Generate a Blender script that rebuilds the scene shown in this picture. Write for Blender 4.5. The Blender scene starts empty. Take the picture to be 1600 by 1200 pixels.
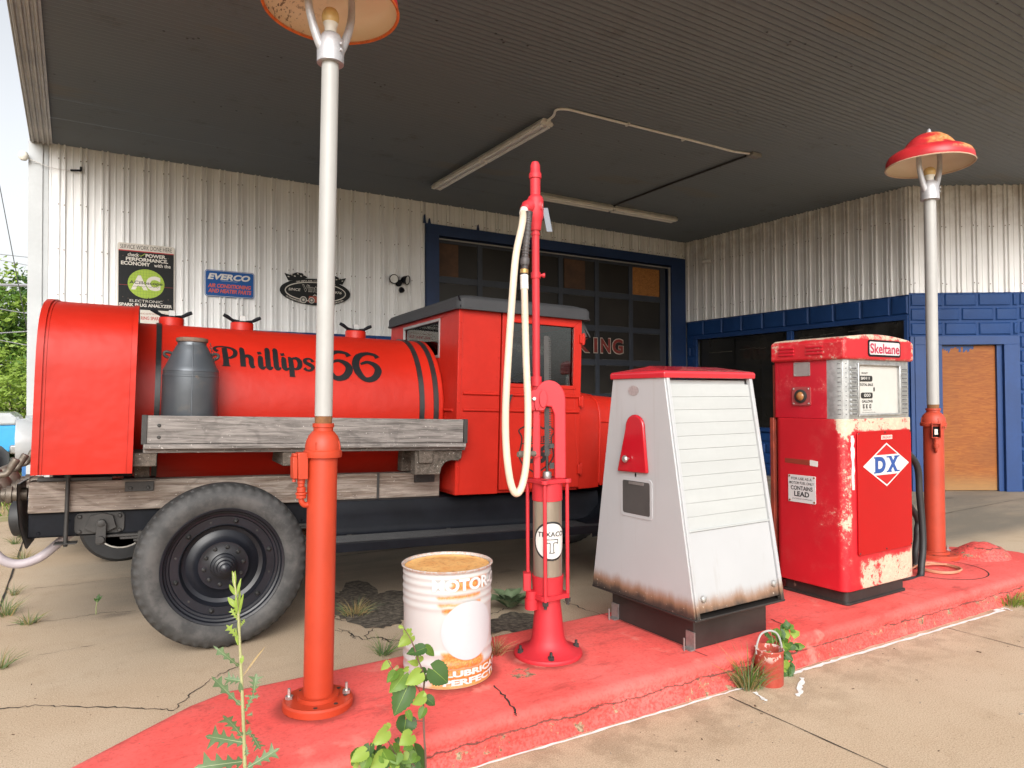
import bpy, bmesh, math, random
from mathutils import Vector, Matrix
random.seed(7)
R = math.radians
sc = bpy.context.scene
col = sc.collection
V = Vector

# ---------------------------------------------------------------- camera, world, sun, exposure
F, HCAM = 1093.8, 1.45
def cam_axes(yaw, pitch, roll):
    cy, sy, cp, sp = math.cos(yaw), math.sin(yaw), math.cos(pitch), math.sin(pitch)
    f = V((sy*cp, cy*cp, sp)); r = V((cy, -sy, 0)); u = r.cross(f)
    c, s = math.cos(roll), math.sin(roll)
    return c*r + s*u, -s*r + c*u, f
CR, CU, CF = cam_axes(R(32.087), R(1.053), R(-.285))
CP = V((0, 0, HCAM))
cd = bpy.data.cameras.new('camera'); cam = bpy.data.objects.new('camera', cd); col.objects.link(cam)
m3 = Matrix((CR, CU, -CF)).transposed().to_4x4(); m3.translation = CP
cam.matrix_world = m3
cd.sensor_width = 36; cd.lens = 36*F/1600; cd.clip_start = .05; cd.clip_end = 2000
sc.camera = cam

SUN_EL, SUN_AZ = R(31), R(207)          # azimuth clockwise from +Y
w = bpy.data.worlds.new('World'); sc.world = w; w.use_nodes = True
nt = w.node_tree; nt.nodes.clear()
sky = nt.nodes.new('ShaderNodeTexSky'); sky.sky_type = 'NISHITA'; sky.sun_disc = False
sky.sun_elevation = SUN_EL; sky.sun_rotation = SUN_AZ
sky.dust_density = 4; sky.air_density = 1.2; sky.ozone_density = .6
hs = nt.nodes.new('ShaderNodeHueSaturation'); hs.inputs['Saturation'].default_value = .2
hs.inputs['Value'].default_value = 1
bg = nt.nodes.new('ShaderNodeBackground'); bg.inputs[1].default_value = .15
wo = nt.nodes.new('ShaderNodeOutputWorld')
nt.links.new(sky.outputs[0], hs.inputs['Color']); nt.links.new(hs.outputs[0], bg.inputs[0]); nt.links.new(bg.outputs[0], wo.inputs[0])
sd = bpy.data.lights.new('sun', 'SUN'); sd.energy = .95; sd.angle = R(40); sd.color = (1, .985, .96)
so = bpy.data.objects.new('sun', sd); col.objects.link(so)
sv = V((math.sin(SUN_AZ)*math.cos(SUN_EL), math.cos(SUN_AZ)*math.cos(SUN_EL), math.sin(SUN_EL)))
so.rotation_euler = sv.to_track_quat('Z', 'Y').to_euler(); so.location = (0, -5, 12)
sc.view_settings.view_transform = 'Standard'; sc.view_settings.look = 'None'
sc.view_settings.gamma = 1; sc.view_settings.exposure = .72
try:
    sc.cycles.max_bounces = 8; sc.cycles.diffuse_bounces = 5; sc.cycles.transparent_max_bounces = 12
    sc.cycles.caustics_reflective = False; sc.cycles.caustics_refractive = False
except Exception: pass

# ---------------------------------------------------------------- a pixel of the photo -> a point of the place
def ray(x, y): return (x-800)/F*CR - (y-600)/F*CU + CF
def G(x, y, z=0.0):
    d = ray(x, y); return CP + d*((z-HCAM)/d.z)
def AY(x, y, Y):
    d = ray(x, y); return CP + d*(Y/d.y)
def AX(x, y, X):
    d = ray(x, y); return CP + d*(X/d.x)

# ---------------------------------------------------------------- node expressions
class E:
    def __init__(s, t, k): s.t, s.k = t, k
    def _m(s, op, *a):
        n = s.t.nodes.new('ShaderNodeMath'); n.operation = op
        for i, v in enumerate((s,)+a):
            if isinstance(v, E): s.t.links.new(v.k, n.inputs[i])
            else: n.inputs[i].default_value = v
        return E(s.t, n.outputs[0])
    def __add__(s, o): return s._m('ADD', o)
    __radd__ = __add__
    def __sub__(s, o): return s._m('SUBTRACT', o)
    def __mul__(s, o): return s._m('MULTIPLY', o)
    __rmul__ = __mul__
    def __truediv__(s, o): return s._m('DIVIDE', o)
    def abs(s): return s._m('ABSOLUTE')
    def mx(s, o): return s._m('MAXIMUM', o)
    def mn(s, o): return s._m('MINIMUM', o)
    def inv(s): return (s*-1)+1
    def ss(s, a, b):                        # smoothstep, b may be below a
        n = s.t.nodes.new('ShaderNodeMapRange'); n.interpolation_type = 'SMOOTHSTEP'
        s.t.links.new(s.k, n.inputs[0])
        if a < b: n.inputs[1].default_value, n.inputs[2].default_value = a, b
        else:
            n.inputs[1].default_value, n.inputs[2].default_value = b, a
            n.inputs[3].default_value, n.inputs[4].default_value = 1, 0
        return E(s.t, n.outputs[0])
    def floor(s): return s._m('FLOOR')
    def band(s, a, b, f): return s.ss(a-f, a+f)*s.ss(b+f, b-f)
class Mat:
    def __init__(s, name):
        s.m = bpy.data.materials.new(name); s.m.use_nodes = True; s.t = s.m.node_tree
        s.b = s.t.nodes['Principled BSDF']
        tc = s.t.nodes.new('ShaderNodeTexCoord'); s.co = tc.outputs['Object']
        sp = s.t.nodes.new('ShaderNodeSeparateXYZ'); s.t.links.new(s.co, sp.inputs[0])
        s.x, s.y, s.z = [E(s.t, sp.outputs[i]) for i in range(3)]
    def scaled(s, v):
        n = s.t.nodes.new('ShaderNodeVectorMath'); n.operation = 'MULTIPLY'
        s.t.links.new(s.co, n.inputs[0]); n.inputs[1].default_value = v; return n.outputs[0]
    def noise(s, scale, detail=4, rough=.55, stretch=None, dist=0):
        n = s.t.nodes.new('ShaderNodeTexNoise'); n.inputs['Scale'].default_value = scale
        n.inputs['Detail'].default_value = detail; n.inputs['Roughness'].default_value = rough
        n.inputs['Distortion'].default_value = dist
        s.t.links.new(s.scaled(stretch) if stretch else s.co, n.inputs['Vector'])
        return E(s.t, n.outputs[0])
    def mix(s, f, a, b):
        n = s.t.nodes.new('ShaderNodeMix'); n.data_type = 'RGBA'
        if isinstance(f, E): s.t.links.new(f.k, n.inputs[0])
        else: n.inputs[0].default_value = f
        for k, v in ((6, a), (7, b)):
            if hasattr(v, 'is_linked'): s.t.links.new(v, n.inputs[k])
            else: n.inputs[k].default_value = (*v, 1)
        return n.outputs[2]
    def put(s, base=None, rough=None, metal=None, bump=None, bdist=.01, bstr=.5, spec=None, coat=None):
        for k, v in (('Base Color', base), ('Roughness', rough), ('Metallic', metal), ('Specular IOR Level', spec), ('Coat Weight', coat)):
            if v is None: continue
            i = s.b.inputs[k]
            if isinstance(v, E): s.t.links.new(v.k, i)
            elif hasattr(v, 'is_linked'): s.t.links.new(v, i)
            else: i.default_value = (*v, 1) if k == 'Base Color' else v
        if bump is not None:
            n = s.t.nodes.new('ShaderNodeBump'); n.inputs['Distance'].default_value = bdist; n.inputs['Strength'].default_value = bstr
            s.t.links.new(bump.k, n.inputs['Height']); s.t.links.new(n.outputs[0], s.b.inputs['Normal'])
        return s.m
def hx(h, k=1.0):
    o = []
    for i in (0, 2, 4):
        v = int(h[i:i+2], 16)/255; o.append((v/12.92 if v <= .04045 else ((v+.055)/1.055)**2.4)*k)
    return tuple(o)
def mul(c, k): return tuple(min(1, v*k) for v in c)
def paint(name, c, rough=.45, var=.12, vs=4, metal=0, bump=0, bs=60, spec=None, coat=None, chips=None, stretch=None, rv=.1, bd=.002):
    """plain painted surface: broad fading, fine mottling, optional chips (colour, threshold, scale)"""
    M = Mat(name); n1 = M.noise(vs, 5, .6, stretch); n2 = M.noise(vs*9, 3)
    b = M.mix(n1.ss(.3, .7), mul(c, 1-var), mul(c, 1+var)); b = M.mix(n2.ss(.35, .75)*.35, b, mul(c, 1-var*1.6))
    if chips:
        n3 = M.noise(chips[2], 8, .7); b = M.mix(n3.ss(chips[1], chips[1]+.03), b, chips[0])
    r = n1*rv + (rough-rv*.5)
    return M.put(b, r, metal, M.noise(bs, 3) if bump else None, bd, bump, spec, coat)

# ---------------------------------------------------------------- mesh building
def basis(axis):
    z = V(axis).normalized(); a = V((1, 0, 0)) if abs(z.x) < .9 else V((0, 1, 0))
    x = (a - z*a.dot(z)).normalized(); return x, z.cross(x), z
def catmull(p, n=8):
    p = [V(q) for q in p]; q = [2*p[0]-p[1]] + p + [2*p[-1]-p[-2]]; o = []
    for i in range(1, len(q)-2):
        a, b, c, d = q[i-1:i+3]
        for k in range(n):
            t = k/n; o.append(.5*((2*b)+(c-a)*t+(2*a-5*b+4*c-d)*t*t+(3*b-a-3*c+d)*t**3))
    return o + [p[-1]]
class MB:
    def __init__(s): s.bm = bmesh.new()
    def v(s, p): return s.bm.verts.new(p)
    def f(s, vs, mi=0):
        try: f = s.bm.faces.new(vs); f.material_index = mi; return f
        except ValueError: return None
    def poly(s, pts, mi=0): return s.f([s.v(p) for p in pts], mi)
    def box(s, x0, x1, y0, y1, z0, z1, mi=0):
        v = [s.v((x, y, z)) for z in (z0, z1) for y in (y0, y1) for x in (x0, x1)]
        for q in ((0, 2, 3, 1), (4, 5, 7, 6), (0, 1, 5, 4), (2, 6, 7, 3), (0, 4, 6, 2), (1, 3, 7, 5)): s.f([v[i] for i in q], mi)
        return s
    def obox(s, c, ax, ay, az, mi=0):       # half-extent vectors
        c, ax, ay, az = V(c), V(ax), V(ay), V(az)
        v = [s.v(c+i*ax+j*ay+k*az) for k in (-1, 1) for j in (-1, 1) for i in (-1, 1)]
        fl = (ax.cross(ay)).dot(az) < 0
        for q in ((0, 2, 3, 1), (4, 5, 7, 6), (0, 1, 5, 4), (2, 6, 7, 3), (0, 4, 6, 2), (1, 3, 7, 5)):
            s.f([v[i] for i in (reversed(q) if fl else q)], mi)
        return s
    def rings(s, rs, mi=0, closed=True, cap0=True, cap1=True):
        L = [[s.v(p) for p in r] for r in rs]; n = len(L[0])
        for a, b in zip(L, L[1:]):
            for i in range(n if closed else n-1):
                j = (i+1) % n; s.f((a[i], a[j], b[j], b[i]), mi)
        if closed and cap0: s.f(list(reversed(L[0])), mi)
        if closed and cap1: s.f(L[-1], mi)
        return s
    def lathe(s, prof, c=(0, 0, 0), axis=(0, 0, 1), seg=32, mi=0, cap0=True, cap1=True, rot=0):
        x, y, z = basis(axis); c = V(c)
        rs = [[c + z*h + (x*math.cos(rot+2*math.pi*i/seg)+y*math.sin(rot+2*math.pi*i/seg))*max(r, 1e-4) for i in range(seg)] for r, h in prof]
        return s.rings(rs, mi, True, cap0, cap1)
    def cyl(s, a, b, r0, r1=None, seg=16, mi=0):
        a, b = V(a), V(b); return s.lathe([(r0, 0), (r0 if r1 is None else r1, (b-a).length)], a, b-a, seg, mi)
    def tube(s, pts, r, seg=8, mi=0, cap=True):
        pts = [V(p) for p in pts]; n = len(pts); rr = r if isinstance(r, (list, tuple)) else [r]*n
        t = [(pts[min(i+1, n-1)]-pts[max(i-1, 0)]).normalized() for i in range(n)]
        x, y, _ = basis(t[0]); rs = []
        for i in range(n):
            x = (x - t[i]*x.dot(t[i])).normalized(); y = t[i].cross(x)
            rs.append([pts[i]+(x*math.cos(2*math.pi*k/seg)+y*math.sin(2*math.pi*k/seg))*rr[i] for k in range(seg)])
        return s.rings(rs, mi, True, cap, cap)
    def prism(s, poly, mapf, w0, w1, mi=0):
        """polygon in (u,v), counter-clockwise seen from +w, extruded from w0 to w1"""
        a = [s.v(mapf(u, v, w0)) for u, v in poly]; b = [s.v(mapf(u, v, w1)) for u, v in poly]; n = len(a)
        for i in range(n): s.f((a[i], a[(i+1) % n], b[(i+1) % n], b[i]), mi)
        s.f(list(reversed(a)), mi); s.f(b, mi); return s
    def grid(s, rows, mi=0):
        L = [[s.v(p) for p in r] for r in rows]
        for a, b in zip(L, L[1:]):
            for i in range(len(a)-1): s.f((a[i], a[i+1], b[i+1], b[i]), mi)
        return s
    def strip(s, pts, w, mapf, h, mi=0):
        """flat ribbon along (u,v) points, w = width or list of widths"""
        n = len(pts); L = []
        for i, p in enumerate(pts):
            a, b = pts[max(i-1, 0)], pts[min(i+1, n-1)]; dx, dy = b[0]-a[0], b[1]-a[1]; l = math.hypot(dx, dy) or 1
            ww = (w[i] if isinstance(w, (list, tuple)) else w)/2
            L.append((s.v(mapf(p[0]-dy/l*ww, p[1]+dx/l*ww, h)), s.v(mapf(p[0]+dy/l*ww, p[1]-dx/l*ww, h))))
        for (a, b), (c, d) in zip(L, L[1:]): s.f((b, d, c, a), mi)
        return s
    def text(s, st, mapf, u0, u1, v0, v1, h=.0015, bold=0.0, shear=0.0, mi=0, cap=None):
        """lettering fitted to the rectangle; cap = reference string whose height fills v0..v1"""
        def geo(t):
            c = bpy.data.curves.new('t', 'FONT'); c.body = t; c.size = 1; c.offset = bold; c.shear = shear; c.resolution_u = 4
            o = bpy.data.objects.new('t', c); me = bpy.data.meshes.new_from_object(o)
            P = [v.co.copy() for v in me.vertices]; Q = [tuple(p.vertices) for p in me.polygons]
            bpy.data.objects.remove(o); bpy.data.curves.remove(c); bpy.data.meshes.remove(me); return P, Q
        P, Q = geo(st); xs = [p.x for p in P]; x0, x1 = min(xs), max(xs)
        ys = [p.y for p in (geo(cap)[0] if cap else P)]; y0, y1 = min(ys), max(ys)
        vs = [s.v(mapf(u0+(p.x-x0)/(x1-x0)*(u1-u0), v0+(p.y-y0)/(y1-y0)*(v1-v0), h)) for p in P]
        for q in Q: s.f([vs[i] for i in q], mi)
        return s
def plane(o, ux, uy, n):
    o, ux, uy, n = V(o), V(ux), V(uy), V(n); return lambda u, v, w=0: o+ux*u+uy*v+n*w
XZ = plane((0, 0, 0), (1, 0, 0), (0, 0, 1), (0, -1, 0))        # faces the camera side; w grows towards -Y
def rrect(u0, u1, v0, v1, r, n=5):
    o = []
    for cx, cy, a in ((u1-r, v0+r, -90), (u1-r, v1-r, 0), (u0+r, v1-r, 90), (u0+r, v0+r, 180)):
        for k in range(n+1):
            t = R(a+90*k/n); o.append((cx+r*math.cos(t), cy+r*math.sin(t)))
    return o
def ell(cx, cy, a, b, n=40): return [(cx+a*math.cos(2*math.pi*i/n), cy+b*math.sin(2*math.pi*i/n)) for i in range(n)]

OFF = {}
ONE = {'leaves', 'crown', 'foliage', 'stems', 'stem', 'glazing', 'metal_siding', 'canopy_ceiling'}
def islands(bm):
    """the far-apart pieces of a mesh, as lists of faces"""
    bm.verts.index_update(); seen = set(); isl = []
    for v in bm.verts:
        if v in seen: continue
        st, vs = [v], []; seen.add(v)
        while st:
            q = st.pop(); vs.append(q)
            for e in q.link_edges:
                o = e.other_vert(q)
                if o not in seen: seen.add(o); st.append(o)
        isl.append(vs)
    k = len(isl)
    if k < 2 or k > 800: return None
    lo = [[min(v.co[i] for v in vs) for i in range(3)] for vs in isl]; hi = [[max(v.co[i] for v in vs) for i in range(3)] for vs in isl]
    sz = [max(hi[a][i]-lo[a][i] for i in range(3)) for a in range(k)]; par = list(range(k))
    def root(a):
        while par[a] != a: a = par[a]
        return a
    for a in range(k):
        for b in range(a+1, k):
            g = math.sqrt(sum(max(0, lo[b][i]-hi[a][i], lo[a][i]-hi[b][i])**2 for i in range(3)))
            if g <= max(.02, .5*max(sz[a], sz[b]))*.98: par[root(a)] = root(b)
    grp = {}
    for a in range(k): grp.setdefault(root(a), []).extend(isl[a])
    return list(grp.values()) if len(grp) > 1 else None
def mesh_obj(bm, name, mats, parent, o, smooth, bevel, bseg, kind):
    me = bpy.data.meshes.new(name); bm.to_mesh(me)
    for m in mats: me.materials.append(m)
    if smooth:
        for p in me.polygons: p.use_smooth = True
        me.set_sharp_from_angle(angle=R(smooth))
    ob = bpy.data.objects.new(name, me); col.objects.link(ob)
    if parent: ob.parent = parent
    else: ob.location = o
    OFF[ob] = o
    if bevel:
        b = ob.modifiers.new('bevel', 'BEVEL'); b.width = bevel; b.segments = bseg; b.limit_method = 'ANGLE'; b.angle_limit = R(40)
    if kind: ob['kind'] = kind
    return ob
def fin(mb, name, mats, parent=None, origin=None, smooth=38, bevel=0, bseg=2, kind=None):
    """link the collected geometry; pieces of a part that stand apart become parts of their own"""
    bm = mb.bm; o = OFF[parent] if parent else V(origin or (0, 0, 0)); mats = mats if isinstance(mats, (list, tuple)) else [mats]
    for v in bm.verts: v.co -= o
    grp = islands(bm) if parent and name not in ONE else None
    if not grp: ob = mesh_obj(bm, name, mats, parent, o, smooth, bevel, bseg, kind)
    else:
        bm.verts.index_update(); own = {}
        for i, vs in enumerate(grp):
            for v in vs: own[v.index] = i
        for i in range(len(grp)):
            b2 = bm.copy(); b2.verts.ensure_lookup_table(); bmesh.ops.delete(b2, geom=[v for j, v in enumerate(b2.verts) if own[j] != i], context='VERTS')
            q = mesh_obj(b2, name, mats, parent, o, smooth, bevel, bseg, kind); b2.free()
            if i == 0: ob = q
    bm.free(); return ob
def tag(o, label, cat, group=None, kind=None):
    o['label'] = label; o['category'] = cat
    if group: o['group'] = group
    if kind: o['kind'] = kind
    return o
def thing(name, loc, label, cat, group=None, world=True):
    o = bpy.data.objects.new(name, None); col.objects.link(o); o.location = loc; o.empty_display_size = .1
    tag(o, label, cat, group); OFF[o] = V(loc) if world else V((0, 0, 0)); return o

# ---------------------------------------------------------------- materials
WHITE, BLACK = (.78, .78, .76), (.012, .012, .013)
m_white = paint('white_paint', (.62, .60, .58), .4, .05, 3)
m_black = paint('black_enamel', (.006, .007, .010), .45, .3, 5, chips=((.22, .22, .23), .71, 60), spec=.16)
m_dark = paint('dark_iron', (.03, .028, .026), .6, .3, 8, bump=.3)
m_steel = paint('worn_steel', (.35, .34, .33), .45, .2, 10, metal=.7, bump=.2)
m_galv = paint('cast_aluminium', (.5, .5, .52), .5, .15, 14, metal=.45, bump=.4, bs=120)
m_bolt = paint('bolt_metal', (.55, .54, .52), .35, .15, 20, metal=.8)
m_rubber = paint('black_rubber', (.02, .02, .021), .55, .2, 6, bump=.2)
m_lettw = paint('letter_white', (.62, .61, .58), .5, .05)
m_lettk = paint('letter_black', (.012, .012, .012), .5, .05)
m_lettr = paint('letter_red', (.5, .05, .03), .5, .08)
# ================================================================ THE SETTING
# ---- dirt ground to the horizon
M = Mat('dirt'); n = M.noise(.35, 6); n2 = M.noise(9, 5)
b = M.mix(n.ss(.42, .62), hx('a08a68'), hx('7d7a4a')); b = M.mix(n2.ss(.35, .7)*.5, b, hx('c9b697', .8))
m_dirt = M.put(b, .95, bump=n2, bdist=.03)
mb = MB(); S = 420
mb.poly([(-S, -S, -.03), (S, -S, -.03), (S, S, -.03), (-S, S, -.03)])
fin(mb, 'ground', m_dirt, kind='structure')
# ---- concrete forecourt
M = Mat('concrete'); n = M.noise(.55, 6, .6); n2 = M.noise(5, 6, .65); n3 = M.noise(170, 2, .5); n4 = M.noise(38, 3, .6)
n5 = M.noise(1.1, 5, .65, stretch=(.35, 1, 1))
b = M.mix(n.ss(.35, .68), hx('cfb699', .80), hx('dcc6ab', .80)); b = M.mix(n2.ss(.5, .78)*.28, b, hx('a98c6c', .8))
grease_shade = M.y.ss(3.2, 6.2).mx(M.x.ss(4.2, 6.2)*M.y.ss(3.25, 3.7))*M.x.ss(-.6, .6)*(n5.ss(.34, .62)*.4+.55)  # greasy streaks, with the canopy's shade also put into the slab colour
b = M.mix(grease_shade, b, (.175, .158, .13))
kerb = M.y.ss(1.75, 2.3)*M.y.ss(2.6, 2.45)*M.noise(6, 6, .7).ss(.40, .62)
b = M.mix(kerb*.35, b, hx('7d654c', .75))
oil = M.noise(2.4, 4, .5).ss(.70, .76)*M.y.ss(2.4, 2.0); b = M.mix(oil*.35, b, hx('5b4a3a', .7))
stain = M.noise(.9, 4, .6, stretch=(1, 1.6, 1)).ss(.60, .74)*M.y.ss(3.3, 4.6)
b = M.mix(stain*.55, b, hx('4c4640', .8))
n6 = M.noise(420, 2, .6); b = M.mix(n3.ss(.50, .66)*.38, b, hx('8a6f52', .7)); b = M.mix(n3.ss(.46, .30)*.30, b, hx('f4e2c6', .9)); b = M.mix(n6.ss(.52, .70)*.35, b, hx('6f5a42', .7))
speck = M.noise(55, 1, .5).ss(.745, .76); b = M.mix(speck*.6, b, hx('4a3b2c'))
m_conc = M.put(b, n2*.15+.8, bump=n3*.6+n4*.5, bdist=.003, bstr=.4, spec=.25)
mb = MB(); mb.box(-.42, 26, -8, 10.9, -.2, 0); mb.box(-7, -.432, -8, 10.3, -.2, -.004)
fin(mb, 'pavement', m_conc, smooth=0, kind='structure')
# ---- joints and cracks laid on the slab
GR = lambda u, v, w: V((u, v, w))
def gp(x, y): p = G(x, y); return (p.x, p.y)
def wiggle(pts, k, amp):
    o = []
    for a, b in zip(pts, pts[1:]):
        for i in range(k):
            t = i/k; o.append((a[0]+(b[0]-a[0])*t+random.uniform(-amp, amp), a[1]+(b[1]-a[1])*t+random.uniform(-amp, amp)))
    return o+[pts[-1]]
mb = MB()
def crack(pts, wd, amp=.012, k=9, h=.003):
    q = wiggle(pts, k, amp); mb.strip(q, [wd*random.uniform(.35, 1.4) for _ in q], GR, h)
crack([gp(0, 1107), gp(60, 1103), gp(150, 1105), gp(230, 1108), gp(272, 1111)], .008)
crack([gp(272, 1111), gp(300, 1083), gp(340, 1056), gp(372, 1042)], .005)
crack([gp(12, 978), gp(100, 968), gp(160, 958), gp(212, 955)], .006)
crack([gp(52, 920), gp(110, 914), gp(170, 906), gp(215, 901)], .005)
crack([gp(55, 1025), gp(110, 1015), gp(150, 1008)], .003)
for P in ([(530, 982), (570, 999), (590, 996), (612, 1006)], [(555, 999), (548, 990), (524, 985)], [(570, 999), (585, 980), (620, 965), (650, 962)],
          [(585, 980), (560, 974), (525, 968)], [(525, 968), (510, 950)], [(770, 960), (800, 948), (835, 945)], [(840, 930), (880, 940), (940, 962)],
          [(590, 996), (606, 1000), (630, 1003)]):
    crack([gp(*p) for p in P], .007, .016)
crack([(2.69, -3), (2.685, 2.33)], .007, .002, 30); crack([(4.62, -3), (4.61, 2.29)], .006, .002, 30); crack([(6.6, -3), (6.6, 9)], .006, .002, 30)
crack([(-.42, 12), (-.425, -1)], .013, .003, 60, .0045)
crack([(1.6, 6.3), (4, 6.25), (10.6, 6.2)], .012, .006, 40); crack([(6.6, 4.4), (10.9, 4.5), (16, 4.4)], .01, .004, 40)
m_crack = paint('crack_dirt', (.035, .028, .022), .95, .4, 20)
fin(mb, 'pavement_cracks', m_crack, smooth=0, kind='structure')
# ---- broken-up soil beside the island
def blotch(c, rx, ry, n=40, jag=.25):
    ph = [random.uniform(0, 6.28) for _ in range(5)]; o = []
    for i in range(n):
        a = 2*math.pi*i/n; k = 1+sum(math.sin(a*(j+2)+ph[j])*jag/(j+1.5) for j in range(5))+random.uniform(-.06, .06)
        o.append((c[0]+rx*k*math.cos(a), c[1]+ry*k*math.sin(a)))
    return o
M = Mat('soil'); n = M.noise(30, 6, .7)
m_soil = M.put(M.mix(n.ss(.35, .7), (.035, .028, .02), (.17, .14, .105)), .95, bump=n, bdist=.03)
mb = MB()
for k, (c, rx, ry) in enumerate(((gp(565, 945), .24, .5), (gp(640, 945), .26, .3), (gp(800, 975), .26, .2), (gp(740, 985), .2, .12), (gp(700, 912), .25, .2))):
    mb.poly([V((u, v, .005+.0012*k)) for u, v in blotch(c, rx, ry, 70, .3)])
fin(mb, 'soil', m_soil, smooth=0, kind='structure')

# ---- raised pump island
def fy(x): return 2.475-.034*(x-.8)
out = [(-.03, 2.80), (-.02, 2.964), (.413, 3.286), (.58, 3.36), (.75, 3.345)] + [(x, 3.345-.012*(x-.75)) for x in (1.2, 1.7, 2.2, 2.7, 3.2, 3.7, 4.2, 4.7, 5.2, 5.7)]
out += [(6.0, 3.27), (6.4, 3.14), (6.62, 2.9), (6.66, 2.7), (6.55, 2.45), (6.3, 2.32)] + [(x, fy(x)) for x in (5.9, 5.5, 5.1, 4.7, 4.3, 3.9, 3.5, 3.1, 2.7, 2.3, 1.9, 1.5, 1.1, .8)] + [(.45, 2.51), (.15, 2.63)]
rng = random.Random(3)
def dense(poly, step=.06):
    o = []
    for a, b in zip(poly, poly[1:]+poly[:1]):
        k = max(1, int(math.hypot(b[0]-a[0], b[1]-a[1])/step))
        o += [(a[0]+(b[0]-a[0])*i/k, a[1]+(b[1]-a[1])*i/k) for i in range(k)]
    return o
pl = list(reversed(dense(out)))         # counter-clockwise
def inset(poly, d, j=0):
    o = []; n = len(poly)
    for i in range(n):
        a, b = V((*poly[i-2], 0)), V((*poly[(i+2) % n], 0)); t = (b-a).normalized(); q = d+rng.uniform(-j, j)
        o.append((poly[i][0]-t.y*q, poly[i][1]+t.x*q))
    return o
mb = MB()
lv = [(-.02, 0, .004), (0, -.02, .006), (.03, -.004, .006), (.055, 0, .008), (.075, -.002, .008), (.085, .012, .004), (.115, .004, .002), (.132, .010, .002), (.145, .025, .001), (.150, .05, 0)]
# d>0 moves inwards
rs = [[V((u, v, z+rng.uniform(-.003, .003)*(z > .01)*(z < .13))) for u, v in inset(pl, d, j)] for z, d, j in lv]
mb.rings(rs, 0, True, False, True)
M = Mat('island_paint'); n = M.noise(1.6, 6, .65); n2 = M.noise(70, 4, .6); n3 = M.noise(11, 8, .75); n4 = M.noise(4.5, 6, .7)
b = M.mix(n.ss(.35, .7), (.76, .098, .084), (.78, .145, .128)); b = M.mix(n2.ss(.45, .75)*.35, b, hx('b13a35', .75))
low = M.z.ss(.135, .07); zz_ = M.z+(n4-.5)*.055+(n3-.5)*.02
gap = zz_.band(.076, .082, .002)*n4.ss(.36, .46)*n3.ss(.30, .42)
bare = n3.ss(.555, .60)*low*zz_.ss(.085, .072)
bare = bare.mx(n3.ss(.69, .73)*M.noise(1.3, 3).ss(.5, .6)).mx((((M.x-1.80)*(M.x-1.80)+(M.y-2.78)*(M.y-2.78))*14+n3*.75+n4*.4).ss(.64, .60))
b = M.mix((n2.ss(.40, .62)*low*.45), b, hx('6a2a22', .8)); b = M.mix(bare, b, M.mix(n2.ss(.35, .65), hx('6c5c46', .8), hx('b9a486', .8)))
b = M.mix(gap*.85, b, (.07, .045, .035))
dirt = M.noise(7, 6, .7).ss(.55, .8)*.35
def around(cx, cy, r): return (((M.x-cx)*(M.x-cx)+(M.y-cy)*(M.y-cy))._m('SQRT')+n3*.05).ss(r+.06, r)
for cx, cy, r in ((.88, 2.97, .17), (2.03, 2.93, .2), (1.51, 2.99, .235)): dirt = dirt.mx(around(cx, cy, r)*.6)
b = M.mix(dirt, b, hx('6a3a30', .7))
scuff = M.noise(3.2, 7, .72, stretch=(.6, 1.6, 1)); b = M.mix(scuff.ss(.53, .70)*.5, b, hx('8c3a34', .8)); b = M.mix(M.noise(6, 5).ss(.60, .72)*.45, b, hx('f09a8c', .85))
spots = M.noise(48, 3, .6).ss(.70, .72)*scuff.ss(.40, .55); b = M.mix(spots*.7, b, hx('7a6a58', .8))
m_isl = M.put(b, .75, bump=n2*.5+n3*.6, bdist=.004, bstr=.5, spec=.25)
mb2 = MB()                              # a crack over the island, the joints and a stripe of white paint at its foot
fin(mb, 'pump_island', m_isl, kind='structure', smooth=50)
IS = lambda u, v, w: V((u, v, .15+w))
def gi(x, y): p = G(x, y, .15); return (p.x, p.y)
q = wiggle([gi(772, 1072), gi(790, 1090), gi(806, 1114), gi(807, 1120)], 6, .008)
mb2.strip(q, [.008*random.uniform(.5, 1.3) for _ in q], IS, .003)
q = wiggle([gi(1204, 968), gi(1222, 975), gi(1238, 985)], 5, .006); mb2.strip(q, .006, IS, .003)
for x in (2.69, 4.615): mb2.strip(wiggle([(x, 3.30), (x, fy(x)+.055)], 14, .002), .004, IS, .002)
p = gi(1462, 888); mb2.strip([(p[0]+.33*math.cos(a), p[1]+.33*math.sin(a)) for a in [i*.15 for i in range(43)]], .008, IS, .002)
fin(mb2, 'island_cracks', m_crack, smooth=0, kind='structure')
mb = MB(); q = wiggle([(x, fy(x)-.03-.01*(x-.8)) for x in (1.1, 1.8, 2.5, 2.83)], 14, .004); mb.strip(q, [random.uniform(.008, .02) for _ in q], GR, .0045)
q = wiggle([(x, fy(x)-.035-.008*(x-.8)) for x in (3.18, 3.6, 4.4, 5.3)], 16, .004); mb.strip(q, [random.uniform(.012, .03) for _ in q], GR, .0045)
for P in ([(1248, 1090), (1251, 1075), (1253, 1060)], [(1180, 1083), (1190, 1092), (1199, 1096)], [(1555, 955), (1570, 951), (1582, 955)]):
    q = wiggle([gp(*p) for p in P], 5, .006); mb.strip(q, [random.uniform(.008, .03) for _ in q], GR, .0045)
fin(mb, 'paint_line', paint('white_line_paint', (.8, .8, .78), .7, .1, 30), smooth=0, kind='structure')

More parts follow.
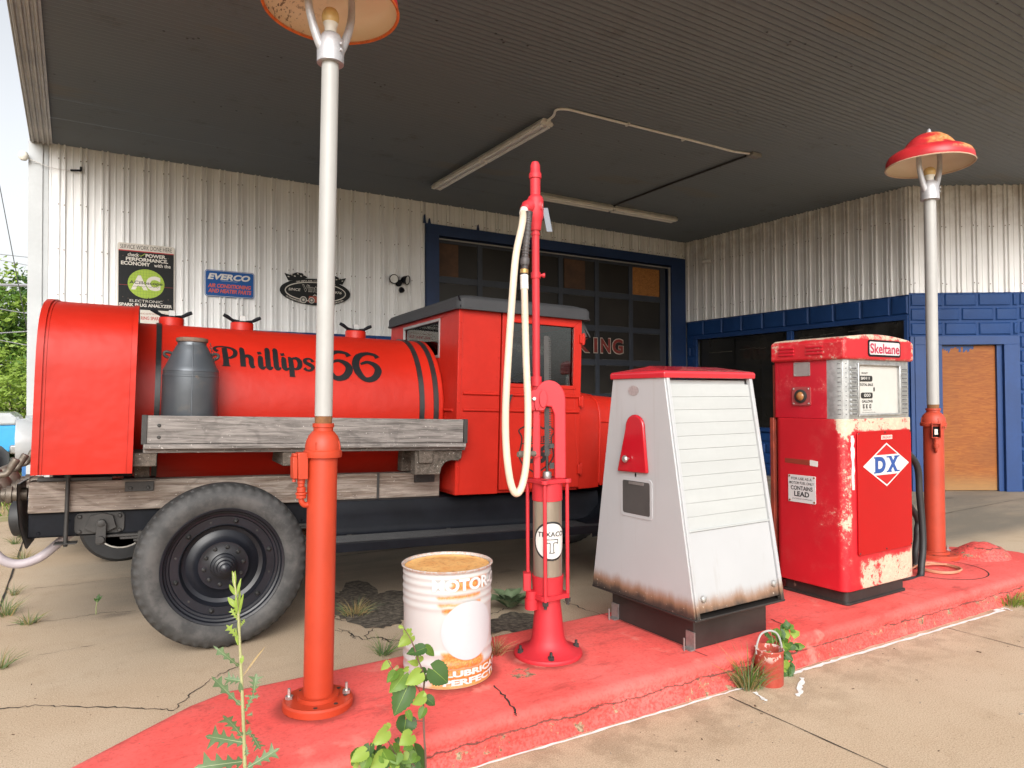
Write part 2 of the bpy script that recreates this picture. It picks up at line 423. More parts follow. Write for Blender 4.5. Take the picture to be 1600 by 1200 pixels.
# ================================================================ THE STATION BUILDING
YB, XR, CEIL = 10.27, 10.674, 4.61
CU_, CN_ = V((.827, -.562, 0)), V((-.562, -.827, 0))
station = thing('service_station', (0, YB, 0), 'old service station of ribbed metal over blue blocks with a deep dark canopy', 'building')
M = Mat('metal_siding'); n = M.noise(.7, 5, .6); st = M.noise(9, 4, .6, stretch=(1, 1, .06)); n3 = M.noise(5, 5, .7)
b = M.mix(n.ss(.3, .7), (.83, .83, .83), (.75, .748, .745)); b = M.mix(st.ss(.45, .75)*.25, b, hx('a39e96', .9))
b = M.mix(M.z.ss(3.5, 4.6)*n3.ss(.3, .65)*.35*M.x.ss(9, 11), b, hx('8a6c4a', .85)); b = M.mix(n3.ss(.66, .8)*.3, b, hx('7a5a3c', .8))
m_siding = M.put(b, .42, 0, bump=n3, bdist=.004, bstr=.25)
m_screw = paint('rusty_screw', (.08, .045, .03), .7, .2)
def siding(mb, mapf, u0, u1, v0, v1, p=.233, ph=0.0, rows=(), vf=None):
    prof = [(0, 0), (.007, .03), (.026, .03), (.033, 0), (.060, 0), (.067, .03), (.086, .03), (.093, 0), (.150, 0), (.155, .007), (.170, .007), (.175, 0)]
    us = []; k = math.floor((u0-ph)/p)
    while ph+k*p < u1:
        us += [(ph+k*p+a, b) for a, b in prof]; k += 1
    us = [(u0, 0)]+[q for q in us if u0+.001 < q[0] < u1-.001]+[(u1, 0)]
    mb.grid([[mapf(u, v0, w) for u, w in us], [mapf(u, v1, w) for u, w in us]])
    for i, (u, w) in enumerate(us[:-1]):
        if w > .015 and us[i+1][1] > .015:
            for z in rows:
                if random.random() < .88: mb.prism(ell((u+us[i+1][0])/2, z+random.uniform(-.015, .015), .007, .008, 6), mapf, .0295, .035, 1)
wl = plane((0, YB, 0), (1, 0, 0), (0, 0, 1), (0, -1, 0)); wr = plane((XR, YB, 0), (0, -1, 0), (0, 0, 1), (-1, 0, 0)); wc = plane((XR, 5.74, 0), CU_, (0, 0, 1), CN_)
mb = MB()
siding(mb, wl, -.28, 4.79, 2.405, CEIL, rows=(4.42, 3.86, 3.30, 2.75), ph=.05)
siding(mb, wl, 4.79, XR-.02, 4.25, CEIL, rows=(4.31,), ph=.05)
siding(mb, wr, .02, YB-5.74, 2.965, CEIL, rows=(3.2, 4.1))
siding(mb, wc, 0, 3.2, 2.985, CEIL, rows=(3.12, 3.98))
fin(mb, 'metal_siding', [m_siding, m_screw], station, smooth=30)
# corner trim down the left end
m_trim = paint('trim_white', (.46, .48, .49), .5, .06, 3)
mb = MB(); mb.box(-.475, -.33, YB-.03, YB+.4, 0, CEIL-.01); mb.box(-.33, -.27, YB-.012, YB+.1, 0, CEIL-.012); mb.box(-.477, -.329, YB-.032, YB-.03, 3.37, 3.374)
fin(mb, 'corner_trim', m_trim, station, bevel=.004)
# blue block work
M = Mat('blue_paint'); n = M.noise(2.2, 5, .6); n2 = M.noise(26, 5, .65)
b = M.mix(n.ss(.3, .7), (.008, .040, .145), (.012, .052, .18)); b = M.mix(n2.ss(.5, .8)*.35, b, (.01, .03, .1))
chip = M.noise(13, 8, .7).ss(.71, .735); b = M.mix(chip, b, (.35, .36, .36))
m_blue = M.put(b, .55, spec=.3, bump=n2, bdist=.008, bstr=.35)
m_blue2 = paint('blue_gloss', (.010, .044, .158), .5, .12, 2, chips=((.02, .02, .03), .7, 6))
def blocks(mb, mapf, u0, u1, v0, v1, bl=.47, bh=.2, shift=.5):
    nr = max(1, round((v1-v0)/bh)); h = (v1-v0)/nr
    for r in range(nr):
        us = [u0]; u = u0+bl*(shift if r % 2 else 1)
        while u < u1-.08: us.append(u); u += bl
        us.append(u1)
        for a, b_ in zip(us, us[1:]):
            z0, z1 = v0+r*h, v0+(r+1)*h; L = []
            for d, w in ((0, 0), (.018, .001), (.034, .02), (.05, .022)):
                j = lambda: random.uniform(-.003, .003) if d else 0
                L.append([mb.v(mapf(x+j(), y+j(), w)) for x, y in ((a+d, z0+d), (b_-d, z0+d), (b_-d, z1-d), (a+d, z1-d))])
            for A, B in zip(L, L[1:]):
                for i in range(4): mb.f((A[i], A[(i+1) % 4], B[(i+1) % 4], B[i]))
            mb.f(L[-1])
mb = MB(); W = YB-5.74
blocks(mb, wr, .02, W, 2.655, 2.965, .47, .31)                 # course above the shop window
blocks(mb, wr, .02, .24, .0, 2.655, .22, .2)                   # pier in the corner
blocks(mb, wr, .24, W, 0, .80, .42, .2)                        # below the sill
blocks(mb, wc, 0, 1.60, 2.33, 2.985, .5, .215); blocks(mb, wc, 1.60, 3.2, 0, 2.985, .5, .215)
blocks(mb, wl, -.27, 4.79, 0, 2.405, .47, .21)
fin(mb, 'block_wall', m_blue, station, smooth=20)
# shop window in the right wall
M = Mat('dark_glass'); n = M.noise(1.2, 3); m_glass = M.put(M.mix(n.ss(.3, .7), (.006, .006, .006), (.02, .018, .015)), .06, spec=.5)
mb = MB(); u0, u1 = .30, W-.03
mb.prism([(u0-.06, .80), (u1+.02, .80), (u1+.02, .87), (u0-.06, .87)], wr, -.02, .06)
mb.prism([(u0-.06, 2.585), (u1+.02, 2.585), (u1+.02, 2.655), (u0-.06, 2.655)], wr, -.02, .035)
mb.prism([(u0-.06, .87), (u0, .87), (u0, 2.585), (u0-.06, 2.585)], wr, -.02, .033)
mb.prism([(2.40, .87), (2.50, .87), (2.50, 2.585), (2.40, 2.585)], wr, -.06, .02)
mb.prism([(u1-.04, .87), (u1+.02, .87), (u1+.02, 2.585), (u1-.04, 2.585)], wr, -.02, .03)
fr = fin(mb, 'shop_window', m_blue2, station, bevel=.004)
mb = MB(); mb.prism([(u0, .87), (2.40, .87), (2.40, 2.585), (u0, 2.585)], wr, -.08, -.07); mb.prism([(2.50, .87), (u1-.04, .87), (u1-.04, 2.585), (2.50, 2.585)], wr, -.08, -.07)
fin(mb, 'pane', m_glass, fr)
mb = MB(); m_dim = paint('dim_reflection', (.05, .045, .035), .8, .3, 2)      # window reflections drawn as thin dim strips on the panes' outer face
mb.prism([(.55, 2.30), (1.12, 2.30), (1.12, 2.32), (.55, 2.32)], wr, -.0695, -.066)
for k, x in enumerate((2.6, 3.0, 3.5)): mb.prism([(x, 2.44+.02*k), (x+.25, 2.46+.02*k), (x+.25, 2.47+.02*k), (x, 2.455+.02*k)], wr, -.0695, -.066)
mb.strip(wiggle([(1.3, 2.32), (1.6, 2.34), (1.9, 2.33)], 6, .012), .012, wr, -.066)
fin(mb, 'painted_reflection', m_dim, fr)
# boarded doorway in the splayed wall
M = Mat('plywood'); g = M.noise(5, 6, .6, stretch=(1, 1, 9), dist=1.2); n = M.noise(1.2, 4)
b = M.mix(g.ss(.35, .65), hx('a3540e', .6), hx('bb6e22', .62)); b = M.mix(n.ss(.4, .7)*.5, b, hx('8a4e1c', .7)); b = M.mix(M.z.ss(.35, .0)*.7, b, hx('b08c58', .65))
m_ply = M.put(b, .6, bump=g, bdist=.003, bstr=.3)
mb = MB()
mb.prism([(.06, 0), (.46, 0), (.46, 2.20), (.06, 2.20)], wc, -.05, .03); mb.prism([(1.37, 0), (1.60, 0), (1.60, 2.20), (1.37, 2.20)], wc, -.05, .03)
mb.prism([(.06, 2.20), (1.60, 2.20), (1.60, 2.33), (.06, 2.33)], wc, -.05, .03); mb.prism([(1.29, 0), (1.37, 0), (1.37, 2.2), (1.29, 2.2)], wc, -.10, -.02)
mb.prism([(0, 0), (.06, 0), (.06, 2.33), (0, 2.33)], wc, -.05, .02)
dw = fin(mb, 'boarded_doorway', m_blue2, station, bevel=.004)
mb = MB(); mb.prism([(.47, .01), (1.29, .01), (1.29, 2.19), (.47, 2.19)], wc, -.09, -.06)
fin(mb, 'plywood_board', m_ply, dw)
mb = MB(); us = [.47+.82*i/26 for i in range(27)]                 # blue paint dripped on the board's head
for a, c in zip(us[:16], us[1:17]):
    d = random.uniform(.02, .12); mb.poly([wc(a, 2.19, -.0585), wc(a, 2.19-d, -.0585), wc(c, 2.19-d*random.uniform(.6, 1), -.0585), wc(c, 2.19, -.0585)])
fin(mb, 'paint_drips', m_blue2, dw, smooth=0)
# big sectional door in the back wall
X0, X1, ZT = 5.02, 10.215, 4.08
mb = MB()
mb.box(4.79, X0, YB-.06, YB+.25, 0, ZT); mb.box(X1, 10.605, YB-.06, YB+.25, 0, ZT); mb.box(4.79, 10.605, YB-.062, YB+.25, ZT, 4.25)
for x, z, h in ((4.86, 4.25, .1), (4.775, 4.25, .16), (5.76, 4.25, .11)): mb.prism([(x-.03, z), (x+.03, z), (x+.012, z+h), (x-.015, z+h*.8)], wl, .031, .0325)
gd = fin(mb, 'garage_door', paint('dark_blue_paint', (.010, .030, .095), .45, .15, 2), station, bevel=.003)
m_rail = paint('door_rail_paint', (.030, .036, .050), .5, .15, 3)
mb = MB(); yd = YB+.05; cw = .845
mb.box(X0, X1-.07, yd, yd+.05, 0, .10)
for k in range(6): mb.box(X0, X1-.07, yd, yd+.05, 3.33-.645*k, 3.44-.645*k)
mb.box(X0, X1-.07, yd, yd+.05, 3.99, 4.07)
for i in range(6):
    x = 9.22-cw*(4-i) if i < 5 else 10.07
    if i < 5: mb.box(x-.048, x+.048, yd-.004, yd+.046, .0, 4.07)
mb.box(X1-.22, X1-.07, yd-.003, yd+.047, 0, 4.07); mb.box(X0, X0+.02, yd-.003, yd+.047, 0, 4.07)
fin(mb, 'door_panel', m_rail, gd, bevel=.004)
M = Mat('dusty_glass'); n = M.noise(.8, 4); n2 = M.noise(14, 4)
m_dusty = M.put(M.mix(n.ss(.35, .7), (.018, .016, .014), (.032, .028, .024)), .3, spec=.35)
mb = MB(); mb.box(X0, X1-.08, yd+.02, yd+.03, 0, 4.06); fin(mb, 'glazing', m_dusty, gd)
mb = MB()                                # pale putty lines around the panes
for k in range(6):
    for i in range(6):
        x = 9.27-cw*(5-i); 
        for z in (3.33-.645*k, 3.44-.645*k):
            if random.random() < .75: a = random.uniform(0, .2); mb.box(x+a, x+.745-random.uniform(0, .25), yd+.012, yd+.0195, z-.006 if z in (3.33-.645*k,) else z, z if z in (3.33-.645*k,) else z+.006)
        if random.random() < .6: mb.box(x+.744, x+.750, yd+.012, yd+.0195, 2.80-.645*(k-1)+.0, 3.30-.645*(k-1))
fin(mb, 'putty', paint('putty', (.10, .095, .085), .8, .3, 10), gd)
m_brown = paint('brown_board', (.075, .035, .016), .7, .3, 3)
mb = MB(); mb.box(5.04, 5.43, yd+.008, yd+.0195, 3.445, 3.985); mb.box(6.73, 6.95, yd+.008, yd+.0195, 3.445, 3.985); mb.box(7.62, 8.10, yd+.008, yd+.0195, 3.445, 3.985)
fin(mb, 'brown_board', m_brown, gd)
M = Mat('osb'); v = M.noise(28, 5, .75, dist=2); b = M.mix(v.ss(.35, .6), hx('7a4a1c', .8), hx('b87a38', .8)); b = M.mix(v.ss(.36, .3), b, hx('3a2410'))
mb = MB(); mb.box(9.275, 9.985, yd+.006, yd+.0195, 3.445, 3.985); fin(mb, 'chipboard_panel', M.put(b, .7), gd)
mb = MB(); wd = plane((0, yd-.006, 0), (1, 0, 0), (0, 0, 1), (0, -1, 0))
KN = (('P', 6.72, 6.97), ('A', 7.06, 7.38), ('R', 7.47, 7.75), ('K', 7.86, 8.20), ('I', 8.275, 8.385), ('N', 8.44, 8.70), ('G', 8.725, 9.02))
for ch, a_, b_ in KN: mb.text(ch, wd, a_, b_, 2.262 if ch != 'G' else 2.255, 2.565, .0, .05, mi=0)
fin(mb, 'lettering_outline', paint('letter_cream', (.36, .31, .26), .6, .15, 8), gd, smooth=0); mb = MB()
for ch, a_, b_ in KN: mb.text(ch, wd, a_+.017, b_-.017, 2.279 if ch != 'G' else 2.272, 2.548, .0015, .03, mi=0)
fin(mb, 'lettering', paint('letter_dull_red', (.20, .022, .016), .6, .15, 8), gd, smooth=0)
mb = MB(); mb.box(X0, X1, YB-.02, YB+.0, ZT-.055, ZT-.035); mb.box(X1-.035, X1-.005, YB-.03, YB+.01, 0, ZT-.035)
fin(mb, 'weather_strip', paint('strip_grey', (.32, .31, .29), .5, .1), gd)
# canopy
M = Mat('canopy_paint'); n = M.noise(.5, 5, .6); n2 = M.noise(2.2, 6, .7); sh = ((M.y*1.61).floor()*.37+(M.x*.27+((M.y*1.61).floor()*.43)).floor()*.53)
tone = ((sh*12.9898)._m('SINE')*43.7)._m('FRACT')
b = M.mix(tone, (.124, .149, .175), (.135, .161, .188)); b = M.mix(n.ss(.3, .7)*.5, b, (.15, .165, .178)); b = M.mix(n2.ss(.56, .74)*.45, b, (.07, .070, .07))
b = M.mix(M.noise(.9, 3, stretch=(.5, 1.5, 1)).ss(.63, .70)*.35, b, (.17, .15, .12))
m_ceil = M.put(b, .55)
CY0 = 2.36; pit = .068; N = int((YB-CY0)/pit*6)
mb = MB(); ys = [CY0+i*pit/6 for i in range(N+1)]
mb.grid([[V((x, y, CEIL+.015*math.sin(2*math.pi*y/pit)-(.004 if int(y/.62) % 2 else 0))) for y in ys] for x in (-.235, 15.5)])
for _ in range(150):
    y = random.choice([2.6, 3.9, 5.2, 6.6, 8.0, 9.3])+random.uniform(-.05, .05); x = random.uniform(-.2, 12); q = V((x, y, CEIL-.018)); mb.poly([q+V((.012*math.cos(a), -.012*math.sin(a), 0)) for a in (0, 1.05, 2.1, 3.14, 4.2, 5.24)], 1)
fin(mb, 'canopy_ceiling', [m_ceil, m_dark], station, smooth=60)
mb = MB(); prof = []
for k in range(4): x = -.445+k*.052; prof += [(x, 0), (x+.008, .018), (x+.026, .018), (x+.034, 0)]
prof.append((-.232, 0))
mb.grid([[V((x, y, CEIL-.03-h)) for x, h in prof] for y in (YB-.03, CY0)])
mb.box(-.46, -.448, CY0, YB+.2, CEIL-.03, 5.15); mb.box(-.46, 15.6, CY0-.03, CY0-.012, 4.56, 5.2)
fin(mb, 'canopy_fascia', paint('fascia_paint', (.36, .33, .30), .5, .2, 3), station, smooth=30)
mb = MB(); mb.box(-.44, 15.6, CY0-.01, YB+.3, 4.72, 5.1); fin(mb, 'canopy_roof', paint('roof_metal', (.4, .4, .4), .6), station)
mb = MB(); mb.prism([(-.46, YB+.3), (-.46, 19), (17, 19), (17, 3.2), (14.6, 3.2), (13.45, 4.0), (10.95, 5.72), (10.95, YB+.3)][::-1], lambda u, v, w: V((u, v, w)), 0, 5.0)
fin(mb, 'outer_wall', m_siding, station)
mb = MB(); mb.box(-.52, -.477, YB+.05, YB+.12, 0, 1.05); fin(mb, 'downpipe', paint('pipe_blue', (.03, .13, .33), .45), station)
# ================================================================ LAMP POSTS
m_lampred = paint('lamp_red_paint', (.43, .040, .012), .5, .10, 2.2, chips=((.25, .09, .04), .80, 14), bump=.15, rv=.2)
m_lampred2 = paint('lamp_red_paint_faded', (.42, .05, .022), .5, .12, 2.2, chips=((.22, .08, .04), .76, 14), bump=.15, rv=.2)
m_pole = paint('pole_white', (.37, .365, .35), .45, .05, 2, chips=((.4, .32, .25), .80, 30))
m_collar = paint('bare_rusty_collar', (.20, .085, .03), .8, .3, 20, bump=.4)
M = Mat('shade_inside_enamel'); n = M.noise(55, 3, .6); rr = (M.x*M.x+M.y*M.y)._m('SQRT')
sp = n.ss(.57, .61)*M.x.ss(.16, -.2)
b = M.mix(sp, (.78, .63, .46), (.09, .035, .015)); m_shin = M.put(b, .35)
M = Mat('shade_inside_clean'); m_shin2 = M.put(M.mix(M.noise(4).ss(.3, .7), (.76, .66, .52), (.80, .71, .58)), .35)
def shade_mat(name, lo, side):
    M = Mat(name); n = M.noise(4.5, 6, .65); n2 = M.noise(60, 3)
    r_ = ((M.x*.85-M.y*.53)*(1.5*side)+n*1.3).ss(.58, .74)*M.z.ss(lo+.035, lo+.075)
    b = M.mix(n.ss(.3, .7), (.42, .015, .022), (.55, .03, .035)); b = M.mix(r_*.9, b, M.mix(n2.ss(.35, .7), (.55, .20, .05), (.75, .42, .18)))
    return M.put(b, .4, bump=n2, bdist=.001, bstr=.2)
m_rim = paint('rim_rust', (.62, .13, .02), .7, .3, 25, bump=.4)
m_bulb = paint('dusty_bulb', (.62, .42, .16), .25, .06); m_ceram = paint('ceramic_white', (.72, .69, .62), .4, .04)
def lamp_post(bx, by, k, lean, label, zc, shade_r, red, shin, side, facing, rim, box_open):
    """k scales the thicknesses; facing = angle of the yoke; lean = sideways drift at the top"""
    t = thing('lamp_post', (bx, by, .15), label, 'lamp post', 'two matching lamp posts on the pump island')
    A = lambda z: V((bx+lean*(z-.15)/2.8, by, z))
    ax = (A(3)-A(.2)).normalized()
    mb = MB(); mb.lathe([(.145*k, 0), (.145*k, .026), (.138*k, .034), (.085*k, .034), (.085*k, .05), (.066*k, .05)], A(.15), ax, 40); fin(mb, 'base_flange', red, t)
    mb = MB()
    for a in (2.75, -.2, 1.3):
        c = A(.184)+V((.118*k*math.cos(a), .118*k*math.sin(a), 0)); mb.cyl(c, c+V((0, 0, .014)), .017*k, None, 6); mb.cyl(c+V((0, 0, .014)), c+V((0, 0, .045)), .008*k, .006*k, 8)
    for i in range(8):
        a = .4+i*.785; c = A(.1842)+V((.112*k*math.cos(a), .112*k*math.sin(a), 0)); mb.lathe([(.009*k, 0), (.009*k, .0012)], c, (0, 0, 1), 10, 1)
    fin(mb, 'anchor_bolts', [m_bolt, m_dark], t)
    mb = MB(); r = .0615*k; mb.lathe([(r, 0), (r, 1.0)], A(.20), ax, 40); fin(mb, 'lower_column', red, t)
    mb = MB(); mb.lathe([(r+.001, 0), (.078*k, 0), (.080*k, .012), (.080*k, .026), (.074*k, .031), (.074*k, .045), (.070*k, .068), (.060*k, .092), (.046*k, .108), (.041*k, .112), (.041*k, .125), (.045*k, .128), (.045*k, .144), (.038*k, .144)], A(1.197), ax, 40)
    for i in range(4):
        a = 5.6+i*1.57; mb.tube([A(1.197)+V((math.cos(a)*q*k, math.sin(a)*q*k, h)) for q, h in ((.0745, .03), (.0745, .045), (.0705, .068))], .004, 6)
    fin(mb, 'reducer', red, t)
    mb = MB(); mb.lathe([(.036*k, 0), (.036*k, .04)], A(1.338), ax, 32, 1); mb.lathe([(.037*k, 0), (.0365*k, zc-1.37)], A(1.372), ax, 32, 0); fin(mb, 'upper_column', [m_pole, m_collar], t)
    # cast fork collar, socket, bulb
    ca, sa = math.cos(facing), math.sin(facing); ux = V((ca, sa, 0)); uy = V((-sa, ca, 0)); c = A(zc-.03)
    mb = MB(); mb.lathe([(.040*k, 0), (.057*k, 0), (.058*k, .06*k), (.053*k, .10*k), (.040*k, .125*k), (.02*k, .135*k)], c, ax, 36)
    for s in (-1, 1):
        P = [c+ux*s*q*k+V((0, 0, h*k)) for q, h in ((.04, .055), (.062, .10), (.082, .155), (.098, .22), (.102, .285), (.098, .34), (.088, .405))]
        P = catmull(P, 5); mb.tube(P, [(.020-.006*i/len(P))*k for i in range(len(P))], 10)
    for h in (.045, .072): mb.lathe([(.006, 0), (.006, .008), (.002, .011)], c-uy*.057*k+ux*.02*k+V((0, 0, h*k)), -uy, 8)
    fin(mb, 'fork_collar', m_galv, t)
    mb = MB(); mb.lathe([(.022*k, 0), (.022*k, .010), (.026*k, .010), (.025*k, .03), (.031*k, .048), (.032*k, .052)], c+V((0, 0, .125*k)), ax, 24, 0)
    mb.lathe([(.032*k, 0), (.0365*k, .014), (.0375*k, .028), (.034*k, .046), (.025*k, .060), (.012*k, .068), (.001, .07)], c+V((0, 0, .125*k+.052)), ax, 24, 1); fin(mb, 'bulb', [m_ceram, m_bulb], t)
    # shade: bell over a deep skirt
    s = shade_r/.30; z0 = zc+.21*k
    prof = [(.300, 0), (.303, .004), (.302, .03), (.298, .055), (.282, .083), (.255, .102), (.222, .114), (.198, .124), (.180, .142), (.160, .172), (.130, .205), (.092, .232), (.05, .247), (.001, .252)]
    q = A(z0); mb = MB(); mb.lathe([(r_*s, h*s) for r_, h in prof], q, ax, 64, 0, False, False)
    mb.lathe([(max(r_*s-.005, .0005), h*s-.004*(h > .2)+.0005) for r_, h in prof[::-1]], q, ax, 64, 1, False, False)
    mb.lathe([(.303*s, .006*s), (.309*s, .001), (.306*s, -.005), (.299*s, -.004), (.2945*s, .004)], q, ax, 64, 2, False, False)
    fin(mb, 'lamp_shade', [shade_mat('shade_red', z0-.15, side), shin, rim], t, smooth=60)
    mb = MB(); mb.lathe([(.03, 0), (.026, .012), (.017, .018), (.013, .035), (.006, .045), (.001, .047)], q+V((0, 0, .245*s)), ax, 16); fin(mb, 'finial', m_galv, t)
    # switch box on an elbow of pipe
    mb = MB(); d = V((-1, 0, 0)) if not box_open else V((-.8, -.6, 0)); n = V((d.y, -d.x, 0)); rr = .0615*k
    e = A(1.0); mb.tube(catmull([e+d*(rr-.01), e+d*(rr+.012), e+d*(rr+.024)+V((0, 0, .014)), e+d*(rr+.026)+V((0, 0, .03))], 5), .012, 12)
    for z, h, r_ in ((.028, .014, .021), (.042, .012, .024), (.054, .022, .018), (.076, .02, .014), (.09, .025, .016)): mb.lathe([(r_, 0), (r_, h)], e+d*(rr+.026)+V((0, 0, z)), (0, 0, 1), 10 if r_ > .02 else 16)
    bc = e+d*(rr+.026)+V((0, 0, .165)); w_ = .021
    if not box_open:
        mb.obox(bc+d*-.002, d*w_, n*.026, V((0, 0, .056))); mb.obox(bc+d*.030+V((0, 0, -.006)), d*.0095, n*.024, V((0, 0, .045))); mb.obox(bc+d*.028+V((0, 0, .046)), d*.008, n*.020, V((0, 0, .007)))
        mb.cyl(bc+d*.03+V((0, 0, -.051)), bc+d*.03+V((0, 0, -.066)), .006, .009, 10)
    else:
        for sx in (-1, 1): mb.obox(bc+n*sx*.03, d*.025, n*.003, V((0, 0, .06)))
        for sz in (-1, 1): mb.obox(bc+V((0, 0, sz*.057)), d*.025, n*.0268, V((0, 0, .003)))
        mb.obox(bc-d*.0225, d*.0025, n*.0268, V((0, 0, .0538)), 1); mb.obox(bc+d*.0+V((0, 0, -.01)), d*.008, n*.012, V((0, 0, .022)), 2)
        mb.tube([e+V((rr, 0, .17)), e+V((rr+.09, -.0, .165)), e+V((rr+.115, 0, .175)), e+V((rr+.115, 0, .235))], .006, 8)
    fin(mb, 'switch_box', [red, m_black, m_ceram], t, bevel=.003)
    return t
lamp_post(.885, 2.97, 1.0, .055, 'nearer tall lamp post with bright red-orange base, standing beside the truck wheel', 2.93, .285, m_lampred, m_shin, -1, R(8), m_rim, False)
lamp_post(5.88, 2.985, 1.19, .005, 'farther lamp post, its whole red bell shade in view, beyond the red fuel pump', 3.06, .315, m_lampred2, m_shin2, 1, R(-10), paint('rim_cream', (.55, .40, .28), .5), True)

# ================================================================ HAND-CRANKED PUMP WITH SIGHT CYLINDER
m_pink = paint('pump_coral_paint', (.50, .020, .030), .55, .10, 3, chips=((.30, .06, .05), .80, 18), bump=.2)
px_, py_ = 2.045, 2.93
t = thing('hand_pump', (px_, py_, .15), 'slim coral-red hand-cranked pump with a tarnished sight cylinder and white hose', 'fuel pump')
def pp(dx, dy, z): return V((px_+dx, py_+dy, z))
mb = MB(); mb.lathe([(.172, 0), (.174, .010), (.170, .018), (.150, .024), (.118, .036), (.095, .056), (.084, .085), (.078, .13), (.071, .20), (.064, .26), (.062, .30)], pp(0, 0, .15), seg=48); fin(mb, 'pedestal', m_pink, t)
mb = MB()
for a in (2.9, -.35, 1.3, 4.2):
    c = pp(.148*math.cos(a), .148*math.sin(a), .172); mb.cyl(c, c+V((0, 0, .016)), .016, None, 6); mb.cyl(c+V((0, 0, .016)), c+V((0, 0, .036)), .008, .007, 8)
fin(mb, 'anchor_bolts', m_dark, t)
UV = plane((px_, py_, 0), (1, 0, 0), (0, 1, 0), (0, 0, 1))
rot = R(32)                                # the square plates stand turned towards the camera
dx_, dy_ = V((math.cos(rot), -math.sin(rot), 0)), V((math.sin(rot), math.cos(rot), 0))
UVr = plane((px_, py_, 0), dx_, dy_, (0, 0, 1)); UVd = plane((px_, py_, 0), dx_*math.cos(.955)-dy_*math.sin(.955), dx_*math.sin(.955)+dy_*math.cos(.955), (0, 0, 1))
mb = MB(); mb.prism(rrect(-.085, .085, -.085, .085, .03), UVd, .44, .462); mb.lathe([(.076, 0), (.080, .08), (.081, .088)], pp(0, 0, .462), seg=40)
mb.prism(rrect(-.125, -.085, -.03, .03, .008), UVr, .475, .56); mb.lathe([(.035, 0), (.035, .05), (.03, .05), (.03, .09)], pp(-.085, .02, .385), seg=20); fin(mb, 'lower_clamp', m_pink, t)
mb = MB(); mb.lathe([(.077, 0), (.077, .10)], pp(0, 0, .925), seg=40); mb.prism(rrect(-.083, .083, -.083, .083, .03), UVd, 1.015, 1.035)
for i in range(4):
    a = rot*-1+i*math.pi/2-.785+.785; q = (dx_*math.cos(i*math.pi/2-.17)+dy_*math.sin(i*math.pi/2-.17))*.101; mb.lathe([(.022, 0), (.022, .02)], pp(q.x, q.y, 1.015), seg=16)
fin(mb, 'upper_clamp', m_pink, t, bevel=.003)
M = Mat('tarnished_cylinder'); n = M.noise(5, 5, .6, stretch=(1, 1, .25)); n2 = M.noise(40, 4)
b = M.mix(n.ss(.3, .7), (.26, .215, .165), (.42, .36, .29)); m_cyl = M.put(b, n2*.2+.28, .55)
mb = MB(); mb.lathe([(.0735, 0), (.0735, .385)], pp(0, 0, .545), seg=48); fin(mb, 'sight_cylinder', m_cyl, t)
for i in range(4):
    q = (dx_*math.cos(i*math.pi/2-.17)+dy_*math.sin(i*math.pi/2-.17))*.101; mb = MB(); mb.cyl(pp(q.x, q.y, .435), pp(q.x, q.y, 1.03), .0095, None, 12); mb.lathe([(.016, 0), (.016, .018)], pp(q.x, q.y, .418), seg=6, mi=1); mb.cyl(pp(q.x, q.y, .402), pp(q.x, q.y, .42), .008, None, 8, 1)
    fin(mb, 'tie_rod', [m_pink, m_dark], t)
# round badge wrapped on the cylinder
a0 = math.atan2(-py_, -px_)+R(17)
def cylmap(c, r, a0_): return lambda u, v, w: V((c.x+(r+w)*math.cos(a0_+u/r), c.y+(r+w)*math.sin(a0_+u/r), v+c.z))
cm = cylmap(pp(0, 0, .73), .0737, a0)
def disc(mb, mapf, rad, h, mi, e=1.0, n=16):
    rows = []
    for i in range(n+1):
        y = rad*math.sin(math.pi*(i/n-.5)); hw = math.sqrt(max(rad*rad-y*y, 1e-8)); rows.append([mapf(-hw+2*hw*j/n, y*e, h) for j in range(n+1)])
    mb.grid(rows, mi)
mb = MB(); disc(mb, cm, .098, .0012, 1); disc(mb, cm, .088, .002, 0)
mb.text('TEXACO', cm, -.072, .072, .022, .047, .0028, .02, mi=1)
tt = [(-.032, .008), (-.032, -.012), (-.025, -.008), (-.009, -.008), (-.009, -.054), (-.014, -.058), (.014, -.058), (.009, -.054), (.009, -.008), (.025, -.008), (.032, -.012), (.032, .008), (-.032, .008)]
for p_, q_ in zip(tt, tt[1:]): mb.strip([(p_[0]+(q_[0]-p_[0])*i/6, p_[1]+(q_[1]-p_[1])*i/6) for i in range(7)], .0042, cm, .0029, 1)
fin(mb, 'badge', [m_lettw, m_lettk], t, smooth=60)
# cast frame: an inverted U with rack, crank and rods
FR = plane((px_, py_, 0), dx_, (0, 0, 1), -dy_)
arc = [(.012+.082*math.cos(a), 1.435+.098*math.sin(a)) for a in [R(x) for x in range(0, 181, 10)]]
outer = [(.094, 1.035)]+arc+[(-.07, 1.36), (-.070, 1.035)]
inner = [(-.034, 1.035), (-.034, 1.36), (-.024, 1.392), (.0, 1.40), (.022, 1.398), (.036, 1.36), (.036, 1.035)]
mb = MB(); mb.prism([(.036, 1.035)]+outer+inner[:-1]+[(.036, 1.35)] if 0 else outer+inner, FR, -.03, .03); fin(mb, 'cast_frame', m_pink, t, bevel=.006, bseg=3)
mb = MB(); mb.prism(rrect(-.085, -.008, 1.38, 1.485, .02), FR, .03, .058); mb.prism(ell(-.052, 1.415, .012, .035, 18), FR, .058, .070); mb.prism(ell(-.02, 1.44, .02, .045, 20), FR, .03, .066)
mb.lathe([(.011, 0), (.011, .012)], FR(-.065, 1.44, .058), -dy_, 6, 1); fin(mb, 'gear_cover', [m_pink, m_bolt], t, bevel=.003)
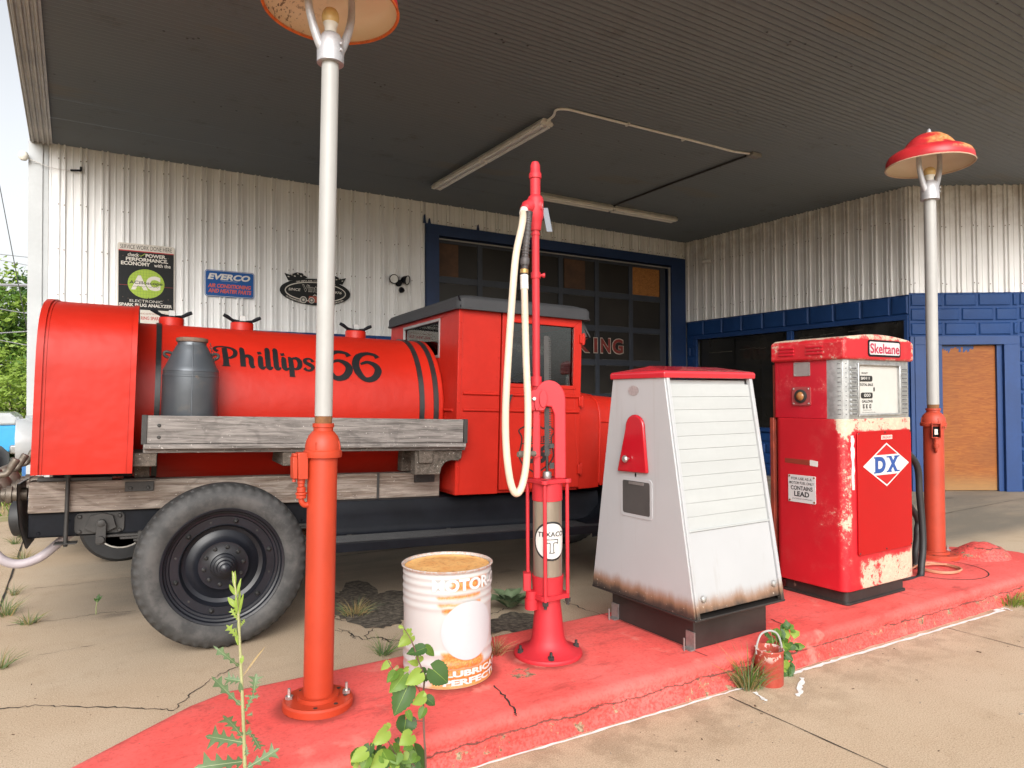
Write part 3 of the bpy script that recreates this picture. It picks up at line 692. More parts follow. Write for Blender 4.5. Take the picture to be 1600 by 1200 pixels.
mb = MB(); mb.prism([(-.068, 1.39), (-.042, 1.39), (-.05, 1.16), (-.074, 1.16)], FR, .034, .046); mb.lathe([(.019, 0), (.019, .02)], FR(-.062, 1.165, .032), -dy_, 16)
mb.lathe([(.013, 0), (.015, .01), (.012, .03), (.015, .06), (.018, .085), (.013, .10)], FR(-.062, 1.165, .05), -dy_*.5-dx_*.87, 14, 1); fin(mb, 'crank_handle', [m_pink, paint('old_wood_grip', (.20, .17, .14), .7, .35, 20)], t)
mb = MB(); mb.prism([(-.012, 1.15), (.012, 1.15), (.012, 1.76), (-.012, 1.76)], FR, -.012, .006)
for i in range(52): z = 1.16+i*.0115; mb.prism([(-.010, z), (.022, z), (.022, z+.006), (-.010, z+.006)], FR, -.010, .004, 0)
mb.prism(rrect(.012, .042, 1.085, 1.115, .003), FR, -.01, .02); mb.prism(rrect(.012, .042, 1.19, 1.212, .003), FR, -.01, .02); fin(mb, 'gear_rack', m_dark, t)
mb = MB(); mb.cyl(pp(0, 0, 1.035), pp(0, 0, 1.15), .008, None, 10); mb.lathe([(.02, 0), (.023, .008), (.023, .032), (.018, .04)], pp(0, 0, 1.03), seg=12, mi=1); fin(mb, 'piston_rod', [m_dark, m_steel], t)
pc = FR(-.052, 0, 0)
def ph(z, dx=0, dy=0): return V((pc.x+dx, pc.y+dy, z))
mb = MB(); mb.cyl(ph(1.40), ph(2.32), .0195, None, 20); mb.lathe([(.028, 0), (.028, .048)], ph(1.505), seg=20); mb.lathe([(.025, 0), (.025, .03)], ph(2.055), seg=20); mb.cyl(ph(2.07), ph(2.07)+dx_*.045, .007, None, 8); mb.lathe([(.012, 0), (.012, .012)], ph(2.07)+dx_*.035, dx_, 10)
mb.lathe([(.023, 0), (.023, .012)], ph(2.275), seg=20); mb.lathe([(.026, 0), (.03, .02), (.034, .05), (.042, .07), (.042, .16), (.034, .175), (.0265, .18), (.0265, .265), (.032, .268), (.032, .292), (.026, .30), (.025, .335), (.018, .352), (.001, .356)], ph(2.30), seg=24); fin(mb, 'stand_pipe', m_pink, t)
sp_ = (-dx_*.8-dy_*.5+V((0, 0, -.55))).normalized()
mb = MB(); c = ph(2.42); mb.lathe([(.03, 0), (.032, .035), (.036, .035), (.036, .062), (.027, .07), (.024, .085)], c-sp_*.0+V((0, 0, .02)), sp_, 20); mb.lathe([(.036, 0), (.040, .012), (.040, .03), (.033, .034)], c, dx_, 24); mb.lathe([(.026, .0), (.026, .036)], c, dx_, 20, 1)
fin(mb, 'spout', [m_pink, paint('sight_glass_grey', (.25, .26, .25), .2)], t)
mb = MB(); q = c+dx_*.045; mb.obox(q+dx_*.016+V((0, 0, -.065)), dx_*.015, dy_*.003+dx_*.001, V((0, 0, -.062))+dx_*.012); fin(mb, 'tag_plate', paint('tag_grey', (.14, .16, .19), .5), t, bevel=.002)
m_hose = paint('cream_hose', (.62, .52, .40), .5, .08, 4, chips=((.40, .32, .24), .70, 5))
def hp(x, y, Y=2.90): return AY(x, y, Y)
mb = MB(); hs0 = c+V((0, 0, .02))+sp_*.085
P = catmull([hs0, hp(816, 350, 2.86), hp(806, 400, 2.85), hp(800, 470, 2.84), hp(794, 560, 2.84), hp(790, 640, 2.84), hp(791, 700, 2.84), hp(797, 750, 2.84), hp(806, 771, 2.84), hp(816, 758, 2.84), hp(823, 715, 2.84), hp(825, 640, 2.85), hp(822, 560, 2.87), hp(820, 480, 2.88), hp(819, 436, 2.89)], 8)
mb.tube(P, .0175, 14); mb.tube([hs0-sp_*.01, hs0+(P[3]-hs0)*.8], .0205, 14, 1); mb.tube([hp(819.5, 452, 2.885), hp(819, 430, 2.89)], .0205, 14, 1); fin(mb, 'hose', [m_hose, paint('hose_cuff', (.66, .64, .60), .5)], t)
mb = MB(); P = catmull([hp(819, 430, 2.89), hp(820, 418, 2.89), hp(821, 395, 2.895), hp(825, 350, 2.90), hp(827, 331, 2.905)], 30); n = len(P)
mb.tube(P, [(.0185 if (i//2) % 2 else .0155) if i > 22 else .017 for i in range(n)], 14); mb.tube([hp(819, 427, 2.89), hp(819.2, 421, 2.89)], .0205, 12, 1); mb.lathe([(.021, 0), (.023, .012), (.023, .03), (.019, .036)], hp(820, 414, 2.89), (.03, 0, 1), 16)
fin(mb, 'flexible_spout', [paint('spout_grey', (.085, .075, .075), .5, .2, 20), paint('brass', (.45, .28, .10), .4, metal=.6)], t)

# ================================================================ WHITE LUBRICANT CABINET
cx0, cx1, cyc = 2.62, 3.315, 2.885; zb, zt = .335, 1.55; hb, ht = .405, .205
t = thing('oil_cabinet', ((cx0+cx1)/2, cyc, .15), 'tapered white oil cabinet with red lid, slatted shutter and scorched lower edge', 'cabinet')
def cab_white(name, c):
    M = Mat(name); n = M.noise(14, 6, .65, stretch=(1, 1, .25)); n2 = M.noise(60, 3); n3 = M.noise(3, 4)
    e = (M.z-(.185))+(n-.5)*.085
    b = M.mix(n3.ss(.3, .7), c, mul(c, .96)); b = M.mix(e.ss(.12, .045), b, hx('8a6a54')); b = M.mix(e.ss(.065, .01), b, hx('3a3430'))
    b = M.mix(n2.ss(.66, .70)*e.ss(.14, .05)*.6, b, hx('c8b8a8')); str_ = M.noise(22, 5, .65, stretch=(1, 1, .05)); b = M.mix(str_.ss(.55, .75)*.16, b, hx('8a7a6c')); return M.put(b, .42, bump=M.noise(3.5, 3), bdist=.012, bstr=.25)
m_cabw = cab_white('cabinet_white', (.42, .425, .435)); m_slat = paint('shutter_white', (.40, .41, .402), .6, .04, 3, stretch=(.6, 1, 3))
SL = lambda s: (lambda u, v, w: V((u, cyc+s*(hb+(ht-hb)*v), zb+(zt-zb)*v))+V((0, s*(zt-zb), (hb-ht))).normalized()*w)
mb = MB(); th = .0
prof = [(cyc-hb, zb), (cyc+hb, zb), (cyc+ht, zt), (cyc-ht, zt)]
side = lambda x, s: (lambda u, v, w: V((x+s*w, u, v)))
for x, s in ((cx0, -1), (cx1, 1)):
    mb.prism(prof if s > 0 else [(q[0], q[1]) for q in prof][::-1], side(x, s), -.012, 0)
fin(mb, 'side_panel', m_cabw, t, bevel=.004)
mb = MB()
for s in (-1, 1):
    f = SL(s)
    for a, c_ in ((cx0+.012, cx0+.034), (cx1-.034, cx1-.012)): mb.prism([(a, .0), (c_, 0), (c_, 1), (a, 1)] if s < 0 else [(a, 0), (a, 1), (c_, 1), (c_, 0)], f, -.02, .006)
fin(mb, 'corner_post', m_cabw, t, bevel=.002)
mb = MB()
for s in (-1, 1): mb.prism([(cx0+.036, .02), (cx1-.036, .02), (cx1-.036, .345), (cx0+.036, .345)] if s < 0 else [(cx0+.036, .02), (cx0+.036, .345), (cx1-.036, .345), (cx1-.036, .02)], SL(s), -.03, -.004)
fin(mb, 'front_panel', m_cabw, t, bevel=.003)
mb = MB(); N = 11; v0, v1 = .35, .972
for s in (-1, 1):
    for i in range(N):
        a = v0+(v1-v0)*i/N; b_ = v0+(v1-v0)*(i+1)/N-.0009
        for q in range(1): mb.prism([(cx0+.036, a), (cx1-.036, a), (cx1-.036, b_), (cx0+.036, b_)] if s < 0 else [(cx0+.036, a), (cx0+.036, b_), (cx1-.036, b_), (cx1-.036, a)], SL(s), -.03, -.006+random.uniform(-.0008, .0008))
    mb.prism([(cx0+.036, .346), (cx1-.036, .346), (cx1-.036, .352), (cx0+.036, .352)] if s < 0 else [(cx0+.036, .346), (cx0+.036, .352), (cx1-.036, .352), (cx1-.036, .346)], SL(s), -.03, .004)
    mb.prism([(cx0+.036, .973), (cx1-.036, .973), (cx1-.036, .993), (cx0+.036, .993)] if s < 0 else [(cx0+.036, .973), (cx0+.036, .993), (cx1-.036, .993), (cx1-.036, .973)], SL(s), -.06, -.03)
fin(mb, 'shutter', m_slat, t, bevel=.0008)
mb = MB()
for x in (cx0+.075, cx1-.075): p = SL(-1)(x, .075, -.004); nn = (SL(-1)(x, .075, 1)-SL(-1)(x, .075, 0)); mb.lathe([(.016, 0), (.018, .006), (.016, .014), (.006, .018)], p, nn, 20)
fin(mb, 'lock_knob', m_bolt, t)
m_lid = paint('lid_red', (.52, .022, .035), .22, .05, 2, coat=.4)
mb = MB(); a, b_ = ht+.012, ht+.012; x0, x1 = cx0-.010, cx1+.010
mb.rings([[V(q) for q in ((x0+i, cyc-a+i, z), (x1-i, cyc-a+i, z), (x1-i, cyc+a-i, z), (x0+i, cyc+a-i, z))] for i, z in ((0, zt-.004), (-.002, zt+.026), (.005, zt+.034))]+[[V(q) for q in ((x0+.09, cyc-.012, zt+.068), (x1-.09, cyc-.012, zt+.068), (x1-.09, cyc+.012, zt+.068), (x0+.09, cyc+.012, zt+.062))]])
fin(mb, 'lid', m_lid, t, bevel=.006, bseg=3, smooth=20)
SP = plane((cx0, cyc, 0), (0, -1, 0), (0, 0, 1), (-1, 0, 0))      # left face, u towards the viewer
mb = MB(); d = [(-.135, .955)]+[(-.135+.0, .955)]
dp = [(.097, 1.036), (.072, 1.27)]+[(.072*math.cos(R(q)), 1.28+.07*math.sin(R(q))) for q in range(10, 171, 16)]+[(-.074, 1.27), (-.145, 1.028)]
dp = [(u_-.008, z_) for u_, z_ in dp]; mb.prism(dp, SP, .0, .022); fin(mb, 'red_door', paint('door_red', (.44, .006, .016), .16, .05, 2, coat=.5), t, bevel=.009, bseg=3)
mb = MB(); mb.lathe([(.008, 0), (.008, .012), (.018, .014), (.020, .022), (.014, .03)], SP(-.06, 1.105, .022), (-1, 0, 0), 20); fin(mb, 'knob', m_bolt, t)
mb = MB(); mb.prism(ell(-.03, 1.482, .042, .028, 30), SP, 0, .003); mb.text('SERVICE', SP, -.052, -.008, 1.477, 1.487, .0035, .02, mi=0); fin(mb, 'oval_plate', paint('plate_grey', (.42, .38, .38), .4, .15, 60, metal=.3), t)
mb = MB(); mb.prism(rrect(-.14, .11, .785, 1.0, .022), SP, 0, .004, 0); mb.prism(rrect(-.122, .094, .803, .984, .012), SP, .0035, .0052, 1); mb.prism(rrect(-.07, .05, .965, .980, .003), SP, .0052, .008, 2); mb.prism(ell(-.02, 1.018, .006, .011, 14), SP, .0, .002, 3)
fin(mb, 'slot_window', [m_cabw, paint('window_grey', (.075, .07, .068), .3, .15, 3), m_steel, m_black], t)
m_cbase = paint('cabinet_base_brown', (.028, .024, .022), .42, .25, 2.5, chips=((.3, .28, .25), .76, 40))
mb = MB(); mb.box(cx0+.08, cx1-.05, cyc-.32, cyc+.32, .15, zb+.004); mb.box(cx0-.001, cx1+.001, cyc-hb-.003, cyc+hb+.003, zb-.012, zb+.0); fin(mb, 'base', m_cbase, t, bevel=.003)
mb = MB()
for y in (cyc-.30, cyc+.29): mb.box(cx0+.045, cx0+.078, y-.03, y+.03, .15, .157); mb.box(cx0+.073, cx0+.0795, y-.03, y+.03, .157, .24); mb.cyl((cx0+.03, y, .15), (cx0+.03, y, .215), .005, None, 8)
fin(mb, 'anchor_bracket', m_steel, t)

# ================================================================ RED COMPUTING PUMP
bx0, bx1, by0, by1 = 4.01, 4.79, 2.56, 3.07
t = thing('fuel_pump', ((bx0+bx1)/2, 2.81, .15), 'worn red fuel pump with chrome dial face and white diamond on its front panel', 'fuel pump')
UZ = lambda u, v, w: V((u, v, w))
def worn(name, c, cream, amt, whites=None):
    M = Mat(name); n = M.noise(5, 8, .72); n2 = M.noise(38, 5, .7); n3 = M.noise(1.6, 4)
    b = M.mix(n3.ss(.3, .7), c, mul(c, .78)); b = M.mix(n.ss(.5, .75)*.35, b, mul((c[0], c[1]*6+.02, c[2]*3+.02), .9))
    n4 = M.noise(95, 3, .6); f = (n2*.38+n*.47+n4*.15); k = amt(M)
    b = M.mix((f+k).ss(.555, .64)*.5, b, mul((c[0]*1.15, .10, .09), 1))
    b = M.mix((f+k).ss(.625, .675), b, M.mix(n2.ss(.4, .6), cream, mul(cream, .8)))
    rr = (n.ss(.66, .70)*k.ss(.05, .12)); b = M.mix(rr*.6, b, (.12, .05, .02))
    return M.put(b, n2*.2+.3, bump=f, bdist=.002, bstr=.3)
CREAM = (.60, .51, .38); RED = (.50, .010, .024)
m_pred = worn('pump_red_worn', RED, (.62, .40, .36), lambda M: M.noise(2.3, 4).ss(.45, .7)*.075-.015)
# local coordinates of the pump: x about -0.39..0.39, y front -0.25, z from the island top
def front_amt(M):
    low = M.z.ss(.31, .24)*.20*M.x.ss(-.30, -.2); rim = (M.x.ss(.325, .36)*.21).mx(M.x.ss(-.30, -.335)*.15)*M.z.ss(.0, .5)+M.z.ss(1.04, 1.09)*.21; return (low.mx(rim))*M.y.ss(-.17, -.235)+M.noise(2.3, 4).ss(.5, .7)*M.y.ss(-.235, -.17)*.07-.03
m_pfront = worn('pump_red_front', (.52, .012, .022), CREAM, front_amt)
mb = MB(); mb.prism(rrect(4.055, 4.70, 2.585, 3.04, .03), UZ, .15, .238); mb.prism(rrect(4.045, 4.71, 2.575, 3.05, .03), UZ, .15, .165); fin(mb, 'plinth', paint('plinth_black', (.022, .02, .018), .6, .3, 6, chips=((.16, .13, .10), .62, 9)), t, bevel=.003)
mb = MB(); mb.prism(rrect(bx0, bx1, by0, by1, .055, 6), UZ, .238, 1.302); mb.prism(rrect(bx0-.004, bx1+.004, by0-.004, by1+.004, .057, 6), UZ, 1.245, 1.25) if 0 else None
fin(mb, 'lower_body', m_pfront, t, bevel=.006)
mb = MB(); mb.prism(rrect(bx0+.001, bx1-.05, by0+.10, by1, .02, 3), UZ, 1.302, 1.68); fin(mb, 'upper_body', m_pred, t, bevel=.003)
PF = plane((0, by0, 0), (1, 0, 0), (0, 0, 1), (0, -1, 0)); PS = plane((bx0, 0, 0), (0, -1, 0), (0, 0, 1), (-1, 0, 0))
mb = MB(); mb.prism(rrect(4.127, 4.737, .45, 1.222, .02), PF, .002, .012); fin(mb, 'front_panel', paint('panel_red', (.39, .004, .006), .3, .04, 2, spec=.25), t, bevel=.003)
mb = MB()
for x in (4.14, 4.43, 4.725):
    for z in (.465, 1.21): mb.lathe([(.006, 0), (.004, .003)], PF(x, z, .012), (0, -1, 0), 10)
fin(mb, 'panel_screws', m_dark, t)
mb = MB(); c = (4.443, 1.003); hw, hh = .262, .140
dia = lambda k: [(c[0]-hw*k, c[1]), (c[0], c[1]-hh*k), (c[0]+hw*k, c[1]), (c[0], c[1]+hh*k)]
mb.poly([PF(*p, .0125) for p in dia(1)], 0)
for s in (1, -1):
    zz = .058; k = 1-zz/hh; q = [(c[0]-hw*k+.028, c[1]+s*(zz+.006)), (c[0]+hw*k-.028, c[1]+s*(zz+.006)), (c[0], c[1]+s*(hh-.012))]; mb.poly([PF(*p, .0135) for p in (q if s > 0 else q[::-1])], 1)
mb.text('D', PF, 4.312, 4.432, .952, 1.056, .0135, .06, .0, 2); mb.text('X', PF, 4.446, 4.582, .952, 1.056, .0135, .06, .12, 2)
for x0_, x1_ in ((4.298, 4.345), (4.44, 4.50), (4.53, 4.592)):
    for z in (.952, 1.047): mb.poly([PF(a, b_, .0137) for a, b_ in ((x0_, z), (x1_, z), (x1_, z+.009), (x0_, z+.009))], 2)
mb.prism([(4.385, 1.165), (4.51, 1.165), (4.51, 1.192), (4.385, 1.192)], PF, .012, .0135, 3); mb.text('UNLEADED', PF, 4.39, 4.505, 1.17, 1.187, .0145, 0, mi=1)
fin(mb, 'diamond_emblem', [m_lettw, paint('panel_red_flat', (.45, .008, .012), .3), paint('emblem_blue', (.02, .07, .27), .4), paint('pale_pink', (.75, .55, .5), .5)], t, smooth=0)
# chrome dial face
M = Mat('brushed_aluminium'); n = M.noise(30, 4, .6); b = M.mix(n.ss(.3, .7), (.42, .43, .43), (.58, .59, .59)); m_chr = M.put(b, .32, .75, bump=n, bdist=.001, bstr=.15)
mb = MB(); z0, z1 = 1.302, 1.682
def frame_prism(mb, o, i, mapf, w0, w1, mi=0):
    """ring between rectangle o and rectangle i = (u0,u1,v0,v1)"""
    mb.prism([(o[0], o[2]), (o[1], o[2]), (i[1], i[2]), (i[0], i[2])], mapf, w0, w1, mi); mb.prism([(i[0], i[3]), (i[1], i[3]), (o[1], o[3]), (o[0], o[3])], mapf, w0, w1, mi)
    mb.prism([(o[0], o[2]), (i[0], i[2]), (i[0], i[3]), (o[0], o[3])], mapf, w0, w1, mi); mb.prism([(i[1], i[2]), (o[1], o[2]), (o[1], o[3]), (i[1], i[3])], mapf, w0, w1, mi)
frame_prism(mb, (bx0+.055, bx1-.05, z0, z1), (4.166, 4.632, 1.325, 1.645), PF, -.12, -.004)
mb.prism([(bx0+.002, by0+.06), (bx0+.02, by0+.02), (bx0+.055, by0+.004), (bx0+.055, by0+.12), (bx0+.002, by0+.12)], UZ, z0, z1)
for i in range(12):
    z = z0+.02+.0285*i
    for a, b_ in ((4.085, 4.155), (4.645, 4.73)):
        if z < 1.63: mb.prism(rrect(a, b_, z, z+.022, .003, 2), PF, -.004, .0015); mb.prism(rrect(a+.01, b_-.012, z+.006, z+.015, .002, 2), PF, .001, .0022, 1) if b_-a > .05 else None
    if z < 1.66: mb.obox(V((bx0+.026, by0+.028, z+.01)), V((.020, -.0165, 0)), V((.0035, .0042, 0)), V((0, 0, .0025)), 1)
fin(mb, 'dial_bezel', [m_chr, paint('bezel_groove', (.12, .12, .125), .5, .5, 40)], t, bevel=.001)
mb = MB(); frame_prism(mb, (4.158, 4.640, 1.317, 1.653), (4.172, 4.626, 1.331, 1.639), PF, -.003, .006); fin(mb, 'window_rim', m_chr, t, bevel=.003)
mb = MB(); mb.prism([(4.16, 1.32), (4.64, 1.32), (4.64, 1.65), (4.16, 1.65)], PF, -.02, -.014, 0)
for (a, b_, z, q) in ((4.185, 4.335, 1.555, .018), (4.212, 4.335, 1.448, .018)): mb.prism(rrect(a, b_, z-q, z+q, .012), PF, -.0145, -.010, 1)
T = lambda s, a, b_, z, h, mi=1, d=-.0132, bo=0: mb.text(s, PF, a, b_, z, z+h, d, bo, mi=mi)
T('MONEY', 4.222, 4.29, 1.585, .010, bo=.03); T('TOTAL SALE', 4.20, 4.345, 1.508, .017, bo=.035); T('GALLONS', 4.22, 4.34, 1.402, .017, bo=.035); T('PRICE PER GALLON', 4.235, 4.33, 1.352, .006); T('THIS SALE INCLUDES TAX', 4.22, 4.37, 1.338, .005)
T('$011', 4.205, 4.30, 1.546, .02, 0, -.0092, .02); T('000', 4.24, 4.31, 1.439, .02, 0, -.0092, .02)
for x, s in ((4.24, '0'), (4.275, '3'), (4.312, '0')): mb.prism(rrect(x-.009, x+.009, 1.366, 1.392, .002), PF, -.0145, -.012, 1); mb.text(s, PF, x-.005, x+.005, 1.370, 1.388, -.0112, .02, mi=0)
mb.prism(ell(4.355, 1.487, .005, .014, 12), PF, -.0145, -.010, 1)
fin(mb, 'dial_face', [paint('dial_cream', (.50, .485, .45), .5, .05, 3), m_lettk], t, smooth=0)
def crown_amt(M): return (M.z.ss(1.636, 1.66)*.20).mx(M.x.ss(.29, .37)*.17).mx(M.z.ss(1.545, 1.525)*.12).mx(M.x.ss(-.37, -.40)*M.noise(2, 3).ss(.4, .6)*.1)-.02
m_crown = worn('pump_crown_red', (.52, .014, .022), (.62, .51, .38), crown_amt)
mb = MB(); n = 20; x0, x1 = bx0-.026, bx1-.022; top = lambda x: 1.805+.032*(1-((x-(x0+x1)/2)/((x1-x0)/2))**2)
pl_ = [(x0, 1.672), (x1, 1.672)]+[(x1-(x1-x0)*i/n, top(x1-(x1-x0)*i/n)-(.012 if i in (0, n) else 0)) for i in range(n+1)]
mb.prism(pl_, lambda u, v, w: V((u, w, v)), by1+.004, by0-.022); bmesh.ops.recalc_face_normals(mb.bm, faces=mb.bm.faces[:]); fin(mb, 'crown', m_crown, t, bevel=.016, bseg=4)
mb = MB(); PC = plane((0, by0-.022, 0), (1, 0, 0), (0, 0, 1), (0, -1, 0)); mb.prism(rrect(4.235, 4.60, 1.694, 1.800, .018), PC, -.004, .004, 1); mb.prism(rrect(4.247, 4.588, 1.706, 1.788, .012), PC, .003, .0055, 0); mb.text('Skeltane', PC, 4.252, 4.583, 1.714, 1.778, .0065, .022, mi=2, cap='Skeltan')
fin(mb, 'brand_glass', [paint('glass_white', (.52, .515, .51), .4, .04), m_black, paint('letter_crimson', (.42, .02, .06), .4)], t, bevel=0)
mb = MB()
for y in (2.74, 2.945):
    for i in range(3): mb.obox(V((x0-.002, y, 1.715+.022*i)), V((.005, 0, .003)), V((0, .058, 0)), V((-.001, 0, .005)))
fin(mb, 'louvre', m_pred, t, bevel=.002)
mb = MB(); mb.prism(rrect(-2.91, -2.79, 1.575, 1.665, .004), PS, 0, .003, 0); mb.prism(rrect(-2.92, -2.785, 1.385, 1.505, .012), PS, 0, .010, 1); mb.lathe([(.044, 0), (.044, .008), (.030, .012)], PS(-2.853, 1.445, .010), (-1, 0, 0), 28, 2, True, False); mb.lathe([(.031, .004), (.026, .016), (.014, .023), (.001, .025)], PS(-2.853, 1.445, .008), (-1, 0, 0), 28, 3)
for y in (-2.907, -2.798):
    for z in (1.398, 1.492): mb.lathe([(.006, 0), (.004, .004)], PS(y, z, .010), (-1, 0, 0), 10, 4)
    for z in (1.583, 1.655): mb.lathe([(.005, 0), (.004, .003)], PS(y+.005, z, .003), (-1, 0, 0), 10, 4)
fin(mb, 'side_light', [paint('plate_bare', (.33, .32, .31), .4, metal=.4), paint('lens_plate_red', (.32, .06, .06), .4), m_dark, paint('amber_lens', (.38, .17, .06), .15), m_bolt], t)
mb = MB(); mb.prism(rrect(-2.96, -2.76, .755, .932, .006), PS, 0, .004, 0)
for s, a, b_, z, h, bo in (('FOR USE AS A', -2.935, -2.785, .900, .017, .01), ('MOTOR FUEL ONLY', -2.95, -2.77, .872, .017, .01), ('CONTAINS', -2.94, -2.78, .834, .027, .02), ('LEAD', -2.915, -2.805, .793, .033, .03), ('(ANTIKNOCK COMPOUND)', -2.93, -2.785, .772, .010, 0)): mb.text(s, PS, a, b_, z, z+h, .005, bo, mi=1)
for y in (-2.95, -2.77):
    for z in (.765, .922): mb.lathe([(.007, 0), (.005, .003)], PS(y, z, .004), (-1, 0, 0), 10, 2)
fin(mb, 'warning_plate', [paint('plate_white', (.56, .555, .55), .45, .04, chips=((.3, .15, .06), .78, 40)), m_lettk, paint('rust_screw', (.2, .07, .02), .8)], t)
mb = MB(); mb.prism([(-2.985, 1.006), (-2.80, 1.000), (-2.80, 1.034), (-2.985, 1.036)], PS, 0, .0012, 0); mb.prism([(-2.80, 1.0), (-2.745, .995), (-2.742, 1.03), (-2.80, 1.036)], PS, 0, .0013, 1); fin(mb, 'peeled_tape', [paint('tape_brown', (.22, .03, .015), .6), m_lettw], t, smooth=0)
mb = MB(); q = wiggle([(4.092, .86), (4.092, 1.10), (4.088, 1.20)], 8, .004); mb.strip(q, [random.uniform(.02, .045) for _ in q], PF, .0012); fin(mb, 'bare_patch', m_lettw, t, smooth=0)
mb = MB(); mb.box(bx0-.003, bx0+.02, by1+.001, by1+.03, .2, 1.30); mb.box(bx0+.02, bx1-.03, by1+.001, by1+.02, .2, 1.66); fin(mb, 'back_panel', paint('back_panel_rust', (.20, .03, .014), .6, .25, 10, chips=((.6, .45, .3), .70, 16)), t, bevel=.003)
mb = MB(); yy = 2.78
P = catmull([V((bx1-.01, yy, 1.16)), AY(1429, 720, yy), AY(1437, 775, yy), AY(1442, 840, yy-.02), AY(1440, 880, yy-.04), AY(1433, 905, yy-.05), V((bx1-.04, yy-.05, .215))], 8); mb.tube(P, .0235, 14)
P = catmull([V((bx1-.01, yy+.10, 1.02)), AY(1428, 800, yy+.10), AY(1433, 830, yy+.10), AY(1430, 862, yy+.10), AY(1424, 890, yy+.10), V((bx1-.03, yy+.10, .26))], 8); mb.tube(P, .0235, 14)
fin(mb, 'hose', m_rubber, t)
mb = MB(); mb.box(bx1, bx1+.04, 2.70, 2.86, 1.08, 1.34); fin(mb, 'nozzle_boot', m_dark, t, bevel=.01)

# ================================================================ MOTOR OIL DRUM
dx0, dy0, dr, dz0, dz1 = 1.51, 2.995, .205, .152, .672
aD = math.atan2(-dy0, -dx0)+R(29)
t = thing('oil_drum', (dx0, dy0, .15), 'white oil drum with rusty top, orange rust streaks and a blank white disc', 'drum')
M = Mat('drum_paint'); n = M.noise(12, 7, .7); n2 = M.noise(85, 4, .65); n3 = M.noise(3, 4)
b = M.mix(n3.ss(.3, .7), (.46, .455, .445), (.51, .50, .49))
# angle from the label's middle: arc length along the wall
ang = M.y._m('ARCTAN2', M.x); du = ((ang-aD)+(math.pi if 0 else 0))*dr
rag = (n-.5)*.055
def blob(u0, u1, z0, z1, f=.012): return (du+rag*1.6).band(u0, u1, f)*(M.z+rag*.45).band(z0, z1, f*.7)
hz = .15
rust = blob(-.09, .10, .43, .485)
for bb in ((-.15, .05, .398, .412), (-.15, .06, .365, .378), (-.12, -.04, .335, .358), (-.125, .07, .085, .165), (-.19, .28, .002, .088)): rust = rust.mx(blob(*bb))
hole = ((du*du+(M.z-.252)*(M.z-.252))._m('SQRT')).ss(.128, .134)
rust = rust*hole
b = M.mix(rust*n2.ss(.18, .42), b, M.mix(n2.ss(.35, .7), (.58, .15, .025), (.72, .30, .09)))
b = M.mix(M.z.ss(.50, .518)*n2.ss(.4, .6)*.6, b, (.45, .20, .07)); b = M.mix(M.z.ss(.03, .0)*.4, b, (.5, .32, .12))
m_drum = M.put(b, .4, bump=n2*rust, bdist=.002, bstr=.5)
M = Mat('drum_top_rust'); n = M.noise(6, 7, .68); n2 = M.noise(45, 5, .7)
b = M.mix(n.ss(.3, .65), (.60, .26, .07), (.72, .42, .15)); b = M.mix(n2.ss(.5, .72)*.7, b, (.24, .075, .02)); b = M.mix(n.ss(.64, .72), b, (.28, .06, .012)); m_dtop = M.put(b, .75, bump=n2, bdist=.004)
c = V((dx0, dy0, 0)); H = dz1-dz0
prof = [(dr+.004, 0), (dr+.006, .006), (dr+.002, .014)]
for i in range(1, 88):
    h = .014+(H-.028)*i/88; rr_ = dr
    for z, a, wd in ((.055, .0035, .012), (.10, .005, .013), (.15, .004, .012), (.355, .004, .012), (.39, .004, .010), (.42, .0045, .010), (.455, .0045, .010), (.485, .004, .008)): rr_ += a*math.exp(-((h-z)/wd)**2)
    prof.append((rr_, h))
prof += [(dr+.002, H-.014), (dr+.009, H-.010), (dr+.011, H-.003), (dr+.007, H), (dr+.002, H-.001), (dr-.003, H-.005), (dr-.004, H-.012)]
mb = MB(); mb.lathe(prof, c+V((0, 0, dz0)), seg=72, cap1=False); fin(mb, 'drum_shell', m_drum, t, smooth=60)
mb = MB(); mb.lathe([(dr-.0055, 0), (dr-.012, -.004), (.12, .003), (.001, .001)][::-1] if 0 else [(.001, -.03), (dr-.0055, -.03), (dr-.0055, 0), (dr-.012, -.004), (.12, .003), (.0, .001)], c+V((0, 0, dz1-.014)), seg=60, cap0=False); fin(mb, 'drum_top', m_dtop, t, smooth=60)
dm = cylmap(V((dx0, dy0, dz0)), dr, aD)
mb = MB(); disc(mb, cylmap(V((dx0, dy0, dz0+.250)), dr, aD), .132, .0062, 0, .98, 28)
fin(mb, 'blank_disc', paint('disc_white', (.49, .495, .515), .45, .02), t, smooth=60)
m_emb = paint('emboss_white', (.72, .72, .72), .3, .05)
m_embs = paint('emboss_grey', (.50, .49, .48), .5, .05)
mb = MB(); mb.text('MOTOR-OIL', dm, -.172, .25, .428, .486, .0068, .05, mi=1); mb.text('MOTOR-OIL', dm, -.169, .252, .431, .484, .0076, .018, mi=0); fin(mb, 'raised_lettering', [m_emb, m_embs], t, smooth=0)
mb = MB(); mb.text('LUBRICATES', dm, -.115, .27, .052, .080, .0072, .05); mb.text('PERFECTLY', dm, -.125, .24, .014, .042, .0064, .05); fin(mb, 'painted_lettering', m_lettw, t, smooth=0)

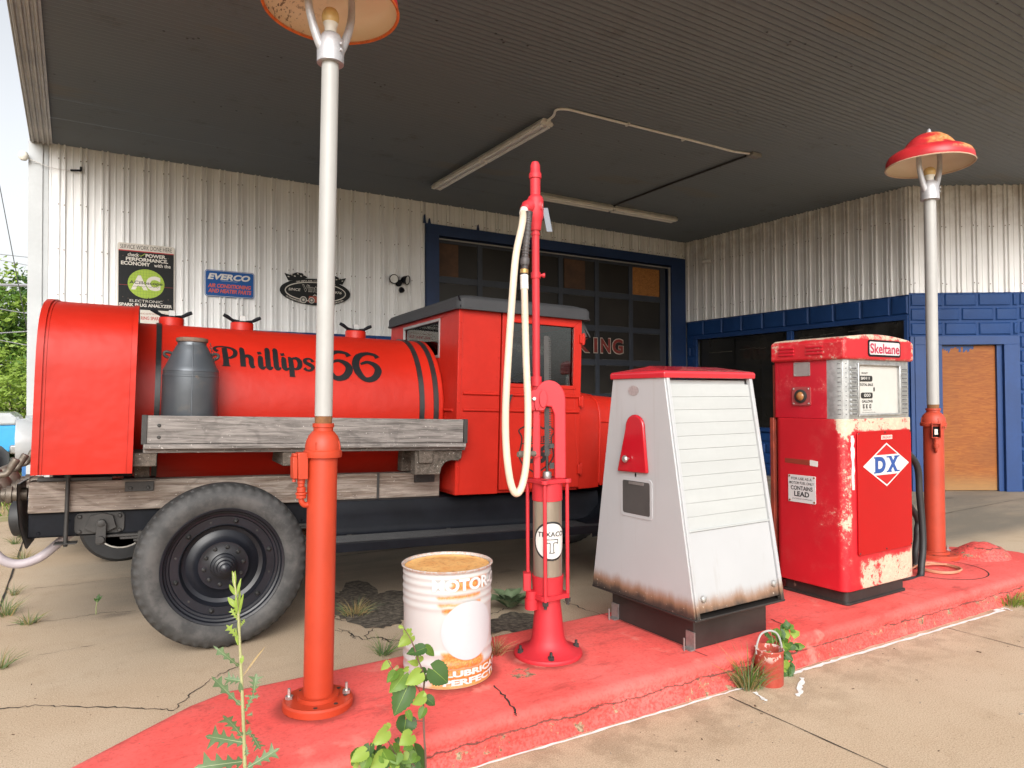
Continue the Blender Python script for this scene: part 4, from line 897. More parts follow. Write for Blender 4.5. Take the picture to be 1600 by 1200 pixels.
# ================================================================ BUCKET, COIL, CONCRETE LUMP
bk = V((2.985, 2.33, 0)); t = thing('bucket', bk, 'rusty red metal pail with thin white handle standing at the kerb', 'bucket')
M = Mat('pail_red'); n = M.noise(14, 6, .7); n2 = M.noise(60, 4); b = M.mix(n.ss(.3, .7), (.36, .05, .03), (.44, .075, .05)); b = M.mix(n.ss(.60, .64), b, (.20, .10, .07)); b = M.mix((M.z.ss(.11, .15)*n.ss(.53, .56)), b, (.62, .45, .40)); m_pail = M.put(b, .6, bump=n2, bdist=.002)
mb = MB(); mb.lathe([(.066, 0), (.068, .005), (.069, .165), (.073, .171), (.071, .176), (.066, .173), (.065, .02), (.0, .018)], bk, seg=40, cap0=True); fin(mb, 'pail', m_pail, t)
mb = MB(); q = V((.62, -.78, 0)); q = V((.93, -.36, 0)); mb.tube(catmull([bk+q*-.07+V((0, 0, .15)), bk+q*-.068+V((0, 0, .19)), bk+q*-.045+V((0, 0, .245)), bk+V((0, 0, .262)), bk+q*.045+V((0, 0, .245)), bk+q*.068+V((0, 0, .19)), bk+q*.07+V((0, 0, .15))], 6), .005, 8); fin(mb, 'handle', m_pole, t)
cc = G(1464, 889, .155); mb = MB(); P = []
for i in range(75):
    a = i*.17; r_ = .145+.006*math.sin(i*.31)+.004*i/75; P.append(V((cc.x+r_*math.cos(a)*1.0, cc.y+r_*math.sin(a)*1.0, .158+.0012*i*.16+.003*math.sin(i*.5))))
P += [P[-1]+V((-.08, .06, 0)), P[-1]+V((-.22, .10, 0)), P[-1]+V((-.42, .06, 0))]
mb.tube(P, .0075, 8); tag(fin(mb, 'hose_coil', paint('coil_tan', (.50, .22, .13), .6, .1), origin=(cc.x, cc.y, .15)), 'thin tan hose lying coiled on the island before the far lamp post', 'hose')
c = V((6.21, 2.80, .15)); mb = MB(); rs = []
rng = random.Random(5)
for k, (r_, h) in enumerate(((.25, -.005), (.22, .03), (.17, .065), (.11, .09), (.05, .10), (.005, .102))): rs.append([c+V((math.cos(a)*r_*1.1, math.sin(a)*r_*.8, h))*1+V((rng.uniform(-.01, .01), rng.uniform(-.01, .01), rng.uniform(-.006, .006)*(k > 0))) for a in [i*.3307 for i in range(19)]])
mb.rings(rs); tag(fin(mb, 'concrete_lump', m_isl, origin=tuple(c), smooth=60), 'low red-painted lump of concrete at the far end of the island', 'concrete mound')
# ================================================================ THE TANK TRUCK (own frame: x forwards, y away from the viewer, z up)
ty_, tp_ = R(-4.3), R(-1.8)
EX = V((math.cos(ty_)*math.cos(tp_), math.sin(ty_)*math.cos(tp_), math.sin(tp_))); EY = V((-math.sin(ty_), math.cos(ty_), 0)); EZ = EX.cross(EY)
OT = V((.74, 4.32, 0)); MT = Matrix((EX, EY, EZ)).transposed().to_4x4(); MT.translation = OT
def tw(x, y, z): return MT @ V((x, y, z))
m_tred = paint('truck_red', (.43, .0155, .006), .42, .10, 1.3, spec=.28, bump=.35, bs=3.2, bd=.03, chips=((.30, .10, .07), .80, 40))
m_tred2 = paint('cab_red', (.41, .015, .007), .45, .11, 1.6, spec=.25, bump=.3, bs=3.5, bd=.02, chips=((.30, .10, .07), .80, 40))
truck = thing('tank_truck', (0, 0, 0), 'vintage bright red fuel tank truck with black lettering, grey wooden bed and black chassis', 'truck', world=False)
truck.matrix_world = MT
LX = lambda u, v, w: V((u, -w, v))       # near side of the truck
# weathered wood
def wood(name, axis, dark, light):
    M = Mat(name); st = {'x': (.35, 6, 6), 'y': (6, .35, 6)}[axis]
    g = M.noise(7, 7, .68, stretch=st, dist=.9); g2 = M.noise(26, 4, .6, stretch=st); n = M.noise(1.4, 4); sp = M.noise(70, 3)
    kn = M.noise(1.1, 2, .4, stretch=(1.0, 3, 3), dist=2.5)
    ringy = ((kn*38)._m('SINE')).ss(.2, .95)*kn.ss(.42, .58)
    b = M.mix(g.ss(.32, .66), dark, light); b = M.mix(g2.ss(.52, .72)*.7, b, mul(dark, .4)); b = M.mix(ringy*.35, b, mul(dark, .5)); b = M.mix(n.ss(.4, .7)*.35, b, mul(light, 1.2)); b = M.mix(sp.ss(.66, .70)*.6, b, (.6, .56, .52))
    return M.put(b, .85, bump=g+g2*.7, bdist=.006, bstr=.6)
m_wood = wood('weathered_plank', 'x', (.095, .085, .078), (.25, .228, .212)); m_wood2 = wood('weathered_sill', 'x', (.12, .082, .06), (.29, .245, .21)); m_woodd = wood('dark_bracket_wood', 'y', (.05, .04, .03), (.13, .105, .085))
# chassis
mb = MB()
for y in (.34, 1.30): mb.box(-1.0, 3.75, y, y+.05, .645, .785); mb.box(-1.0, 3.75, y, y+.09, .645, .66); mb.box(-1.0, 3.75, y, y+.09, .77, .785)
for x in (-.99, .55, 1.6, 2.6, 3.5): mb.box(x, x+.06, .39, 1.30, .66, .77)
fin(mb, 'chassis_frame', m_black, truck, bevel=.004)
mb = MB()
for y in (.30, 1.28): mb.box(-1.0, 1.43, y, y+.11, .788, .962)
fin(mb, 'wooden_sill', m_wood2, truck, bevel=.006)
mb = MB(); mb.box(.97, .985, .288, .30, .785, .965); 
for x in (-.46, 1.31): mb.box(x-.075, x+.075, .285, .301, .895, .95); mb.box(x-.085, x+.085, .27, .42, .963, .972); [mb.lathe([(.012, 0), (.009, .008)], (x+d, .286, .915), (0, -1, 0), 10) for d in (-.045, .045)]
mb.box(-.96, -.60, .28, .34, .966, .984); mb.cyl((-.815, .275, .60), (-.815, .275, .985), .011, None, 12); mb.box(-.87, -.76, .25, .33, .615, .622); mb.cyl((-.815, .275, .985), (-.815, .275, 1.01), .02, None, 6)
fin(mb, 'sill_hardware', m_dark, truck, bevel=.002)
# spring hanger and springs
mb = MB()
mb.prism(rrect(-.78, -.53, .655, .775, .03), LX, -.34, -.328); mb.prism([(-.73, .69), (-.70, .76), (-.64, .775), (-.59, .76), (-.57, .69), (-.62, .665), (-.68, .665)], LX, -.33, -.30)
mb.lathe([(.022, 0), (.022, .03), (.012, .034)], (-.645, .30, .72), (0, -1, 0), 14); mb.prism(rrect(-.67, -.62, .60, .73, .015), LX, -.30, -.27); mb.lathe([(.02, 0), (.02, .025)], (-.645, .27, .63), (0, -1, 0), 14)
for x, z in ((-.755, .67), (-.755, .755), (-.555, .67), (-.555, .755)): mb.lathe([(.013, 0), (.009, .012)], (x, .328, z), (0, -1, 0), 10)
for y in (.30, 1.36):
    for k in range(6): mb.box(-.62+.07*k, .62-.07*k, y, y+.06, .635-.016*k, .648-.016*k)
    mb.prism(rrect(-.46, -.42, .54, .66, .01), LX, -y-.065, -y+.008); 
mb.cyl((0, .2, .475), (0, 1.5, .475), .05, None, 16); mb.lathe([(.05, -.18), (.14, -.08), (.16, 0), (.14, .08), (.05, .18)], (0, .85, .475), (0, 1, 0), 24)
for x in (-.1, .09): mb.tube([(x, .29, .44), (x, .29, .66), (x, .37, .66), (x, .37, .44)], .009, 8)
fin(mb, 'spring_and_axle', m_dark, truck, bevel=.002)
mb = MB()
for x in (.75, 1.45, 2.15): mb.prism([(.0, .535), (.30, .60), (.34, .70), (.34, .66), (.30, .575), (.0, .515)], (lambda X: (lambda u, v, w: V((X+w, u, v))))(x), 0, .03)
fin(mb, 'running_board_bracket', m_dark, truck)
mb = MB(); mb.tube(catmull([(2.6, .62, .60), (1.4, .60, .56), (.5, .58, .55), (-.3, .55, .60), (-.6, .55, .62)], 5), .022, 10); fin(mb, 'exhaust_pipe', paint('exhaust_rust', (.10, .06, .04), .8, .3, 9), truck)
mb = MB(); mb.tube([(2.2, .46, .58), (.2, .44, .50)], .008, 8); mb.tube([(2.2, 1.22, .58), (.2, 1.24, .50)], .008, 8); fin(mb, 'brake_rod', m_dark, truck)
mb = MB()
for i in range(9): mb.lathe([(.010, 0), (.007, .006)], (-.95+.14*i+(.32 if i > 2 else 0), .34, .70+(.035 if i % 2 else -.03)), (0, -1, 0), 8)
fin(mb, 'frame_rivets', m_black, truck)
# bed
mb = MB()
for i in range(3): mb.box(-.45, 1.50, .025+.115*i, .135+.115*i, 1.135, 1.168); mb.box(-.45, 1.50, 1.675-.115*i-.11, 1.675-.115*i, 1.135, 1.168)
mb.box(-.45, 1.485, -.022, .022, 1.160, 1.187)
fin(mb, 'bed_planks', m_wood, truck, bevel=.003)
for y in (-.015, 1.67):
    mb = MB(); mb.box(-.445, 1.465, y, y+.035, 1.189, 1.345); sb = fin(mb, 'side_board', m_wood, truck, bevel=.004)
    mb = MB()
    for x in (-.462, 1.467): mb.box(x, x+.028, y-.006, y+.05, 1.185, 1.347)
    for x in (-.375,):
        for z in (1.225, 1.29): mb.lathe([(.011, 0), (.008, .006)], (x, y, z), (0, -1, 0), 10)
    fin(mb, 'end_strap', m_dark, sb, bevel=.002)
mb = MB()
for x in (-.44,): mb.box(x-.06, x+.06, .03, 1.66, 1.06, 1.134); mb.box(x-.05, x+.03, .30, .40, .972, 1.06); mb.box(x-.05, x+.03, 1.29, 1.39, .972, 1.06)
og = [(1.15, 1.134), (1.15, .972), (1.33, .972), (1.34, 1.02), (1.37, 1.055), (1.41, 1.065), (1.46, 1.062), (1.485, 1.08), (1.49, 1.134)]
for y in (.05, .32, 1.28, 1.55): mb.prism(og, LX, -y-.09, -y)
mb.box(1.17, 1.27, .03, 1.66, 1.05, 1.133); mb.box(.3, .42, .03, 1.66, 1.05, 1.133)
fin(mb, 'bed_bearer', m_woodd, truck, bevel=.005)
# tank
yc, zc_, rt = .85, 1.392, .54
mb = MB(); mb.lathe([(.02, -.001), (rt-.05, -.001), (rt-.004, .03), (rt-.004, .045), (rt+.008, .05), (rt+.008, .075), (rt, .078), (rt, 2.03), (rt+.006, 2.035), (rt+.006, 2.06), (rt-.01, 2.065), (rt-.012, 2.075), (rt-.06, 2.05), (.02, 2.03)], (-.62, yc, zc_), (1, 0, 0), 96)
mb.cyl((.75, yc, .86), (.75, yc, .76), .05, None, 20); mb.cyl((.2, yc-.1, .9), (.2, yc-.1, .8), .06, None, 20); tank = fin(mb, 'tank', m_tred, truck, smooth=40)
TK = lambda u, v, w: V((u, yc-(rt+w)*math.cos(v), zc_+(rt+w)*math.sin(v)))
mb = MB(); m_strap = paint('strap_black', (.02, .02, .02), .35, .2, 20, bump=.4)
for x, wd in ((-.385, .03), (1.285, .036), (1.392, .036)):
    mb.grid([[TK(x+(wd/2 if s else -wd/2), R(a), .003+.004*(s in (1, 2))*0+h) for s, h in ((0, -.004), (0, .006), (1, .006), (1, -.004))] for a in range(-70, 251, 4)])
fin(mb, 'tank_strap', m_strap, tank, smooth=30)
for x in (-.31, .135, .94):
    mb = MB(); mb.lathe([(.076, 0), (.076, .07), (.072, .076), (.001, .078)], (x, yc, 1.905), (0, 0, 1), 32); cap_ = fin(mb, 'filler_cap', m_tred, tank)
    mb = MB(); z = 1.984
    mb.tube([(x-.125, yc-.02, z+.045), (x-.10, yc-.02, z+.033), (x-.065, yc-.01, z+.012), (x-.03, yc, z+.005), (x+.03, yc, z+.005), (x+.065, yc+.01, z+.012), (x+.10, yc+.02, z+.033), (x+.125, yc+.02, z+.045)], [.012, .014, .011, .012, .012, .011, .014, .012], 8); mb.lathe([(.07, -.004), (.07, .006), (.03, .01)], (x, yc, z), (0, 0, 1), 24)
    mb.box(x-.018, x+.022, yc-.02, yc+.02, z, z+.048, 1); fin(mb, 'wing_handle', [m_black, m_steel], tank, bevel=.002)
# lettering painted round the tank
def pen(mb, pts, wd, n=8, h0=[.0016]):
    h0[0] += .00012; P = catmull([V((x, y, 0)) for x, y, *_ in pts], n); Wd = []
    for i in range(len(pts)-1):
        a = pts[i][2] if len(pts[i]) > 2 else 1; b = pts[i+1][2] if len(pts[i+1]) > 2 else 1
        Wd += [wd*(a+(b-a)*k/n) for k in range(n)]
    Wd.append(wd*(pts[-1][2] if len(pts[-1]) > 2 else 1)); mb.strip([(p.x, p.y) for p in P], Wd, lambda u, v, w: LT(u, v, w), h0[0])
# letter space: u along the tank (metres), v up the arc from the baseline (metres)
TH0 = R(28.6)
LT = lambda u, v, w: TK(u, TH0+v/rt-.02*(u-.2), w)
mb = MB(); W_ = .034
def stem(u, v0, v1, tail=.018): pen(mb, [(u-.004, v1+.006, .35), (u+.004, v1-.010, .95), (u+.004, (v0+v1)/2, 1), (u+.006, v0+.014, 1), (u+.018, v0+.001, .8), (u+.034, v0+.010, .25)], W_)
# P
pen(mb, [(-.012, .150, .9), (-.008, .10, 1), (-.004, .05, 1), (-.002, .003, 1.15)], W_); pen(mb, [(-.028, .002, .5), (.022, .002, .5)], .012)
pen(mb, [(-.050, .118, .9), (-.066, .128, .8), (-.068, .147, .7), (-.045, .160, .5), (-.01, .160, .6), (.03, .150, .75), (.052, .125, 1.05), (.050, .092, 1.05), (.026, .068, .7), (.002, .066, .3)], .026)
# h
pen(mb, [(.082, .162, .3), (.092, .148, .9), (.096, .09, 1), (.098, .003, 1)], W_); pen(mb, [(.098, .050, .3), (.112, .084, .6), (.130, .090, .9), (.146, .072, 1), (.148, .03, 1), (.154, .006, .8), (.170, .008, .25)], W_*.95)
for u in (.200,): stem(u, 0, .092); pen(mb, [(u-.012, .118, .9), (u+.012, .124, .9)], .026)
stem(.246, 0, .168); stem(.296, 0, .168); stem(.346, 0, .092); pen(mb, [(.334, .118, .9), (.358, .124, .9)], .026)
# p
pen(mb, [(.380, .100, .3), (.392, .084, .9), (.396, .03, 1), (.398, -.052, 1)], W_); pen(mb, [(.380, -.052, .5), (.418, -.052, .5)], .010)
pen(mb, [(.398, .070, .3), (.412, .090, .6), (.436, .090, .9), (.452, .064, 1.1), (.448, .026, 1), (.428, .006, .6), (.402, .010, .3)], W_*.9)
# s
pen(mb, [(.538, .070, .9), (.530, .088, .7), (.510, .096, .6), (.488, .084, .9), (.490, .062, 1.1), (.518, .044, 1.2), (.534, .026, 1), (.522, .004, .7), (.496, .000, .6), (.478, .016, .9)], .026)
# 66
for u in (.622, .825):
    k = 1.5; pen(mb, [(u+.113*k, .142, 1.0), (u+.100*k, .172, .75), (u+.062*k, .182, .8), (u+.022*k, .146, 1.15), (u+.004, .078, 1.3), (u+.010*k, .006, 1.25), (u+.040*k, -.046, .85), (u+.080*k, -.034, 1.1), (u+.104*k, .022, 1.3), (u+.094*k, .070, 1.1), (u+.060*k, .096, .65), (u+.026*k, .076, .45)], .040, 10)
fin(mb, 'painted_lettering', paint('sign_black', (.009, .009, .010), .6, .1, spec=.2), tank, smooth=60)
# rear cabinet (arched box over the tank's tail)
pr = [(-.03, 1.03), (-.03, 1.58), (-.022, 1.68), (.0, 1.77), (.04, 1.84), (.105, 1.895), (.20, 1.94), (.34, 1.975), (.52, 2.0), (.70, 2.012), (.85, 2.016)]
pr = pr+[(1.70-y, z) for y, z in pr[-2::-1]]
mb = MB(); mb.rings([[V((x, y, z)) for y, z in pr] for x in (-.945, -.505)]); 
def rim_rail(mb, xa, xb, d):
    rs = []
    for x, k in ((xa, 0), (xa, d), (xb, d), (xb, 0)):
        q = []
        for i, (y, z) in enumerate(pr):
            a, b = pr[max(i-1, 0)], pr[min(i+1, len(pr)-1)]; l = math.hypot(b[0]-a[0], b[1]-a[1]); q.append(V((x, y-(b[1]-a[1])/l*k, z+(b[0]-a[0])/l*k)))
        rs.append(q)
    mb.grid(rs)
rim_rail(mb, -.957, -.925, .010); rim_rail(mb, -.918, -.910, .004); rim_rail(mb, -.522, -.498, .008); rim_rail(mb, -.534, -.527, .003)
rc = fin(mb, 'rear_cabinet', m_tred, truck, smooth=32)
mb = MB(); mb.box(-.9, -.5, .4, 1.3, .975, 1.03); mb.box(-.493, -.485, -.02, 1.7, 1.035, 1.9) if 0 else None; fin(mb, 'cabinet_support', m_black, truck)
# wheels
def tyre(mb, R_=.475, wd=.20, n=200):
    rs = []
    for i in range(n):
        a = 2*math.pi*i/n; lug = (i % 4) < 2
        s = .0 if lug else .012; s2 = 0 if lug else .005
        prof = [(.310, .035), (.335, .012), (.365, .0), (.395, -.004), (.425, .002), (.428, .004), (.444-.002, .010+s2*.5), (.462-s2*.4, .022+s), (R_-.004-s2, .040+s), (R_, .060), (R_+.001, wd/2), (R_, wd-.06), (R_-.004-s2, wd-.04), (.44, wd-.01), (.395, wd+.004), (.34, wd-.01), (.300, wd-.035)]
        ca, sa = math.cos(a), math.sin(a); rs.append([V((r*ca, y, r*sa)) for r, y in prof])
    L = [[mb.v(p) for p in r] for r in rs]
    for i in range(n):
        A, B = L[i], L[(i+1) % n]
        for j in range(len(A)-1): mb.f((A[j], B[j], B[j+1], A[j+1]))
M = Mat('tyre_rubber'); n = M.noise(7, 6, .65); n2 = M.noise(40, 4); rr = (M.x*M.x+M.z*M.z)._m('SQRT')
b = M.mix(n.ss(.35, .7), (.030, .0295, .029), (.060, .058, .057)); b = M.mix(n2.ss(.55, .75)*.3, b, (.10, .095, .09))
b = M.mix(rr.ss(.42, .40)*rr.ss(.33, .36)*n.ss(.4, .62)*.4, b, (.10, .092, .086)); b = M.mix(rr.ss(.455, .468)*.7, b, (.02, .02, .02))
m_tyre = M.put(b, .68, bump=n2, bdist=.002, bstr=.3)
m_wheel = paint('wheel_black', (.008, .009, .013), .34, .3, 4, chips=((.28, .28, .30), .735, 55), coat=.1, spec=.4)
m_wheelw = paint('wheel_cream', (.5, .47, .42), .5, .15, 8)
def wheel(x, y, z, flip, wm, parent):
    root = bpy.data.objects.new('wheel', None); col.objects.link(root); root.parent = parent; root.location = (x, y, z); OFF[root] = V((0, 0, 0))
    if flip: root.rotation_euler = (0, 0, math.pi)
    mb = MB(); tyre(mb); fin(mb, 'tyre', m_tyre, root, smooth=28)
    mb = MB(); ax = (0, -1, 0)
    mb.lathe([(.315, -.06), (.333, -.020), (.338, -.012), (.334, -.008), (.322, -.012), (.316, -.028), (.306, -.032), (.302, -.042), (.290, -.044), (.284, -.052), (.240, -.054), (.236, -.050), (.231, -.060), (.222, -.085), (.20, -.093), (.17, -.078), (.14, -.055), (.137, -.048), (.075, -.048), (.072, -.046), (.070, -.02), (.058, -.012), (.056, .0), (.044, .004), (.041, .03), (.030, .034), (.028, .052), (.018, .060), (.001, .062)], (0, 0, 0), ax, 72, 0, False, True)
    mb.lathe([(.305, -.06), (.30, -.19)], (0, 0, 0), ax, 40, 0, False, False)
    for i in range(6): a = .3+i*math.pi/3; mb.lathe([(.015, 0), (.015, .006), (.011, .014), (.005, .02)], (.262*math.cos(a), .0535, .262*math.sin(a)), ax, 8, 1)
    for i in range(10): a = .15+i*math.pi/5; mb.lathe([(.012, 0), (.012, .008), (.006, .014)], (.108*math.cos(a), .0485, .108*math.sin(a)), ax, 8, 1)
    for i in range(6): a = .82+i*math.pi/3; mb.lathe([(.006, 0), (.006, .001)], (.262*math.cos(a), .0535, .262*math.sin(a)), ax, 8, 2)
    fin(mb, 'disc_wheel', [wm, paint('wheel_nut', (.03, .03, .03), .4, .3, metal=.3), m_dark], root, smooth=35); return root
wheel(-.01, .0, .476, False, m_wheel, truck); wheel(-.01, 1.70, .476, True, m_wheelw, truck)
zf = .476+.0
wheel(3.30, .05, .475+3.30*math.tan(R(1.8)), False, m_wheel, truck); wheel(3.30, 1.66, .475+3.30*math.tan(R(1.8)), True, m_wheel, truck)
# running boards, aprons and front fenders
mb = MB(); m_tread = paint('running_board_tread', (.022, .022, .023), .5, .3, 30, chips=((.14, .14, .15), .66, 70), bump=.6, bs=180, stretch=(.3, 1, 1))
for s in (0, 1):
    Y = (lambda y: y) if not s else (lambda y: 1.70-y)
    for y0, y1, z0, z1, mi in ((-.045, .20, .552, .575, 0), (-.058, -.04, .520, .574, 1)): a, b = sorted((Y(y0), Y(y1))); mb.box(.60, 2.62, a, b, z0, z1, mi)
    for k in range(14): a, b = sorted((Y(-.03+.016*k), Y(-.022+.016*k))); mb.box(.62, 2.6, a, b, .575, .579, 0)
fin(mb, 'running_board', [m_tread, m_black], truck, bevel=.004)
mb = MB()
for s in (0, 1):
    Y = (lambda y: y) if not s else (lambda y: 1.70-y)
    mb.grid([[V((x, Y(y), z)) for y, z in ((.185, .568), (.20, .573), (.22, .59), (.228, .62), (.232, .70), (.236, .765), (.25, .79), (.34, .80))] for x in (.58, 1.4, 2.0, 2.75)])
fin(mb, 'splash_apron', m_black, truck, smooth=50)
for s in (0, 1):
    Y = (lambda y: y) if not s else (lambda y: 1.70-y)
    mb = MB(); path = catmull([V((2.50, 0, .555)), V((2.64, 0, .575)), V((2.76, 0, .68)), V((2.90, 0, .90)), V((3.08, 0, 1.06)), V((3.32, 0, 1.12)), V((3.56, 0, 1.06)), V((3.74, 0, .92)), V((3.86, 0, .76))], 6)
    for off in (0, -.012): mb.grid([[p+V((off*.0, 0, 0))+V((0, Y(y), h+off)) for y, h in ((-.055, -.05), (-.055, -.025), (-.04, .0), (.03, .025), (.14, .035), (.26, .02), (.36, -.02), (.42, -.10))] for p in path])
    fin(mb, 'front_fender', m_black, truck, smooth=50)
# cab
m_cabg = Mat('cab_glass'); t_ = m_cabg.t
tr = t_.nodes.new('ShaderNodeBsdfTransparent'); tr.inputs[0].default_value = (.80, .83, .82, 1); gl = t_.nodes.new('ShaderNodeBsdfGlossy'); gl.inputs['Roughness'].default_value = .03
lw = t_.nodes.new('ShaderNodeFresnel'); lw.inputs[0].default_value = 1.55; mx = t_.nodes.new('ShaderNodeMixShader')
t_.links.new(lw.outputs[0], mx.inputs[0]); t_.links.new(tr.outputs[0], mx.inputs[1]); t_.links.new(gl.outputs[0], mx.inputs[2]); t_.links.new(mx.outputs[0], t_.nodes['Material Output'].inputs[0]); m_cabg = m_cabg.m
x0, x1, y0, y1, zb_, zr = 1.46, 2.48, .10, 1.60, .82, 2.13
def wall_with_hole(mb, o, i, mapf, w0, w1):
    frame_prism(mb, o, i, mapf, w0, w1)
BK = plane((x0, 0, 0), (0, -1, 0), (0, 0, 1), (-1, 0, 0))
mb = MB(); wall_with_hole(mb, (-y1, -y0, zb_, zr), (-1.25, -.455, 1.80, 2.07), BK, -.03, 0)
mb.prism([(1.79, zb_), (1.79, zr), (x0+.03, zr), (x0+.03, zb_)][::-1], LX, -y0-.03, -y0); mb.prism([(1.79, zb_), (1.79, zr), (x0+.03, zr), (x0+.03, zb_)][::-1], LX, -y1, -y1+.03)
mb.prism([(x0, zb_), (x0+.03, zb_), (x0+.03, zr), (x0, zr)], LX, -y0, -y0+.006)
mb.box(x0, x1, y0+.03, y1-.03, zb_, zb_+.03)
for z in (1.525, 1.41):
    mb.tube([(1.505, y0-.002, z), (1.785, y0-.002, z)], .011, 10); mb.tube([(x0-.002, y0+.06, z-.12) if z > 1.5 else (x0-.002, y0+.06, z-.12), (x0-.002, y0+.26, z-.12)], .011, 10) if z > 1.5 else None
mb.prism([(x1, 1.55), (x1, 1.60), (x1, 1.60)], LX, 0, .001) if 0 else None
FRW = plane((x1, 0, 0), (0, 1, 0), (0, 0, 1), (1, 0, 0)); wall_with_hole(mb, (y0, y1, 1.50, zr), (y0+.09, y1-.09, 1.62, 2.06), FRW, -.03, 0)
cab = fin(mb, 'cab', m_tred2, truck, bevel=.006)
mb = MB()
for i in range(12): mb.lathe([(.006, 0), (.004, .004)], (x0+.018, y0-.006, zb_+.08+i*.112), (0, -1, 0), 8)
for i in range(9): mb.lathe([(.005, 0), (.0035, .0035)], (1.775, y0, zb_+.1+i*.145), (0, -1, 0), 8)
fin(mb, 'rivets', m_tred2, cab)
mb = MB(); mb.prism([(-1.25, 1.80), (-.455, 1.80), (-.455, 2.07), (-1.25, 2.07)], BK, -.02, -.016); mb.prism([(y0+.09, 1.62), (y1-.09, 1.62), (y1-.09, 2.06), (y0+.09, 2.06)], FRW, -.02, -.016); fin(mb, 'cab_window', m_cabg, cab)
mb = MB(); frame_prism(mb, (-1.262, -.443, 1.788, 2.082), (-1.24, -.465, 1.81, 2.06), BK, -.01, .006); fin(mb, 'window_trim', m_steel, cab, bevel=.002)
for s in (0, 1):
    yy = y0 if not s else y1; w0, w1 = (-yy-.03, -yy+.006) if not s else (-yy-.006, -yy+.03)
    mb = MB(); frame_prism(mb, (1.80, 2.475, zb_+.025, zr-.01), (1.865, 2.41, 1.60, 2.055), LX, w0, w1)
    so_ = -1 if not s else 1; fy_ = yy-.008 if not s else yy+.008
    for z in (1.525, 1.41): mb.tube([(1.815, fy_, z), (2.46, fy_, z)], .011, 10)
    mb.prism([(1.79, zb_+.02), (1.80, zb_+.02), (1.86, 1.2), (1.83, 1.2)], LX, w0, w1) if 0 else None
    for r_, d in ((.035, .010),):
        frame_prism(mb, (1.845, 2.43, 1.58, 2.075), (1.872, 2.403, 1.607, 2.048), LX, (w1 if not s else w0)-.001, (w1 if not s else w0)+.006)
    for z in (1.965, 1.49, .98): mb.box(2.455, 2.50, fy_-.012, fy_+.012, z-.035, z+.035); mb.cyl((2.487, fy_-.004, z-.045), (2.487, fy_-.004, z+.045), .010, None, 10)
    dr_ = fin(mb, 'cab_door', m_tred2, cab, bevel=.005)
    mb = MB(); mb.prism([(1.865, 1.60), (2.41, 1.60), (2.41, 2.055), (1.865, 2.055)], LX, -yy-.014, -yy-.010); fin(mb, 'door_glass', m_cabg, dr_) if 0 else None
    mb2 = MB(); mb2.prism([(1.865, 1.60), (2.41, 1.60), (2.41, 2.055), (1.865, 2.055)], LX, -yy-.014, -yy-.010); fin(mb2, 'door_glass', m_cabg, cab)
    if not s:
        mb = MB(); mb.obox(V((1.85, yy-.03, 1.465)), V((.008, 0, 0)), V((0, .006, 0)), V((.022, 0, .062))); mb.cyl((1.84, yy-.03, 1.44), (1.84, yy+.0, 1.44), .012, None, 10); fin(mb, 'door_handle', m_dark, cab, bevel=.003)
        # shield emblem on the door, mostly behind the hand pump
        SH = plane((2.10, yy-.0065, 1.13), (1, 0, 0), (0, 0, 1), (0, -1, 0)); sh = [(0, -.175), (.06, -.14), (.115, -.10), (.145, -.04), (.13, .03), (.125, .09), (.15, .14), (.09, .17), (.05, .155), (0, .18)]
        sh = sh+[(-u, v) for u, v in sh[-2:0:-1]]; mb = MB(); sh = [(p.x, p.y) for p in catmull([V((u, v, 0)) for u, v in sh+[sh[0]]], 4)]
        mb.strip(sh, .012, SH, .001); mb.text('66', SH, -.085, .085, -.10, .035, .0012, .05, .15); mb.text('PHILLIPS', SH, -.105, .105, .055, .10, .0012, .02); mb.strip([(-.125, .045), (.125, .045)], .008, SH, .001); fin(mb, 'door_emblem', m_lettk, cab, smooth=0)
# roof
def slab(a, b, c, d, z, r): return [V((x, y, z)) for x, y in rrect(a, b, c, d, r, 6)]
mb = MB(); a, b, c, d = x0-.025, x1+.06, y0-.04, y1+.04
mb.rings([slab(a+.012, b-.012, c+.012, d-.012, zr-.02, .05), slab(a-.004, b+.004, c-.004, d+.004, zr-.022, .05), slab(a-.006, b+.006, c-.006, d+.006, zr-.012, .05), slab(a, b, c, d, zr-.004, .05), slab(a, b, c, d, zr+.045, .05), slab(a+.012, b-.012, c+.012, d-.012, zr+.066, .06), slab(a+.06, b-.06, c+.08, d-.08, zr+.088, .07), slab(a+.16, b-.16, c+.25, d-.25, zr+.112, .08), slab(a+.3, b-.3, c+.5, d-.5, zr+.125, .08)])
mb.tube([V((a+.0, c+.0, zr+.066)), V((a+.03, c+.02, zr+.02)), V((a+.02, c+.005, zr-.01))], .006, 8, 1)
roof = fin(mb, 'cab_roof', [paint('roof_grey_fabric', (.026, .026, .028), .68, .12, 6, bump=.5, bs=300), m_black], cab, smooth=50)
mb = MB(); mb.prism([(x1+.02, zr-.01), (x1+.10, zr-.14), (x1+.095, zr-.145), (x1+.02, zr-.05)][::-1], LX, -y1+.03, -y0-.03); mb.prism([(x1+.005, zr-.03), (x1+.06, zr-.14), (x1+.0, zr-.16)], LX, -y0-.02, -y0-.015); fin(mb, 'sun_visor', paint('visor_grey', (.03, .03, .03), .6), cab)
mb = MB(); mb.box(1.52, 1.66, .16, 1.54, 1.22, 1.78); mb.box(1.52, 2.0, .16, 1.54, 1.10, 1.26); fin(mb, 'seat', paint('seat_black', (.022, .022, .022), .5), cab, bevel=.04, bseg=4)
